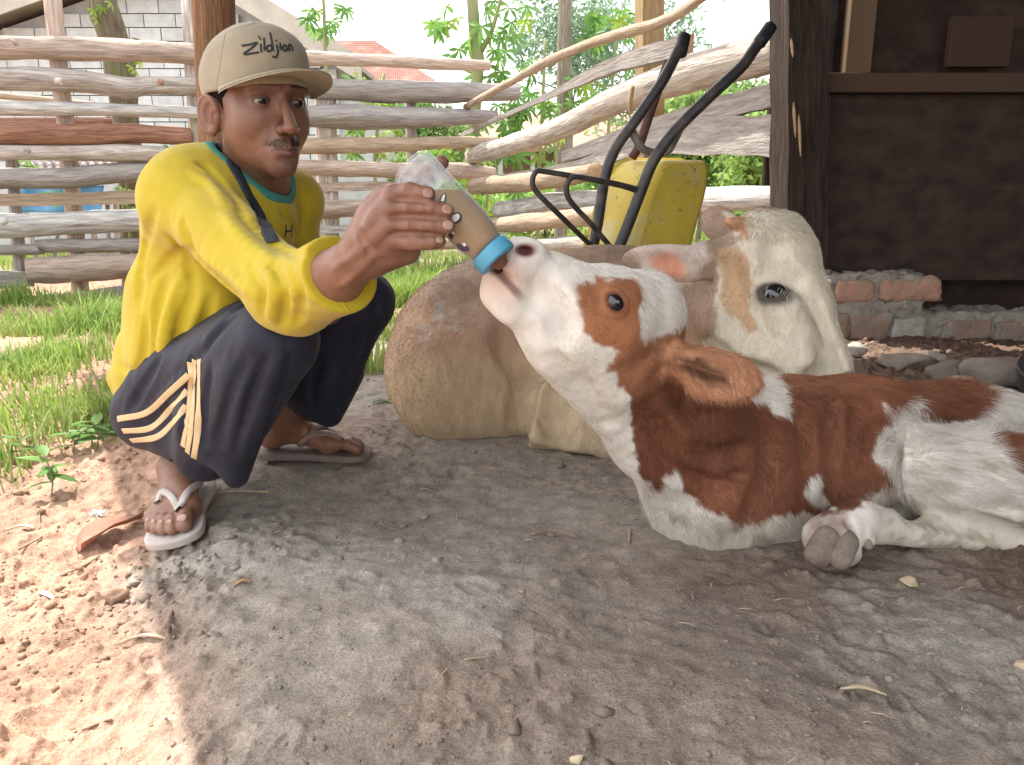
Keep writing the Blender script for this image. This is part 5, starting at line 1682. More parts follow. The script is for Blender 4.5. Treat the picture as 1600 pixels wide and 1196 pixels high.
ms = man_body()
wp_ = ms.ops.pop()
b0 = bvh_of(*ms.mesh(.004))
for x, y in ((640, 299), (644, 325), (646, 351), (645, 378)):       # wrinkles over the finger joints
    for dx in (-5, 0, 5): crease_on(ms, b0, [(x + dx, y - 9), (x + dx + 1.5, y), (x + dx, y + 9)], .0011, .0022, .0014, n=6)
for x, y in ((676, 303), (680, 328), (681, 352), (670, 378)):
    for dx in (-2, 2): crease_on(ms, b0, [(x + dx, y - 8), (x + dx + 1, y), (x + dx, y + 8)], .0009, .002, .0012, n=6)
for pts in ([(608, 312), (640, 312), (668, 316)], [(604, 340), (640, 338), (690, 341)], [(604, 365), (640, 365), (688, 366)]):
    crease_on(ms, b0, pts, .0028, .003, .003, n=12)
for pts in ([(604, 330), (580, 350), (560, 375)], [(604, 354), (584, 372), (566, 392)], [(606, 306), (588, 330), (575, 350)]):
    crease_on(ms, b0, pts, .0022, .005, .008, True, n=8)
for pts in ([(612, 395), (630, 402), (648, 400)], [(596, 404), (612, 410)], [(560, 362), (578, 398), (590, 412)], [(566, 360), (584, 396)]):
    crease_on(ms, b0, pts, .0012, .003, .003, n=7)
for pts in ([(520, 420), (545, 405), (570, 385)], [(530, 450), (556, 430), (584, 400)]):      # veins
    crease_on(ms, b0, pts, .0012, .003, .005, True, n=8)
ms.ops.append(wp_)
mV, mF = ms.mesh(0.0026)
mbvh = bvh_of(mV, mF)
def hl(P): return (np.asarray(P) - HO) @ HM.T
def skin_color(P):
    P = np.asarray(P)
    c = np.tile(np.array([0.205, 0.098, 0.063]), (len(P), 1)) * (1 + 0.10 * fbm(P * 25, 3))[:, None]
    q = hl(P); near = (np.linalg.norm(q, axis=1) < .2)
    def bl(m, col):
        nonlocal c
        m = (m * near)[:, None]; c = c * (1 - m) + np.array(col) * m
    # warm cheeks and nose
    bl(0.30 * sstep(.03, .0, np.linalg.norm((q - (0, .11, -.045)) * (1, .6, 1), axis=1)), (.29, .125, .08))
    for s_ in (-1, 1):
        # sockets tinted darker, their shading put into the skin colour
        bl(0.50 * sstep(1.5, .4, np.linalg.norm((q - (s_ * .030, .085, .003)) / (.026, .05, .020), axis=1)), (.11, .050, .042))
        # brows
        bx = (q[:, 0] * s_ - .030) / .021; bz = (q[:, 2] - .0195 - .004 * (1 - bx ** 2)) / .0042
        bl(0.65 * sstep(1.25, .5, np.sqrt(bx ** 2 + bz ** 2)) * (q[:, 1] > .04), (.035, .022, .018))
        # lid rim
        bl(0.8 * sstep(1.25, .95, np.linalg.norm((q - (s_ * .0325, .085, -.0032)) / (.0155, .05, .0055), axis=1)) * sstep(-.006, .0, q[:, 2]), (.05, .028, .022))
        bl(0.35 * sstep(1.3, .6, np.linalg.norm((q - (s_ * .079, -.004, -.027)) / (.02, .014, .023), axis=1)), (.17, .05, .035))  # ear hollow: its shade painted into the skin colour
    lip = sstep(1.25, .85, np.sqrt((q[:, 0] / .024) ** 2 + ((q[:, 2] + .0785) / .0105) ** 2)) * (q[:, 1] > .07)
    bl(0.75 * lip, (.16, .070, .062))
    mouth = sstep(1.2, .7, np.sqrt((q[:, 0] / .024) ** 2 + ((q[:, 2] + .0776) / .0018) ** 2)) * (q[:, 1] > .07)
    bl(0.85 * mouth, (.06, .022, .02))
    mous = sstep(1.5, .4, np.sqrt((q[:, 0] / .030) ** 2 + ((q[:, 2] + .0635 + 5.5 * q[:, 0] ** 2) / .0070) ** 2)) * (q[:, 1] > .07) * sstep(.0, .004, np.abs(q[:, 0]) + .002)
    bl(0.55 * mous, (.05, .03, .024))
    stub = sstep(1.3, .5, np.linalg.norm((q - (0, .07, -.103)) / (.05, .06, .025), axis=1))
    bl(0.28 * stub, (.12, .07, .05))
    bl(0.6 * sstep(-.0, .006, np.abs(q[:, 0]) - .006) * sstep(.016, .013, np.abs(q[:, 0])) * sstep(.005, .002, np.abs(q[:, 2] + .0545)) * (q[:, 1] > .09), (.06, .025, .02))
    # palms of feet / toes a little paler and dusty
    dust = (sstep(.05, .0, P[:, 2] + .02) * .35)[:, None]
    c = c * (1 - dust) + np.array([.30, .20, .145]) * dust
    kn = np.zeros(len(P))
    for x, y, Y in ((642, 300, .905), (645, 325, .90), (647, 351, .90), (647, 378, .905), (610, 302, .92), (608, 326, .915), (608, 352, .915)):
        kn = np.maximum(kn, sstep(.012, .004, np.linalg.norm(P - W(x, y, Y), axis=1)))
    c = c * (1 - .35 * kn[:, None]) + np.array([.22, .095, .06]) * .35 * kn[:, None]
    return np.clip(c, .01, .8)
body = obj('body', mV, mF, skin_mat, person, col=skin_color(mV))
# eyes
eyeball = mat('eyeball', (1, 1, 1), vcol=True, rough=0.08, spec=0.6)
tgt = W(690, 300, .95)
for q in (-1, 1):
    c = hp(q * .0325, .0750, -.0034)
    g = tgt - c; g /= np.linalg.norm(g); g = g * .9 + fw2 * .1; g /= np.linalg.norm(g)
    V, Fc, _ = uvsphere((0, 0, 0), .0128, 48, 40)
    d = V @ g / .0128
    col = np.where((d > .97)[:, None], np.array([.006, .005, .005]), np.where((d > .82)[:, None], np.array([.022, .011, .007]), np.array([.27, .22, .19])))
    obj('eye', V + c, Fc, eyeball, person, col=col)
def facial(P):
    q = hl(P); k = np.zeros(len(P))
    for s_ in (-1, 1):
        bx = (q[:, 0] * s_ - .030) / .021; bz = (q[:, 2] - .0195 - .004 * (1 - bx ** 2)) / .0042
        k = np.maximum(k, (np.sqrt(bx ** 2 + (bz * 1.3) ** 2) < 1) * (q[:, 1] > .04) * 1.0)
    mous = (np.sqrt((q[:, 0] / .029) ** 2 + ((q[:, 2] + .0635 + 5.5 * q[:, 0] ** 2) / .0065) ** 2) < 1) * (q[:, 1] > .07)
    k = np.maximum(k, mous * .8)
    goat = (np.linalg.norm((q - (0, .085, -.108)) / (.016, .03, .012), axis=1) < 1)
    return np.maximum(k, goat * .12) * (np.linalg.norm(q, axis=1) < .2)
def facial_comb(P):
    q = hl(P); sgn = np.sign(q[:, 0])[:, None]
    return sgn * lf * .9 - upv * np.where(q[:, 2:3] > 0, -.15, .8)
hair_dark = mat('dark_hair', (0.008, 0.007, 0.007), rough=0.7, spec=0.12)
fur('facial_hair', mV, mF, person, 2500, .0050, lambda P: np.tile([.012, .01, .01], (len(P), 1)), facial_comb, hair_dark, facial, radius=.00012, lift=.4, seed=9, curl=.1)
# hair under the cap
s = Sdf()
s.ell(hp(0, -.008, .024), (.0775, .0965, .087), HM, k=.01)
s.plane(hp(0, .040, 0), fw2 + up2 * .25); s.plane(hp(0, 0, .035), up2); s.plane(hp(0, -.05, -.052), -up2 + fw2 * -.2)
for q in (-1, 1):
    s.ell(hp(q * .085, -.004, -.033), (.03, .020, .032), HM, k=.004, mode='s')
    s.ell(hp(q * .075, .046, -.02), (.03, .030, .034), HM, k=.006, mode='s')
s.warp(lambda P: .0012 * fbm(P * np.array([160, 160, 40]), 2))
V, Fc = s.mesh(.0026)
hair = obj('hair', V, Fc, hair_dark, person)
fur('hair_strand', V, Fc, hair, 5000, .007, lambda P: np.tile([.012, .01, .01], (len(P), 1)), lambda P: np.tile([-.1, .2, -1.], (len(P), 1)), hair_dark, None, radius=.0002, lift=.3, seed=19)

# ---- cap -------------------------------------------------------------------
cap_m = mat('cap_cotton', (0.315, 0.265, 0.185), (0.26, 0.215, 0.15), scale=14, rough=0.9, spec=.15, bump=.25, bscale=500, bdist=.001, sheen=.2)
cap = None
s = Sdf()
s.ell(hp(0, -.002, .026), (.086, .106, .091), HM, k=.01)
s.ell(hp(0, .046, .070), (.058, .050, .038), HM, k=.03)
s.plane(hp(0, .10, .024), -up2 * 1 + fw2 * .20, k=.003)
s.ell(hp(0, -.002, .014), (.0785, .098, .090), HM, k=.004, mode='s')
s.warp(lambda P: .0012 * fbm(P * 20, 3))
cV, cF2 = s.mesh(.0028)
cap = obj('cap', cV, cF2, cap_m, person)
capb = bvh_of(cV, cF2)
# brim
nb_, nr = 41, 12
Vb = []
for layer in (0, 1):
    for i in range(nb_):
        ph = R(-74) + R(148) * i / (nb_ - 1)
        ext = .082 * max(math.cos(ph * 90 / 76), 0) ** .55
        for j in range(nr):
            t = j / (nr - 1)
            x = .0825 * math.sin(ph); y = .002 + .1005 * math.cos(ph)
            y += ext * t * (0.35 + .65 * math.cos(ph)); x += ext * t * .30 * math.sin(ph)
            z = .036 - .027 * math.sin(ph) ** 2 + .20 * ext * t - .010 * t * t
            Vb.append(hp(x, y, z + (.0035 if layer else 0)))
Fb = []
for l in (0, 1):
    for i in range(nb_ - 1):
        for j in range(nr - 1):
            a = l * nb_ * nr + i * nr + j
            q = (a, a + 1, a + nr + 1, a + nr)
            Fb.append(q[::-1] if l == 0 else q)
for i in range(nb_ - 1):
    a = i * nr + nr - 1; b = a + nb_ * nr
    Fb.append((a, b, b + nr, a + nr))
    a = i * nr; b = a + nb_ * nr; Fb.append((a, a + nr, b + nr, b))
obj('brim', Vb, [f[::-1] for f in Fb], cap_m, cap)
# stitched lettering
ink = mat('black_thread', (0.03, 0.03, 0.035), rough=.8)
LET = [[(383, 72), (398, 70), (411, 67), (400, 76), (386, 85), (400, 84), (414, 82)],           # Z
       [(417, 69), (418, 82)], [(413, 57, .7), (417, 63, .8)],                                   # i
       [(423, 60), (424, 80)],                                                                    # l
       [(434, 71), (428, 74), (431, 81), (437, 77), (436, 70)], [(434, 52), (437, 66), (440, 80)], # d
       [(446, 70), (448, 82), (444, 90), (438, 88)], [(444, 63, .8), (446, 66, .8)],              # j
       [(452, 68), (453, 79)],                                                                    # i
       [(461, 70), (457, 74), (459, 80), (464, 77), (462, 70), (466, 80)],                        # a
       [(469, 80), (468, 70), (473, 73), (475, 80)]]                                              # n
mb = MB()
for l in LET:
    l = [(378 + (q[0] - 383) * .86,) + tuple(q[1:]) for q in l]
    V, Fc, _ = ribbon(capb, l, .0030, off=.0006, thick=.0008, n=max(6, 5 * len(l)))
    if len(V): mb.add(V, Fc)
mb.build('lettering', ink, cap)
for pts in ([(352, 52), (345, 90), (338, 132)], [(430, 44), (452, 66), (470, 92)], [(400, 36), (372, 44), (352, 52)]):
    V, Fc, _ = ribbon(capb, pts, .002, off=.0, thick=.0006, n=16)
    if len(V): obj('seam', V, Fc, cap_m, cap)
obj('cap_button', *rock(hp(0, .0, .118), (.007, .007, .004), 3, .02, 2)[:2], cap_m, cap)

# ---- shirt -----------------------------------------------------------------
shirt_m = mat('yellow_jersey', (0.46, 0.35, 0.020), (0.41, 0.30, 0.017), scale=7, rough=.78, spec=.2, bump=.2, bscale=700, bdist=.0008, sheen=.15, c3=(0.48, 0.38, 0.042), s3=3)
teal_m = mat('teal_rib', (0.06, 0.25, 0.21), (0.05, 0.2, 0.17), scale=40, rough=.85, bump=.3, bscale=300)
fdir = (W(580, 392, .955) - W(490, 462, 1.085)); fdir /= np.linalg.norm(fdir)
def shirt_sdf():
    s = Sdf()
    s.chain([PR(270, 592, 1.49, 80), PR(308, 470, 1.46, 92), PR(354, 356, 1.47, 88)], k=.05)
    s.cone(*PR(318, 350, 1.44, 88), *PR(372, 345, 1.46, 88), k=.04)
    s.cone(*PR(292, 312, 1.365, 60), *PR(330, 300, 1.42, 62), k=.05)
    s.cone(*PR(388, 276, 1.47, 38), *PR(305, 292, 1.40, 50), k=.05)
    s.cone(*PR(405, 280, 1.50, 36), *PR(462, 312, 1.565, 38), k=.04)
    s.chain([PR(456, 318, 1.57, 42), PR(448, 390, 1.58, 44), PR(450, 450, 1.58, 44)], k=.04)
    s.chain([PR(340, 470, 1.38, 62), PR(285, 565, 1.42, 66)], k=.06)
    # tail of the shirt
    s.cone(*PR(225, 560, 1.47, 44), *PR(186, 588, 1.48, 14), k=.03)
    s.cone(*PR(186, 588, 1.48, 12), *PR(200, 640, 1.46, 12), k=.02)
    s.cone(*PR(215, 590, 1.43, 30), *PR(204, 640, 1.42, 12), k=.03)
    # sleeve
    s.chain([PR(292, 314, 1.36, 60), PR(442, 452, 1.14, 55)], k=.05, kj=.03)
    s.chain([PR(442, 452, 1.14, 55), PR(466, 460, 1.115, 56), PR(600, 396, .955, 72)], k=.03)
    s.plane(W(541, 448, 1.025), fdir, k=.004)
    s.cone(*PR(560, 420, 1.0, 56), *PR(640, 374, .92, 66), k=.003, mode='s')
    # neck opening
    s.cone(*PR(404, 276, 1.455, 52), *PR(392, 190, 1.42, 66), k=.01, mode='s')
    return s
def shirt_folds(s):
    arm = W(442, 458, 1.14) - W(292, 314, 1.36); arm /= np.linalg.norm(arm)
    tr = np.array([.25, -.15, .95]); tr /= np.linalg.norm(tr)
    def folds(P):
        px, py = proj(P)
        a = sstep(300, 380, px) * sstep(1.36, 1.28, P[:, 1])
        wv = P + 0.02 * np.stack([vnoise(P * 9 + q) for q in (0, 40, 80)], 1)
        q1 = wv - (wv @ arm)[:, None] * arm * .72
        q2 = wv - (wv @ tr)[:, None] * tr * .78
        f1 = fbm(q1 * 24, 2); f2 = fbm(q2 * 20 + 9, 2)
        f1 = np.abs(f1) ** .8 * np.sign(f1); f2 = np.abs(f2) ** .8 * np.sign(f2)
        return (.0022 * (f1 * a + f2 * (1 - a)) + .0011 * fbm(q1 * 60, 2) * a + .0009 * fbm(q2 * 55, 2) * (1 - a)) * (1 - .8 * sstep(470, 520, px))
    s.warp(folds, .035)
ss = shirt_sdf()
b0 = bvh_of(*ss.mesh(.008))
for pts, dep, r, ridge in (
        ([(286, 352), (300, 392), (338, 432), (378, 470)], .010, .012, 0), ([(262, 372), (285, 398), (300, 440)], .006, .010, 0), ([(300, 392), (270, 402), (240, 430)], .005, .010, 0),
        ([(330, 265), (352, 290), (372, 318), (380, 340)], .005, .009, 0), ([(312, 256), (325, 262), (345, 284)], .005, .008, 0), ([(300, 270), (330, 290), (352, 322)], .004, .010, 1),
        ([(372, 330), (402, 362), (440, 396)], .006, .010, 0), ([(350, 336), (385, 378), (425, 410)], .005, .012, 1), ([(398, 345), (430, 380), (470, 402)], .005, .009, 0),
        ([(320, 400), (360, 430), (398, 462)], .005, .012, 1), ([(392, 420), (412, 450), (410, 492)], .005, .010, 0), ([(425, 418), (445, 455), (440, 505)], .005, .010, 0), ([(408, 415), (428, 452), (424, 498)], .004, .010, 1),
        ([(455, 425), (470, 460), (464, 505)], .004, .009, 0),
        ([(240, 330), (222, 400), (216, 480)], .006, .014, 0), ([(262, 420), (246, 480), (240, 560)], .006, .013, 0), ([(300, 450), (280, 510), (262, 570)], .007, .013, 0), ([(330, 462), (318, 510), (290, 560)], .006, .012, 0),
        ([(282, 430), (262, 490), (252, 560)], .005, .014, 1), ([(228, 500), (222, 560), (205, 600)], .006, .012, 0), ([(190, 572), (215, 590), (225, 620)], .005, .010, 0),
        ([(395, 320), (412, 350), (436, 372)], .005, .009, 0), ([(470, 300), (476, 330), (470, 362)], .005, .009, 0), ([(440, 330), (458, 352), (466, 380)], .004, .009, 0)):
    crease_on(ss, b0, pts, dep, r * .65, .009, bool(ridge))
shirt_folds(ss)
sV, sF = ss.mesh(.0034)
shirt = obj('shirt', sV, sF, shirt_m, person)
sb = bvh_of(sV, sF)
sc = Sdf(); sc.ops = shirt_sdf().ops[:-1]
sc.warp(lambda P: np.full(len(P), -.0028, dtype=np.float32), .2)
sc.cone(*PR(404, 276, 1.455, 63), *PR(392, 190, 1.42, 77), k=.003, mode='i')
sc.cone(*PR(404, 276, 1.455, 51), *PR(392, 190, 1.42, 65), k=.006, mode='s')
lo_, hi_ = PR(404, 250, 1.45, 1)[0] - .13, PR(404, 250, 1.45, 1)[0] + .13
V, Fc = sc.mesh(.0022, lv=3, lo=lo_, hi=hi_); obj('collar', V, Fc, teal_m, shirt)
mb = MB()
for l in ([(447, 352), (445, 371)], [(456, 351), (455, 371)], [(446, 362), (455, 361)]):
    V, Fc, _ = ribbon(sb, l, .0028, off=.0006, thick=.0004, n=6)
    if len(V): mb.add(V, Fc)
if mb.n: mb.build('emblem', ink, shirt)
mb = MB()
V, Fc, _ = ribbon(sb, [(506, 402), (520, 432), (540, 480), (568, 500)], .003, off=0, thick=.0006, n=20)
if len(V): obj('cuff_seam', V, Fc, shirt_m, shirt)
strap_m = mat('black_webbing', (0.022, 0.026, 0.034), (0.03, 0.035, 0.045), scale=60, rough=.7, bump=.3, bscale=400)
V, Fc, _ = ribbon(sb, [(338, 226), (352, 243), (372, 275), (394, 318), (414, 354), (427, 381)], .021, off=.0015, thick=.002, n=40)
obj('bag_strap', V, Fc, strap_m, person)

# ---- trousers --------------------------------------------------------------
pant_m = mat('navy_tracksuit', (0.0125, 0.0135, 0.024), (0.019, 0.020, 0.033), scale=8, rough=.6, spec=.22, bump=.15, bscale=500, bdist=.001, sheen=.03)
stripe_m = mat('cream_stripe', (0.62, 0.45, 0.25), (0.55, 0.40, 0.22), scale=30, rough=.75)
def pants_sdf():
    s = Sdf()
    s.chain([PR(258, 628, 1.47, 68), PR(320, 600, 1.50, 66)], k=.05)
    s.cone(*PR(278, 600, 1.42, 72), *PR(432, 524, 1.185, 56), k=.05)
    s.cone(*PR(350, 520, 1.40, 45), *PR(420, 500, 1.30, 40), k=.05)
    s.cone(*PR(232, 655, 1.43, 44), *PR(288, 684, 1.36, 40), k=.05)
    s.cone(*PR(436, 540, 1.19, 52), *PR(350, 660, 1.285, 60), k=.04)
    s.cone(*PR(398, 600, 1.20, 42), *PR(368, 735, 1.245, 16), k=.04)
    s.cone(*PR(330, 655, 1.29, 52), *PR(322, 705, 1.31, 48), k=.03)
    s.cone(*PR(360, 700, 1.26, 40), *PR(368, 748, 1.25, 12), k=.03)
    # opening at the hem
    s.plane(W(318, 722, 1.30), np.array([-.20, .10, -1.0]), k=.004) if False else None
    s.cone(*PR(308, 732, 1.335, 36), *PR(325, 690, 1.31, 38), k=.006, mode='s')
    s.cone(*PR(300, 760, 1.34, 46), *PR(308, 728, 1.335, 36), k=.006, mode='s')
    # far leg
    s.cone(*PR(340, 590, 1.55, 62), *PR(566, 470, 1.52, 48), k=.05)
    s.cone(*PR(564, 474, 1.515, 48), *PR(498, 606, 1.56, 50), k=.03)
    s.cone(*PR(520, 590, 1.545, 40), *PR(518, 650, 1.54, 15), k=.03)
    s.cone(*PR(470, 610, 1.57, 34), *PR(478, 632, 1.57, 22), k=.03)
    s.cone(*PR(440, 690, 1.61, 36), *PR(470, 630, 1.585, 32), k=.006, mode='s')
    return s
def pants_folds(s):
    d1 = W(350, 700, 1.25) - W(430, 530, 1.14); d1 /= np.linalg.norm(d1)
    def folds(P):
        wv = P + .02 * np.stack([vnoise(P * 8 + q) for q in (0, 40, 80)], 1)
        q1 = wv - (wv @ d1)[:, None] * d1 * .8
        return .0030 * fbm(q1 * 19, 2) + .001 * fbm(q1 * 60, 2)
    s.warp(folds, .035)
ps = pants_sdf()
b0 = bvh_of(*ps.mesh(.008))
for pts, dep, r, ridge in (
        ([(312, 556), (338, 520), (385, 484)], .006, .010, 0), ([(318, 535), (350, 500), (392, 472)], .005, .012, 1), ([(300, 566), (292, 620), (285, 690)], .007, .010, 0),
        ([(450, 560), (428, 630), (398, 715)], .007, .014, 0), ([(420, 560), (396, 620), (372, 700)], .006, .014, 0), ([(385, 560), (360, 620), (340, 690)], .005, .014, 0), ([(436, 560), (412, 630), (385, 715)], .005, .014, 1),
        ([(330, 575), (322, 630), (316, 690)], .004, .012, 0), ([(250, 560), (226, 600), (204, 640)], .005, .012, 0), ([(296, 584), (262, 614), (226, 650)], .004, .012, 1),
        ([(590, 470), (575, 540), (548, 610)], .006, .012, 0), ([(560, 520), (545, 580), (525, 640)], .005, .012, 0), ([(500, 560), (488, 600), (490, 635)], .005, .012, 0)):
    crease_on(ps, b0, pts, dep * .9, r * .7, .010, bool(ridge))
pants_folds(ps)
pV, pF = ps.mesh(.0036)
trousers = obj('trousers', pV, pF, pant_m, person)
pb = bvh_of(pV, pF)
for pts in ([(184, 655), (229, 645), (264, 614), (295, 586)], [(192, 674), (237, 668), (271, 634), (293, 610)], [(205, 689), (245, 683), (271, 660), (291, 634)],
            [(297, 566), (299, 594), (293, 655), (286, 698)], [(304, 562), (304, 601), (298, 671), (293, 708)], [(311, 562), (311, 601), (309, 671), (303, 716)]):
    V, Fc, _ = ribbon(pb, pts, .0112, off=.0007, thick=.0003, n=70)
    if len(V): obj('stripe', V, Fc, stripe_m, trousers)
lin = mat('beige_lining', (0.42, 0.32, 0.2), (0.36, 0.27, 0.17), scale=20, rough=.85)
s = Sdf(); s.cone(*PR(442, 598, 1.60, 14), *PR(438, 642, 1.61, 20), k=.01); V, Fc = s.mesh(.004, lv=2)
obj('lining', V, Fc, lin, trousers)

# ---- flip-flops ------------------------------------------------------------
def sole(fr, width=.104, th=TH):
    heel, ax, sd, n, Ln = fr
    out = [(0, .0), (.02, .30), (.10, .40), (.30, .38), (.5, .36), (.7, .46), (.86, .50), (.95, .42), (1.0, .16), (.99, -.08), (.94, -.34), (.85, -.48), (.7, -.50), (.5, -.42), (.3, -.40), (.10, -.40), (.02, -.30)]
    o2 = resample(np.array(out + out[:1], dtype=float), 60)[:-1]
    V = []
    for z, sc in ((0, .96), (.15, 1), (.85, 1), (1, .97)):
        for a, b in o2: V.append(heel + ax * ((a - .5) * sc + .5) * Ln + sd * b * width * sc + n * z * th)
    k = len(o2); Fc = [tuple(range(k))[::-1], tuple(3 * k + i for i in range(k))]
    for r_ in range(3):
        for i in range(k):
            j = (i + 1) % k; Fc.append((r_ * k + i, r_ * k + j, (r_ + 1) * k + j, (r_ + 1) * k + i))
    if np.dot(np.cross(ax, sd), n) < 0: Fc = [f[::-1] for f in Fc]
    return np.array(V), Fc
rub_w = mat('grey_white_rubber', (0.50, 0.455, 0.42), (0.38, 0.33, 0.30), scale=18, rough=.7, bump=.2, bscale=150)
rub_d = mat('worn_brown_rubber', (0.20, 0.155, 0.125), (0.14, 0.105, 0.09), scale=18, rough=.7, bump=.2, bscale=150)
rub_t = mat('dull_strap', (0.26, 0.17, 0.14), (0.22, 0.14, 0.115), scale=30, rough=.5)
def flipflop(fr, m, ms_, label, arms=(1, -1)):
    V, Fc = sole(fr)
    o = obj('flip_flop', V, Fc, m, person, label=label)
    bevel(o, .003)
    for q in arms:
        pts = [tuple(np.array(proj(fpt(fr, *t)))) for t in ((.198, .016, .028), (.170, .016 + q * .014, .045), (.135, .012 + q * .034, .045), (.105, q * .046, .016))]
        V, Fc, _ = ribbon(mbvh, pts, .013, off=.0022, thick=.003, n=22)
        if len(V): obj('strap', V, Fc, ms_, o)
flipflop(FOOT_R[0], rub_w, rub_w, 'pale flip-flop with a white strap on the foot facing the camera')
flipflop(FOOT_L[0], rub_d, rub_t, 'brown flip-flop seen side on under the far foot')

# nails
nail_m = mat('nail', (0.34, 0.195, 0.145), (0.31, 0.175, 0.13), scale=60, rough=.3, spec=.5)
def nail(px, py, lx, ly, ang, parent):
    p, n = hit(mbvh, px, py)
    if p is None: return
    sc = S(p); a = np.array([math.cos(ang), 0, -math.sin(ang)]); a = a - n * a.dot(n); a /= np.linalg.norm(a); b = np.cross(n, a)
    V, Fc, _ = uvsphere((0, 0, 0), 1.0, 16, 8)
    V = np.sign(V) * np.abs(V) ** .85
    V = V[:, :1] * a * lx * sc + V[:, 1:2] * b * ly * sc + V[:, 2:3] * n * .0012
    obj('nail', V + p - n * .0002, Fc, nail_m, parent)
for q in ((669, 302, 8.5, 8, .05), (699, 327, 8.5, 8, .05), (700, 352, 8.5, 8, .05), (687, 375, 6, 5.5, .05)): nail(*q, person)
for b, a, lx, ly in ((.026, .237, 8, 7), (.005, .240, 5, 4.5), (-.012, .232, 4.5, 4), (-.027, .221, 4.5, 4), (-.041, .206, 4, 4)):
    q = proj(fpt(FOOT_R[0], a - .006, b, .026)); nail(float(q[0]), float(q[1]), lx, ly, 0, person)

# ------------------------------------------------------------------ the milk bottle
bA, bB = W(641, 258, .968), W(765, 392, .944)
ax = bB - bA; BL = np.linalg.norm(ax); ax /= BL
bx = np.cross(ax, np.array([0, 1.0, 0])); bx /= np.linalg.norm(bx); by = np.cross(ax, bx)
BM = np.stack([bx, by, ax])
k = .0285
bt_ = thing('milk_bottle', 'clear plastic bottle of brownish milk with a blue collar at the mouth of the calf', 'bottle', tuple(bA))
def plastic():
    m = bpy.data.materials.new('hazy_plastic'); m.use_nodes = True; t = m.node_tree; t.nodes.clear()
    o = t.nodes.new('ShaderNodeOutputMaterial'); tr = t.nodes.new('ShaderNodeBsdfTransparent'); pr_ = t.nodes.new('ShaderNodeBsdfPrincipled')
    pr_.inputs['Base Color'].default_value = (.75, .78, .82, 1); pr_.inputs['Roughness'].default_value = .12; pr_.inputs['Specular IOR Level'].default_value = .6
    lw = t.nodes.new('ShaderNodeLayerWeight'); lw.inputs['Blend'].default_value = .35
    nz = t.nodes.new('ShaderNodeTexNoise'); nz.inputs['Scale'].default_value = 40
    tc = t.nodes.new('ShaderNodeTexCoord'); t.links.new(tc.outputs['Object'], nz.inputs['Vector'])
    mr = t.nodes.new('ShaderNodeMapRange'); mr.inputs[1].default_value = .4; mr.inputs[2].default_value = .7; mr.inputs[3].default_value = .02; mr.inputs[4].default_value = .07
    t.links.new(nz.outputs[0], mr.inputs[0])
    ad = t.nodes.new('ShaderNodeMath'); ad.operation = 'MULTIPLY_ADD'; ad.inputs[1].default_value = .32; ad.use_clamp = True
    t.links.new(lw.outputs['Facing'], ad.inputs[0]); t.links.new(mr.outputs[0], ad.inputs[2])
    mx = t.nodes.new('ShaderNodeMixShader'); t.links.new(ad.outputs[0], mx.inputs[0]); t.links.new(tr.outputs[0], mx.inputs[1]); t.links.new(pr_.outputs[0], mx.inputs[2])
    t.links.new(mx.outputs[0], o.inputs[0]); return m
pl_m = plastic()
prof = [(0, 0), (k * .5, .0), (k * .86, .0005), (k * .97, .003), (k, .008), (k, BL * .30), (k * 1.01, BL * .55), (k, BL * .74), (k * .97, BL * .82), (k * .86, BL * .92), (k * .80, BL * .96), (k * .80, BL * 1.04)]
V, Fc, _ = lathe(prof, 48, bA, BM); obj('bottle_body', V, Fc, pl_m, bt_)
zl = W(700, 297, .955)[2]
bm = bmesh.new()
mp = [(0, .003), (k * .8, .003), (k * .95, .006), (k * .965, .010), (k * .965, BL * .30), (k * .97, BL * .55), (k * .965, BL * .74), (k * .935, BL * .82), (k * .83, BL * .92), (k * .76, BL * .97), (0, BL * .975)]
V, Fc, _ = lathe(mp, 48, bA, BM)
vs = [bm.verts.new(v) for v in V]
for f in Fc:
    try: bm.faces.new([vs[i] for i in f])
    except ValueError: pass
bmesh.ops.remove_doubles(bm, verts=bm.verts, dist=1e-5)
g_ = bm.verts[:] + bm.edges[:] + bm.faces[:]
r_ = bmesh.ops.bisect_plane(bm, geom=g_, plane_co=(0, 0, zl), plane_no=(0, 0, 1), clear_outer=True)
bmesh.ops.edgeloop_fill(bm, edges=[e for e in r_['geom_cut'] if isinstance(e, bmesh.types.BMEdge)])
bmesh.ops.recalc_face_normals(bm, faces=bm.faces)
bm.verts.index_update()
V = np.array([v.co[:] for v in bm.verts]); Fc = [tuple(v.index for v in f.verts) for f in bm.faces]; bm.free()
mo = obj('milk', V, Fc, mat('brown_milk', (0.29, 0.185, 0.09), (0.265, 0.168, 0.08), scale=20, rough=.45, spec=.3), bt_)
for p_ in mo.data.polygons:
    if len(p_.vertices) > 8: p_.use_smooth = False
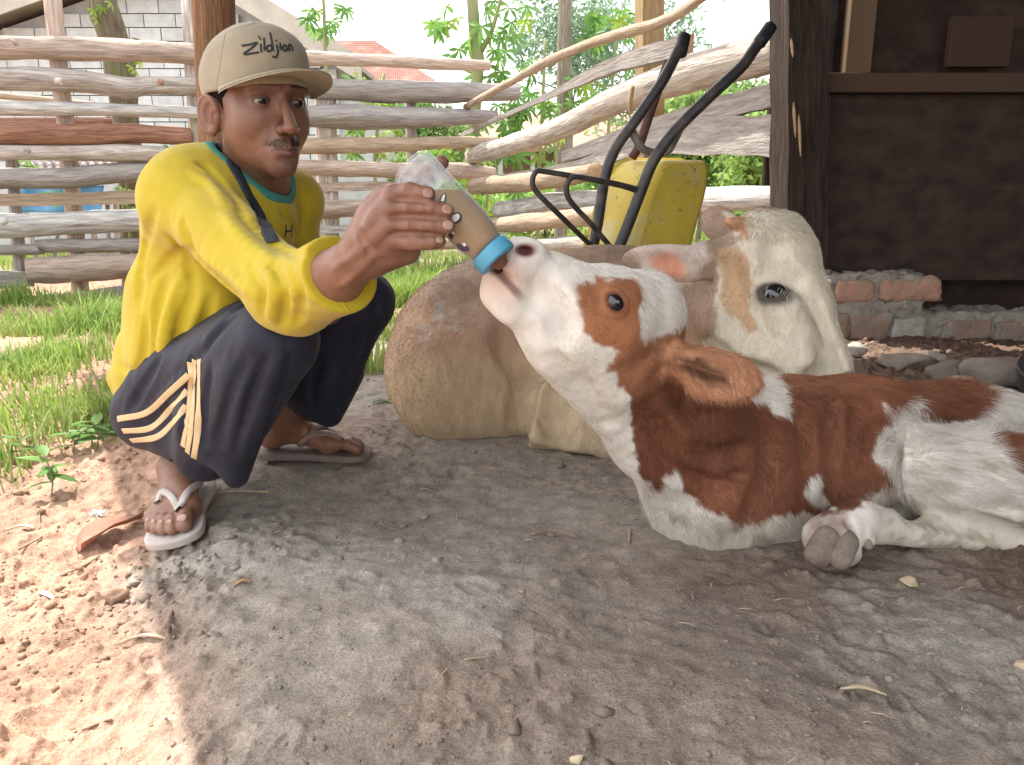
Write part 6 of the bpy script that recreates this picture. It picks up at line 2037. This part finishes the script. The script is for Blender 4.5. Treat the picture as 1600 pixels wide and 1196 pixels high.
def film():
    m = bpy.data.materials.new('milk_film'); m.use_nodes = True; t = m.node_tree; t.nodes.clear()
    o = t.nodes.new('ShaderNodeOutputMaterial'); tr = t.nodes.new('ShaderNodeBsdfTransparent'); d = t.nodes.new('ShaderNodeBsdfDiffuse'); d.inputs[0].default_value = (.72, .72, .70, 1)
    n = t.nodes.new('ShaderNodeTexNoise'); n.inputs['Scale'].default_value = 60; tc = t.nodes.new('ShaderNodeTexCoord'); t.links.new(tc.outputs['Object'], n.inputs['Vector'])
    r = t.nodes.new('ShaderNodeMapRange'); r.inputs[1].default_value = .35; r.inputs[2].default_value = .65; r.inputs[3].default_value = .22; r.inputs[4].default_value = .5
    t.links.new(n.outputs[0], r.inputs[0]); x = t.nodes.new('ShaderNodeMixShader'); t.links.new(r.outputs[0], x.inputs[0]); t.links.new(tr.outputs[0], x.inputs[1]); t.links.new(d.outputs[0], x.inputs[2]); t.links.new(x.outputs[0], o.inputs[0]); return m
V, Fc, _ = lathe([(0, .0035), (k * .8, .004), (k * .94, .007), (k * .96, .011), (k * .96, BL * .36)], 40, bA, BM)
obj('milk_film', V, Fc, film(), bt_)
blue = mat('blue_plastic', (0.085, 0.32, 0.47), (0.075, 0.29, 0.43), scale=30, rough=.4, spec=.4)
c0 = BL * .985
V, Fc, _ = lathe([(k * .78, c0), (k * .90, c0 - .0005), (k * .93, c0 + .002), (k * .93, c0 + .0155), (k * .90, c0 + .018), (k * .55, c0 + .018), (0, c0 + .018)], 48, bA, BM)
obj('collar_ring', V, Fc, blue, bt_)
V, Fc, _ = lathe([(k * .55, c0 + .018), (k * .42, c0 + .020), (k * .32, c0 + .023), (k * .28, c0 + .027), (0, c0 + .029)], 32, bA, BM)
obj('teat', V, Fc, mat('teat_rubber', (0.16, 0.07, 0.05), rough=.5), bt_)
V0, F0, _ = lathe(prof, 48, bA, BM); bb = bvh_of(V0, F0)
prt_w = mat('white_print', (0.72, 0.72, 0.68), rough=.5); prt_k = mat('dark_print', (0.03, 0.025, 0.03), rough=.5); prt_p = mat('violet_print', (0.07, 0.05, 0.10), rough=.5)
for m, off, ls in ((prt_k, .0004, [([(691, 316, 1.2), (693, 308, 1.0), (696, 303, .4)], .006), ([(708, 345, 1.0), (714, 340, 1.4), (719, 334, .6)], .009), ([(700, 362), (706, 367), (703, 371)], .006)]),
                   (prt_w, .0010, [([(691, 315, 1.2), (693, 309, 1), (695, 305, .5)], .0035), ([(708, 344, 1.0), (713, 340, 1.3), (717, 336, .6)], .006), ([(706, 360), (710, 366)], .003), ([(724, 379), (727, 384)], .004), ([(698, 364), (701, 367)], .003)]),
                   (prt_p, .0005, [([(714, 382, .8), (722, 388, 1.2), (733, 389, .9)], .007)])):
    mb = MB()
    for pts, w in ls:
        V, Fc, _ = ribbon(bb, pts, w, off=off, thick=.0002, n=8)
        if len(V): mb.add(V, Fc)
    if mb.n: mb.build('print', m, bt_)
# ------------------------------------------------------------------ wheelbarrow stood on its nose
wb_ = thing('wheelbarrow', 'yellow wheelbarrow stood on end with its black handles up, behind the cow', 'wheelbarrow', tuple(W(1010, 480, 2.9)[:2]) + (-.03,))
yel = mat('yellow_paint', (0.62, 0.46, 0.06), (0.50, 0.37, 0.055), scale=5, rough=.55, spec=.35, bump=.2, bscale=60, c3=(0.50, 0.45, 0.28), s3=2.5)
# mud splashes and rust as its own spotted layer
def spotted(m, spot, scale, lo, hi):
    t = m.node_tree; b = [n for n in t.nodes if n.type == 'BSDF_PRINCIPLED'][0]
    src = b.inputs['Base Color'].links[0].from_socket
    tc = t.nodes.new('ShaderNodeTexCoord'); n = t.nodes.new('ShaderNodeTexNoise'); n.inputs['Scale'].default_value = scale; n.inputs['Detail'].default_value = 5; n.inputs['Roughness'].default_value = .7
    t.links.new(tc.outputs['Object'], n.inputs['Vector'])
    r = t.nodes.new('ShaderNodeMapRange'); r.inputs[1].default_value = lo; r.inputs[2].default_value = hi; t.links.new(n.outputs[0], r.inputs[0])
    x = t.nodes.new('ShaderNodeMix'); x.data_type = 'RGBA'; x.inputs[7].default_value = (*spot, 1)
    t.links.new(r.outputs[0], x.inputs[0]); t.links.new(src, x.inputs[6]); t.links.new(x.outputs[2], b.inputs['Base Color'])
spotted(yel, (0.16, 0.11, 0.055), 42, .60, .66); spotted(yel, (0.55, 0.48, 0.27), 4, .54, .70)
steel = mat('black_tube', (0.022, 0.022, 0.026), (0.05, 0.045, 0.042), scale=18, rough=.45, spec=.4, bump=.15, bscale=90, c3=(0.10, 0.075, 0.06), s3=9)
# tray: a lofted tub, its underside to the viewer
def rrect(c, ex, ey, rr, n=6):
    out = []
    for sx, sy, a0 in ((1, 1, 0), (-1, 1, 90), (-1, -1, 180), (1, -1, 270)):
        for t in np.linspace(0, 90, n):
            a = R(a0 + t); out.append(c + ex * (sx * (1 - rr) + rr * math.cos(a)) + ey * (sy * (1 - rr) + rr * math.sin(a)))
    return np.array(out)
tilt_v = W(960, 390, 2.72) - W(1000, 250, 2.80); tilt_v /= np.linalg.norm(tilt_v)          # along the tray, downwards
acr = np.array([math.cos(R(24)), math.sin(R(24)), 0.02]); acr /= np.linalg.norm(acr)
dep = np.cross(tilt_v, acr); dep = dep if dep[1] > 0 else -dep
top = W(1078, 244, 2.74)
LT = .70
levels = [(-.0, .62, .92), (.012, .70, .95), (.03, .76, .97), (.13, .93, 1.0), (.235, 1.12, 1.06), (.245, 1.2, 1.1), (.238, 1.12, 1.05), (.14, .92, .985), (.035, .74, .955), (.02, .60, .90)]
V = []; Fc = []
for h, wx, wy in levels:
    V.append(rrect(top + tilt_v * LT / 2 + dep * h, acr * .168 * wx, tilt_v * LT / 2 * wy , .42))
m_ = len(V[0])
for i in range(len(levels) - 1):
    for j in range(m_):
        k = (j + 1) % m_; Fc.append((i * m_ + j, i * m_ + k, (i + 1) * m_ + k, (i + 1) * m_ + j))
Fc += [tuple(range(m_))[::-1], tuple((len(levels) - 1) * m_ + j for j in range(m_))]
tr_o = obj('tray', np.vstack(V), Fc, yel, wb_)
bevel(tr_o, .012, 3)
def pipe(name, pts, w, n=40, m=steel, sides=12):
    P = np.array([W(*p) for p in pts]); Q = resample(P, n)
    V, Fc, U = tube(Q, w / 2 * S(P[0]), sides); return obj(name, V, Fc, m, wb_, uv=U)
pipe('handle', [(918, 430, 2.66), (934, 350, 2.665), (945, 280, 2.67), (962, 232, 2.675), (992, 190, 2.68), (1032, 132, 2.69), (1052, 95, 2.72), (1068, 60, 2.76)], 16.5)
pipe('handle', [(945, 440, 2.60), (975, 368, 2.60), (1005, 290, 2.60), (1022, 250, 2.605), (1055, 205, 2.61), (1110, 150, 2.62), (1158, 105, 2.64), (1180, 75, 2.67), (1203, 44, 2.70)], 17.5)
for pts in ([(1063, 84, 2.725), (1069, 58, 2.765)], [(1186, 68, 2.675), (1204, 42, 2.705)]):
    pipe('grip', pts, 21, 6, mat('grip_rubber', (0.02, 0.02, 0.024), rough=.6))
pipe('leg', [(1000, 300, 2.60), (960, 288, 2.57), (850, 268, 2.50), (836, 271, 2.49), (832, 284, 2.49), (838, 300, 2.49), (880, 342, 2.53), (924, 385, 2.66)], 8.5, 60)
pipe('leg', [(1004, 298, 2.60), (960, 287, 2.565), (905, 277, 2.52), (890, 280, 2.515), (885, 296, 2.515), (892, 316, 2.52), (925, 352, 2.56), (962, 396, 2.60)], 8.5, 60)
pipe('rear_brace', [(1045, 95, 2.78), (1018, 170, 2.82), (1000, 225, 2.84), (988, 246, 2.86)], 15, 16, mat('rusty_bar', (0.13, 0.055, 0.045), (0.08, 0.04, 0.035), scale=20, rough=.7))
pipe('bracket', [(985, 200, 2.69), (996, 222, 2.70), (1010, 236, 2.72), (1040, 238, 2.73), (1052, 222, 2.70), (1060, 206, 2.62)], 13, 24, mat('dusty_bracket', (0.26, 0.24, 0.21), (0.16, 0.145, 0.13), scale=30, rough=.8))
# front wheel at the ground
wc_ = top + tilt_v * (LT + .06) + dep * .02
wc_[2] = max(wc_[2], .12)
tyre = MB(); a = np.linspace(0, 2 * math.pi, 33)
ring = np.array([wc_ + np.cross(acr, [0, 0, 1.0]) * .15 * math.cos(t) + np.array([0, 0, 1]) * .15 * math.sin(t) for t in a])
V, Fc, U = tube(ring, .035, 10, caps=False); w_o = obj('wheel', V, Fc, mat('tyre_black', (.02, .02, .02), rough=.85), wb_)
V, Fc, U = tube(ring * .62 + wc_ * .38, .02, 8, caps=False); obj('rim', V, Fc, steel, w_o)
V, Fc, U = tube([wc_ - acr * .1, wc_ + acr * .1], .012, 8); obj('axle', V, Fc, steel, w_o)

# ------------------------------------------------------------------ grass and weeds
gr_m = mat('grass_blade', (0.30, 0.41, 0.09), (0.14, 0.26, 0.045), scale=6, rough=.55, spec=.3, trans=.4, c3=(0.36, 0.33, 0.14), s3=9)
def grass(name, pts, hmin, hmax, w, seed, label=None, m=gr_m, lean=.55):
    r = np.random.default_rng(seed); n = len(pts)
    base = np.stack([pts[:, 0], pts[:, 1], gz(pts[:, 0], pts[:, 1]) - .004], 1)
    h = r.uniform(hmin, hmax, n) * (1 + .5 * vnoise(base * 3)); a = r.uniform(0, 2 * math.pi, n)
    d = np.stack([np.cos(a), np.sin(a), np.zeros(n)], 1); sd = np.stack([-np.sin(a), np.cos(a), np.zeros(n)], 1)
    ln = r.uniform(.1, 1, n)[:, None] * lean * h[:, None]
    ww = (w * r.uniform(.6, 1.3, n))[:, None]
    rows = []
    for t, wf in ((0, 1), (.4, .9), (.75, .6), (1, .08)):
        c = base + np.array([0, 0, 1.0]) * (h[:, None] * (t - .28 * t * t * r.uniform(0, 1, n)[:, None])) + d * ln * t * t
        rows += [c - sd * ww * wf / 2, c + sd * ww * wf / 2]
    V = np.stack(rows, 1).reshape(-1, 3)
    i = (np.arange(n) * 8)[:, None]
    Fc = np.concatenate([np.stack([i[:, 0] + k, i[:, 0] + k + 1, i[:, 0] + k + 3, i[:, 0] + k + 2], 1) for k in (0, 2, 4)])
    o = obj(name, V, Fc, m, origin=base.mean(0), kind='stuff')
    if label: o['label'] = label; o['category'] = 'grass'
    return o
def scatter(n, xa, xb, ya, yb, keep, seed):
    r = np.random.default_rng(seed); P = np.stack([r.uniform(xa, xb, n), r.uniform(ya, yb, n)], 1)
    return P[keep(P[:, 0], P[:, 1]) > r.random(n)]
def patch(x, y):
    q = np.stack([x, y, np.zeros_like(x)], 1)
    return np.clip(.55 + .9 * fbm(q * 2.2 + 4, 3), 0, 1)
def left_patch(x, y):
    px, py = proj(np.stack([x, y, gz_base(x, y)], 1))
    edge_ = 628 + 26 * fbm(np.stack([x, y, 0 * x], 1) * 3, 2)
    return patch(x, y) * sstep(edge_ + 6, edge_ - 18, py) * (px < 330) * (px > -260)
grass('grass', scatter(52000, -4.2, -.75, 2.0, 4.7, left_patch, 1), .04, .115, .0075, 1, 'bright sunlit grass between the fence and the man')
grass('grass', scatter(30000, -1.0, .25, 2.5, 6.0, lambda x, y: patch(x, y) * sstep(2.45, 2.75, y + .1 * np.sin(x * 9)) * (x < .2 - .02 * y), 2), .06, .17, .008, 2, 'sunlit grass in the gap between the trousers and the cow')
grass('grass', scatter(26000, -5, 6, 6.3, 12, lambda x, y: patch(x, y) * .8, 3), .06, .2, .014, 3, 'grass growing beyond the log fences')
grass('grass', scatter(9000, -4.2, -.75, 2.0, 4.7, left_patch, 12), .08, .16, .006, 12, 'long bent grass blades on the sunlit patch left of the man', lean=1.3)
grass('grass', scatter(5000, -1.0, .25, 2.5, 6.0, lambda x, y: patch(x, y) * sstep(2.45, 2.75, y) * (x < .2 - .02 * y), 13), .10, .22, .0065, 13, 'long bent grass blades behind the cow', lean=1.3)
def tuft_pts(px, py, n, spread, seed):
    g = G(px, py); r = np.random.default_rng(seed)
    return np.stack([g[0] + r.normal(0, spread, n), g[1] + r.normal(0, spread * 1.2, n)], 1)
grass('grass', np.vstack([tuft_pts(180, 672, 260, .05, 5), tuft_pts(140, 660, 180, .07, 6), tuft_pts(60, 690, 120, .08, 7), tuft_pts(20, 650, 220, .1, 8), tuft_pts(100, 640, 160, .1, 9), tuft_pts(10, 740, 40, .05, 10)]), .03, .11, .006, 4, 'sparse grass tufts at the edge of the bare soil')
# broad-leaved weeds
wl = leaf_mat('weed_leaf', (0.14, 0.28, 0.05), (0.10, 0.22, 0.04))
def simple_leaf(L_, w_, bend=.3):
    mb = MB(); rows = []
    for t, f in ((0, .08), (.2, .7), (.45, 1), (.75, .7), (1, .05)):
        z = -bend * L_ * t * t
        rows += [(-w_ * f / 2, L_ * t, z + .1 * w_), (0, L_ * t, z), (w_ * f / 2, L_ * t, z + .1 * w_)]
    return rows, [(i * 3 + j, i * 3 + j + 1, i * 3 + j + 4, i * 3 + j + 3) for i in range(4) for j in range(2)]
rws, fcs = simple_leaf(.05, .022)
WL = mesh_from('leaf', rws, fcs, wl)
def weed(px, py, hpx, nl, label, seed, lsc=1.0):
    g = G(px, py); sc = S(g); h = hpx * sc
    t = thing('weed', label, 'weed', g, 'weeds on the bare soil'); r = np.random.default_rng(seed)
    Q = resample([g - (0, 0, .01), g + np.array([.01, 0, h * .5]), g + np.array([-.005, .01, h])], 8)
    V, Fc, U = tube(Q, .0016, 5); obj('stem', V, Fc, STEM_B, t)
    for k in range(nl):
        f = .45 + .55 * k / max(nl - 1, 1); p = Q[min(int(f * 7), 7)]
        o = bpy.data.objects.new('leaf', WL); COL.objects.link(o); o.parent = t; o.location = tuple(p - ORG[t]); ORG[o] = ORG[t]
        s_ = lsc * r.uniform(.7, 1.2); o.scale = (s_,) * 3; o.rotation_euler = (r.uniform(-.1, .7), r.uniform(-.2, .2), k * 2.4 + r.uniform(-.4, .4))
    return t
weed(79, 776, 62, 9, 'small weed with a bare dark stem standing alone on the sunlit soil', 1, 1.1)
weed(150, 700, 40, 10, 'low leafy weed beside the grass tuft near the hip of the man', 2, 1.2)
weed(30, 720, 40, 8, 'leafy weed at the left edge of the picture on the soil', 3, 1.1)
weed(112, 708, 34, 8, 'low weed between the grass tufts on the left', 4, 1.1)

# ------------------------------------------------------------------ litter on the soil
def strip_leaf(name, px_pts, w_px, m, label, cat, curl=.012, th=.0012, n=18, lift=.003):
    """a curled dry leaf or chip lying on the ground along a drawn line"""
    P = np.array([G(x, y) for x, y in px_pts]); Q = resample(P, n); sc = S(P[0]); w = w_px * sc
    T = np.gradient(Q, axis=0); T /= np.linalg.norm(T, axis=1)[:, None]; B = np.cross(T, [0, 0, 1.0]); V = []; Fc = []
    for i in range(n):
        t = i / (n - 1); ww = w * max(math.sin(math.pi * min(max(t, .03), .97)), .08) ** .7 / 2
        bow = curl * math.sin(math.pi * t)
        for j in range(5):
            u = (j - 2) / 2
            V.append(Q[i] + B[i] * u * ww + np.array([0, 0, lift + bow + u * u * curl * .8 * (1 if j > 2 else .3)]))
    for i in range(n - 1):
        for j in range(4): Fc.append((i * 5 + j, i * 5 + j + 1, (i + 1) * 5 + j + 1, (i + 1) * 5 + j))
    o = obj(name, V, Fc, m, origin=Q.mean(0)); props(o, label, cat)
    md = o.modifiers.new('thick', 'SOLIDIFY'); md.thickness = th
    return o
dry = mat('dry_leaf', (0.36, 0.15, 0.085), (0.24, 0.095, 0.06), scale=30, rough=.6, trans=.15, c3=(.5, .3, .2), s3=12)
straw = mat('straw', (0.58, 0.46, 0.32), (0.44, 0.33, 0.21), scale=40, rough=.8)
strip_leaf('dry_leaf', [(124, 866), (160, 848), (195, 834), (222, 812)], 66, dry, 'large curled red-brown dry leaf on the sunlit soil', 'leaf', .024)
strip_leaf('dry_leaf', [(190, 1009), (222, 1003), (262, 1003)], 11, straw, 'narrow straw coloured dry leaf near the shadow edge', 'leaf', .006)
strip_leaf('dry_leaf', [(10, 832), (35, 828), (56, 830)], 9, straw, 'pale dry leaf at the left edge of the picture', 'leaf', .005)
strip_leaf('wood_chip', [(1312, 1082), (1345, 1084), (1385, 1092)], 11, straw, 'pale splinter lying on the grey soil at the lower right', 'splinter', .005)
strip_leaf('green_leaf', [(582, 632), (596, 629), (610, 631)], 9, wl, 'small fresh green leaf lying left of the cow', 'leaf', .004)
strip_leaf('straw_stalk', [(420, 772), (350, 772), (332, 770)], 4, straw, 'thin straw stalk behind the heel of the near flip-flop', 'straw', .003)
strip_leaf('dry_leaf', [(365, 920), (380, 914), (394, 912)], 9, mat('ochre_leaf', (.42, .27, .12), (.34, .2, .09), scale=20), 'small ochre leaf fragment below the near flip-flop', 'leaf', .004)
strip_leaf('dry_leaf', [(60, 930), (76, 936), (84, 940)], 10, mat('white_scrap', (.7, .66, .6), (.6, .56, .5), scale=20), 'small pale scrap on the sunlit soil at far left', 'scrap', .004)
fz = thing('feather', 'small white fluffy feather on the sunlit soil', 'feather', G(155, 808))
mb = MB(); g = G(155, 808)
for k in range(60):
    a = rng.uniform(0, 6.28); l_ = rng.uniform(.008, .022); e = g + np.array([math.cos(a) * l_ * 1.2, math.sin(a) * l_, rng.uniform(.002, .014)])
    mb.add(*tube([g + np.array([0, 0, .003]), (g + e) / 2 + np.array([0, 0, .005]), e], [.0009, .0008, .0003], 4))
mb.build('down', mat('white_down', (.8, .79, .76), rough=.9, trans=.3), fz, kind='stuff')
def twig(px_pts, wpx, label, m=W_tan, lift=.004):
    P = resample(np.array([G(x, y) for x, y in px_pts]) + np.array([0, 0, lift]), 12)
    V, Fc, U = tube(P, np.linspace(wpx / 2, wpx / 3, 12) * S(P[0]), 6, rough=.15, seed=px_pts[0][0])
    return props(obj('twig', V, Fc, m, uv=U, origin=P.mean(0)), label, 'twig')
twig([(0, 668), (60, 652), (110, 646)], 5, 'long thin twig lying in front of the grass on the left')
twig([(30, 862), (72, 838), (115, 810)], 4, 'straight dry twig left of the large dry leaf')
twig([(62, 830), (62, 805)], 3, 'short twig standing out of the soil left of the feather')
twig([(265, 1000), (268, 970), (274, 948)], 5, 'dark twig lying across the shadow edge', W_red)
twig([(92, 905), (130, 888), (156, 872)], 5, 'pale twig just below the large dry leaf')
twig([(130, 1146), (170, 1130), (175, 1132)], 5, 'thin root showing in the sunlit soil near the bottom left', W_red)
twig([(984, 830), (983, 852)], 5, 'short brown stick in front of the breast of the calf', W_tan)
twig([(830, 838), (860, 832), (900, 842)], 4, 'thin dry stalk lying left of the calf', W_tan)
twig([(1345, 545), (1380, 530), (1408, 512)], 7, 'pale stick leaning on the brick footing', W_tan)
twig([(1330, 522), (1352, 532), (1362, 545)], 3, 'thin root in front of the brick footing beside the cow', W_pale)
twig([(725, 1035), (748, 1032), (775, 1028)], 4, 'thin stalk on the grey soil below the calf head', W_tan)

# rubble by the footing
stone = mat('rubble_stone', (0.33, 0.28, 0.235), (0.22, 0.18, 0.15), scale=14, rough=.95, bump=.7, bscale=60, rand=.1)
for (x, y, rx, ry, rz, m, lb, sd) in (
        (1490, 592, 34, 30, 18, stone, 'grey stone with flat top in the rubble right of the cow', 2), (1575, 598, 60, 44, 26, stone, 'large grey stone in the rubble at the right edge', 3),
        (1404, 574, 46, 30, 12, stone, 'long flat grey stone lying behind the calf', 4), (1335, 558, 17, 13, 12, brick_pale, 'small white broken chunk near the nose of the cow', 5),
        (1452, 568, 20, 14, 14, brick_pale, 'pale lump between the flat stone and the brick footing', 6), (1502, 605, 22, 16, 9, brick_or, 'broken orange brick piece under the flat topped stone', 7),
        (1595, 575, 14, 10, 9, brick_or, 'small red brick crumb at the right edge', 8), (1420, 915, 13, 10, 8, straw, 'small pale stone right of the hoof', 9),
        (1598, 1046, 10, 9, 8, straw, 'small pale stone at the right edge low down', 10), (900, 1190, 12, 10, 8, straw, 'small pale pebble at the bottom edge', 11),
        (184, 938, 22, 16, 12, None, 'large lump of orange soil in the sun', 12), (236, 1032, 16, 12, 10, None, 'orange soil lump near the shadow edge', 13), (195, 830, 0, 0, 0, None, '', 0)):
    if not rx: continue
    g = G(x, y); sc = S(g)
    mm = m if m is not None else mat('orange_clod', (0.40, 0.26, 0.185), (0.31, 0.19, 0.13), scale=40, rough=.95, bump=.6, bscale=120)
    V, Fc, _ = rock(g + np.array([0, 0, rz * sc * .55]), (rx * sc * 1.25, ry * sc * 1.25, rz * sc * 1.35), sd, .13, 3, None, 9)
    props(obj('stone' if m is not None else 'soil_clod', V, Fc, mm, origin=g), lb, 'stone' if m is not None else 'clod')
# metal basin rim at the right edge
g = G(1655, 658); M_ = np.array([[1, 0, 0], [0, .94, .34], [0, -.34, .94]])
V, Fc, _ = lathe([(.0, .0), (.085, .0), (.105, .04), (.115, .075), (.118, .078), (.114, .080), (.10, .042), (.08, .006), (0, .006)], 48, g + np.array([0, 0.02, .05]), M_)
props(obj('basin', V, Fc, mat('old_tin', (.14, .13, .12), (.09, .08, .075), scale=12, rough=.5, metal=.5), origin=g), 'dull metal basin partly cut off by the right edge behind the calf', 'basin')

# ------------------------------------------------------------------ crumbs of soil: clods, grit, straw bits
def crumbs(name, n, keep, rmin, rmax, m, seed, xr=(-1.6, 1.6), yr=(.6, 3.0), flat=.7):
    r = np.random.default_rng(seed); P = np.stack([r.uniform(*xr, n), r.uniform(*yr, n)], 1); P = P[keep(P[:, 0], P[:, 1]) > r.random(n)]; n = len(P)
    ico = np.array([(0, 0, 1), (.894, 0, .447), (.276, .851, .447), (-.724, .526, .447), (-.724, -.526, .447), (.276, -.851, .447), (.724, .526, -.447), (-.276, .851, -.447), (-.894, 0, -.447), (-.276, -.851, -.447), (.724, -.526, -.447), (0, 0, -1)])
    fi = np.array([(0, 1, 2), (0, 2, 3), (0, 3, 4), (0, 4, 5), (0, 5, 1), (1, 6, 2), (2, 7, 3), (3, 8, 4), (4, 9, 5), (5, 10, 1), (6, 7, 2), (7, 8, 3), (8, 9, 4), (9, 10, 5), (10, 6, 1), (11, 7, 6), (11, 8, 7), (11, 9, 8), (11, 10, 9), (11, 6, 10)])
    rad = rmin * (rmax / rmin) ** (r.random(n) ** 2.2)
    z = gz(P[:, 0], P[:, 1]); z = z + gdetail(P[:, 0], P[:, 1])
    c = np.stack([P[:, 0], P[:, 1], z + rad * .25], 1)
    V = (ico[None] * (1 + r.normal(0, .22, (n, 12, 1)))) * rad[:, None, None] * np.stack([r.uniform(.7, 1.5, n), r.uniform(.7, 1.3, n), np.full(n, flat)], 1)[:, None] + c[:, None]
    Fc = (fi[None] + (np.arange(n) * 12)[:, None, None]).reshape(-1, 3)
    cc = soil_col(c[:, 0], c[:, 1]) * r.uniform(.75, 1.2, (n, 1))
    return obj(name, V.reshape(-1, 3), Fc, m, origin=(0, 1.2, 0), col=np.repeat(cc, 12, 0), kind='stuff')
clod_m = mat('soil_crumb', (0.85, 0.85, 0.85), (1.1, 1.1, 1.1), scale=150, vcol=True, rough=.95, spec=.1, bump=.5, bscale=300)
soft = lambda x, y: sstep(.08, -.15, x - crest(y))
crumbs('soil_clods', 16000, lambda x, y: (.10 + .9 * soft(x, y)) * np.clip(.5 + fbm(np.stack([x, y, 0 * x], 1) * 5, 3), 0, 1) * (x > -1.5), .0015, .010, clod_m, 1, xr=(-1.5, 1.4), yr=(.6, 2.6))
crumbs('soil_grit', 9000, lambda x, y: np.clip(.35 + fbm(np.stack([x, y, 0 * x], 1) * 6 + 7, 3), 0, 1), .0008, .0035, clod_m, 2, xr=(-.9, 1.0), yr=(.6, 1.9))
crumbs('rubble_crumbs', 2600, lambda x, y: np.clip(sstep(.6, .9, x) * (sstep(1.4, 1.1, y) + sstep(1.7, 1.9, y)), 0, 1), .002, .018, clod_m, 3, xr=(.5, 2.4), yr=(.6, 3.0))
def straws(n, seed):
    r = np.random.default_rng(seed); mb = MB()
    for k in range(n):
        x, y = r.uniform(-.9, 1.3), r.uniform(.65, 2.4); a = r.uniform(0, 6.28); l_ = r.uniform(.006, .028)
        z = float(gz(x, y)) + .004; d = np.array([math.cos(a) * l_, math.sin(a) * l_, r.uniform(-.1, .15) * l_])
        p = np.array([x, y, z]); mb.add(*tube([p - d / 2, p + np.array([0, 0, .002]), p + d / 2], .0006, 4))
    return mb.build('straw_bits', straw, kind='stuff')
straws(240, 3)
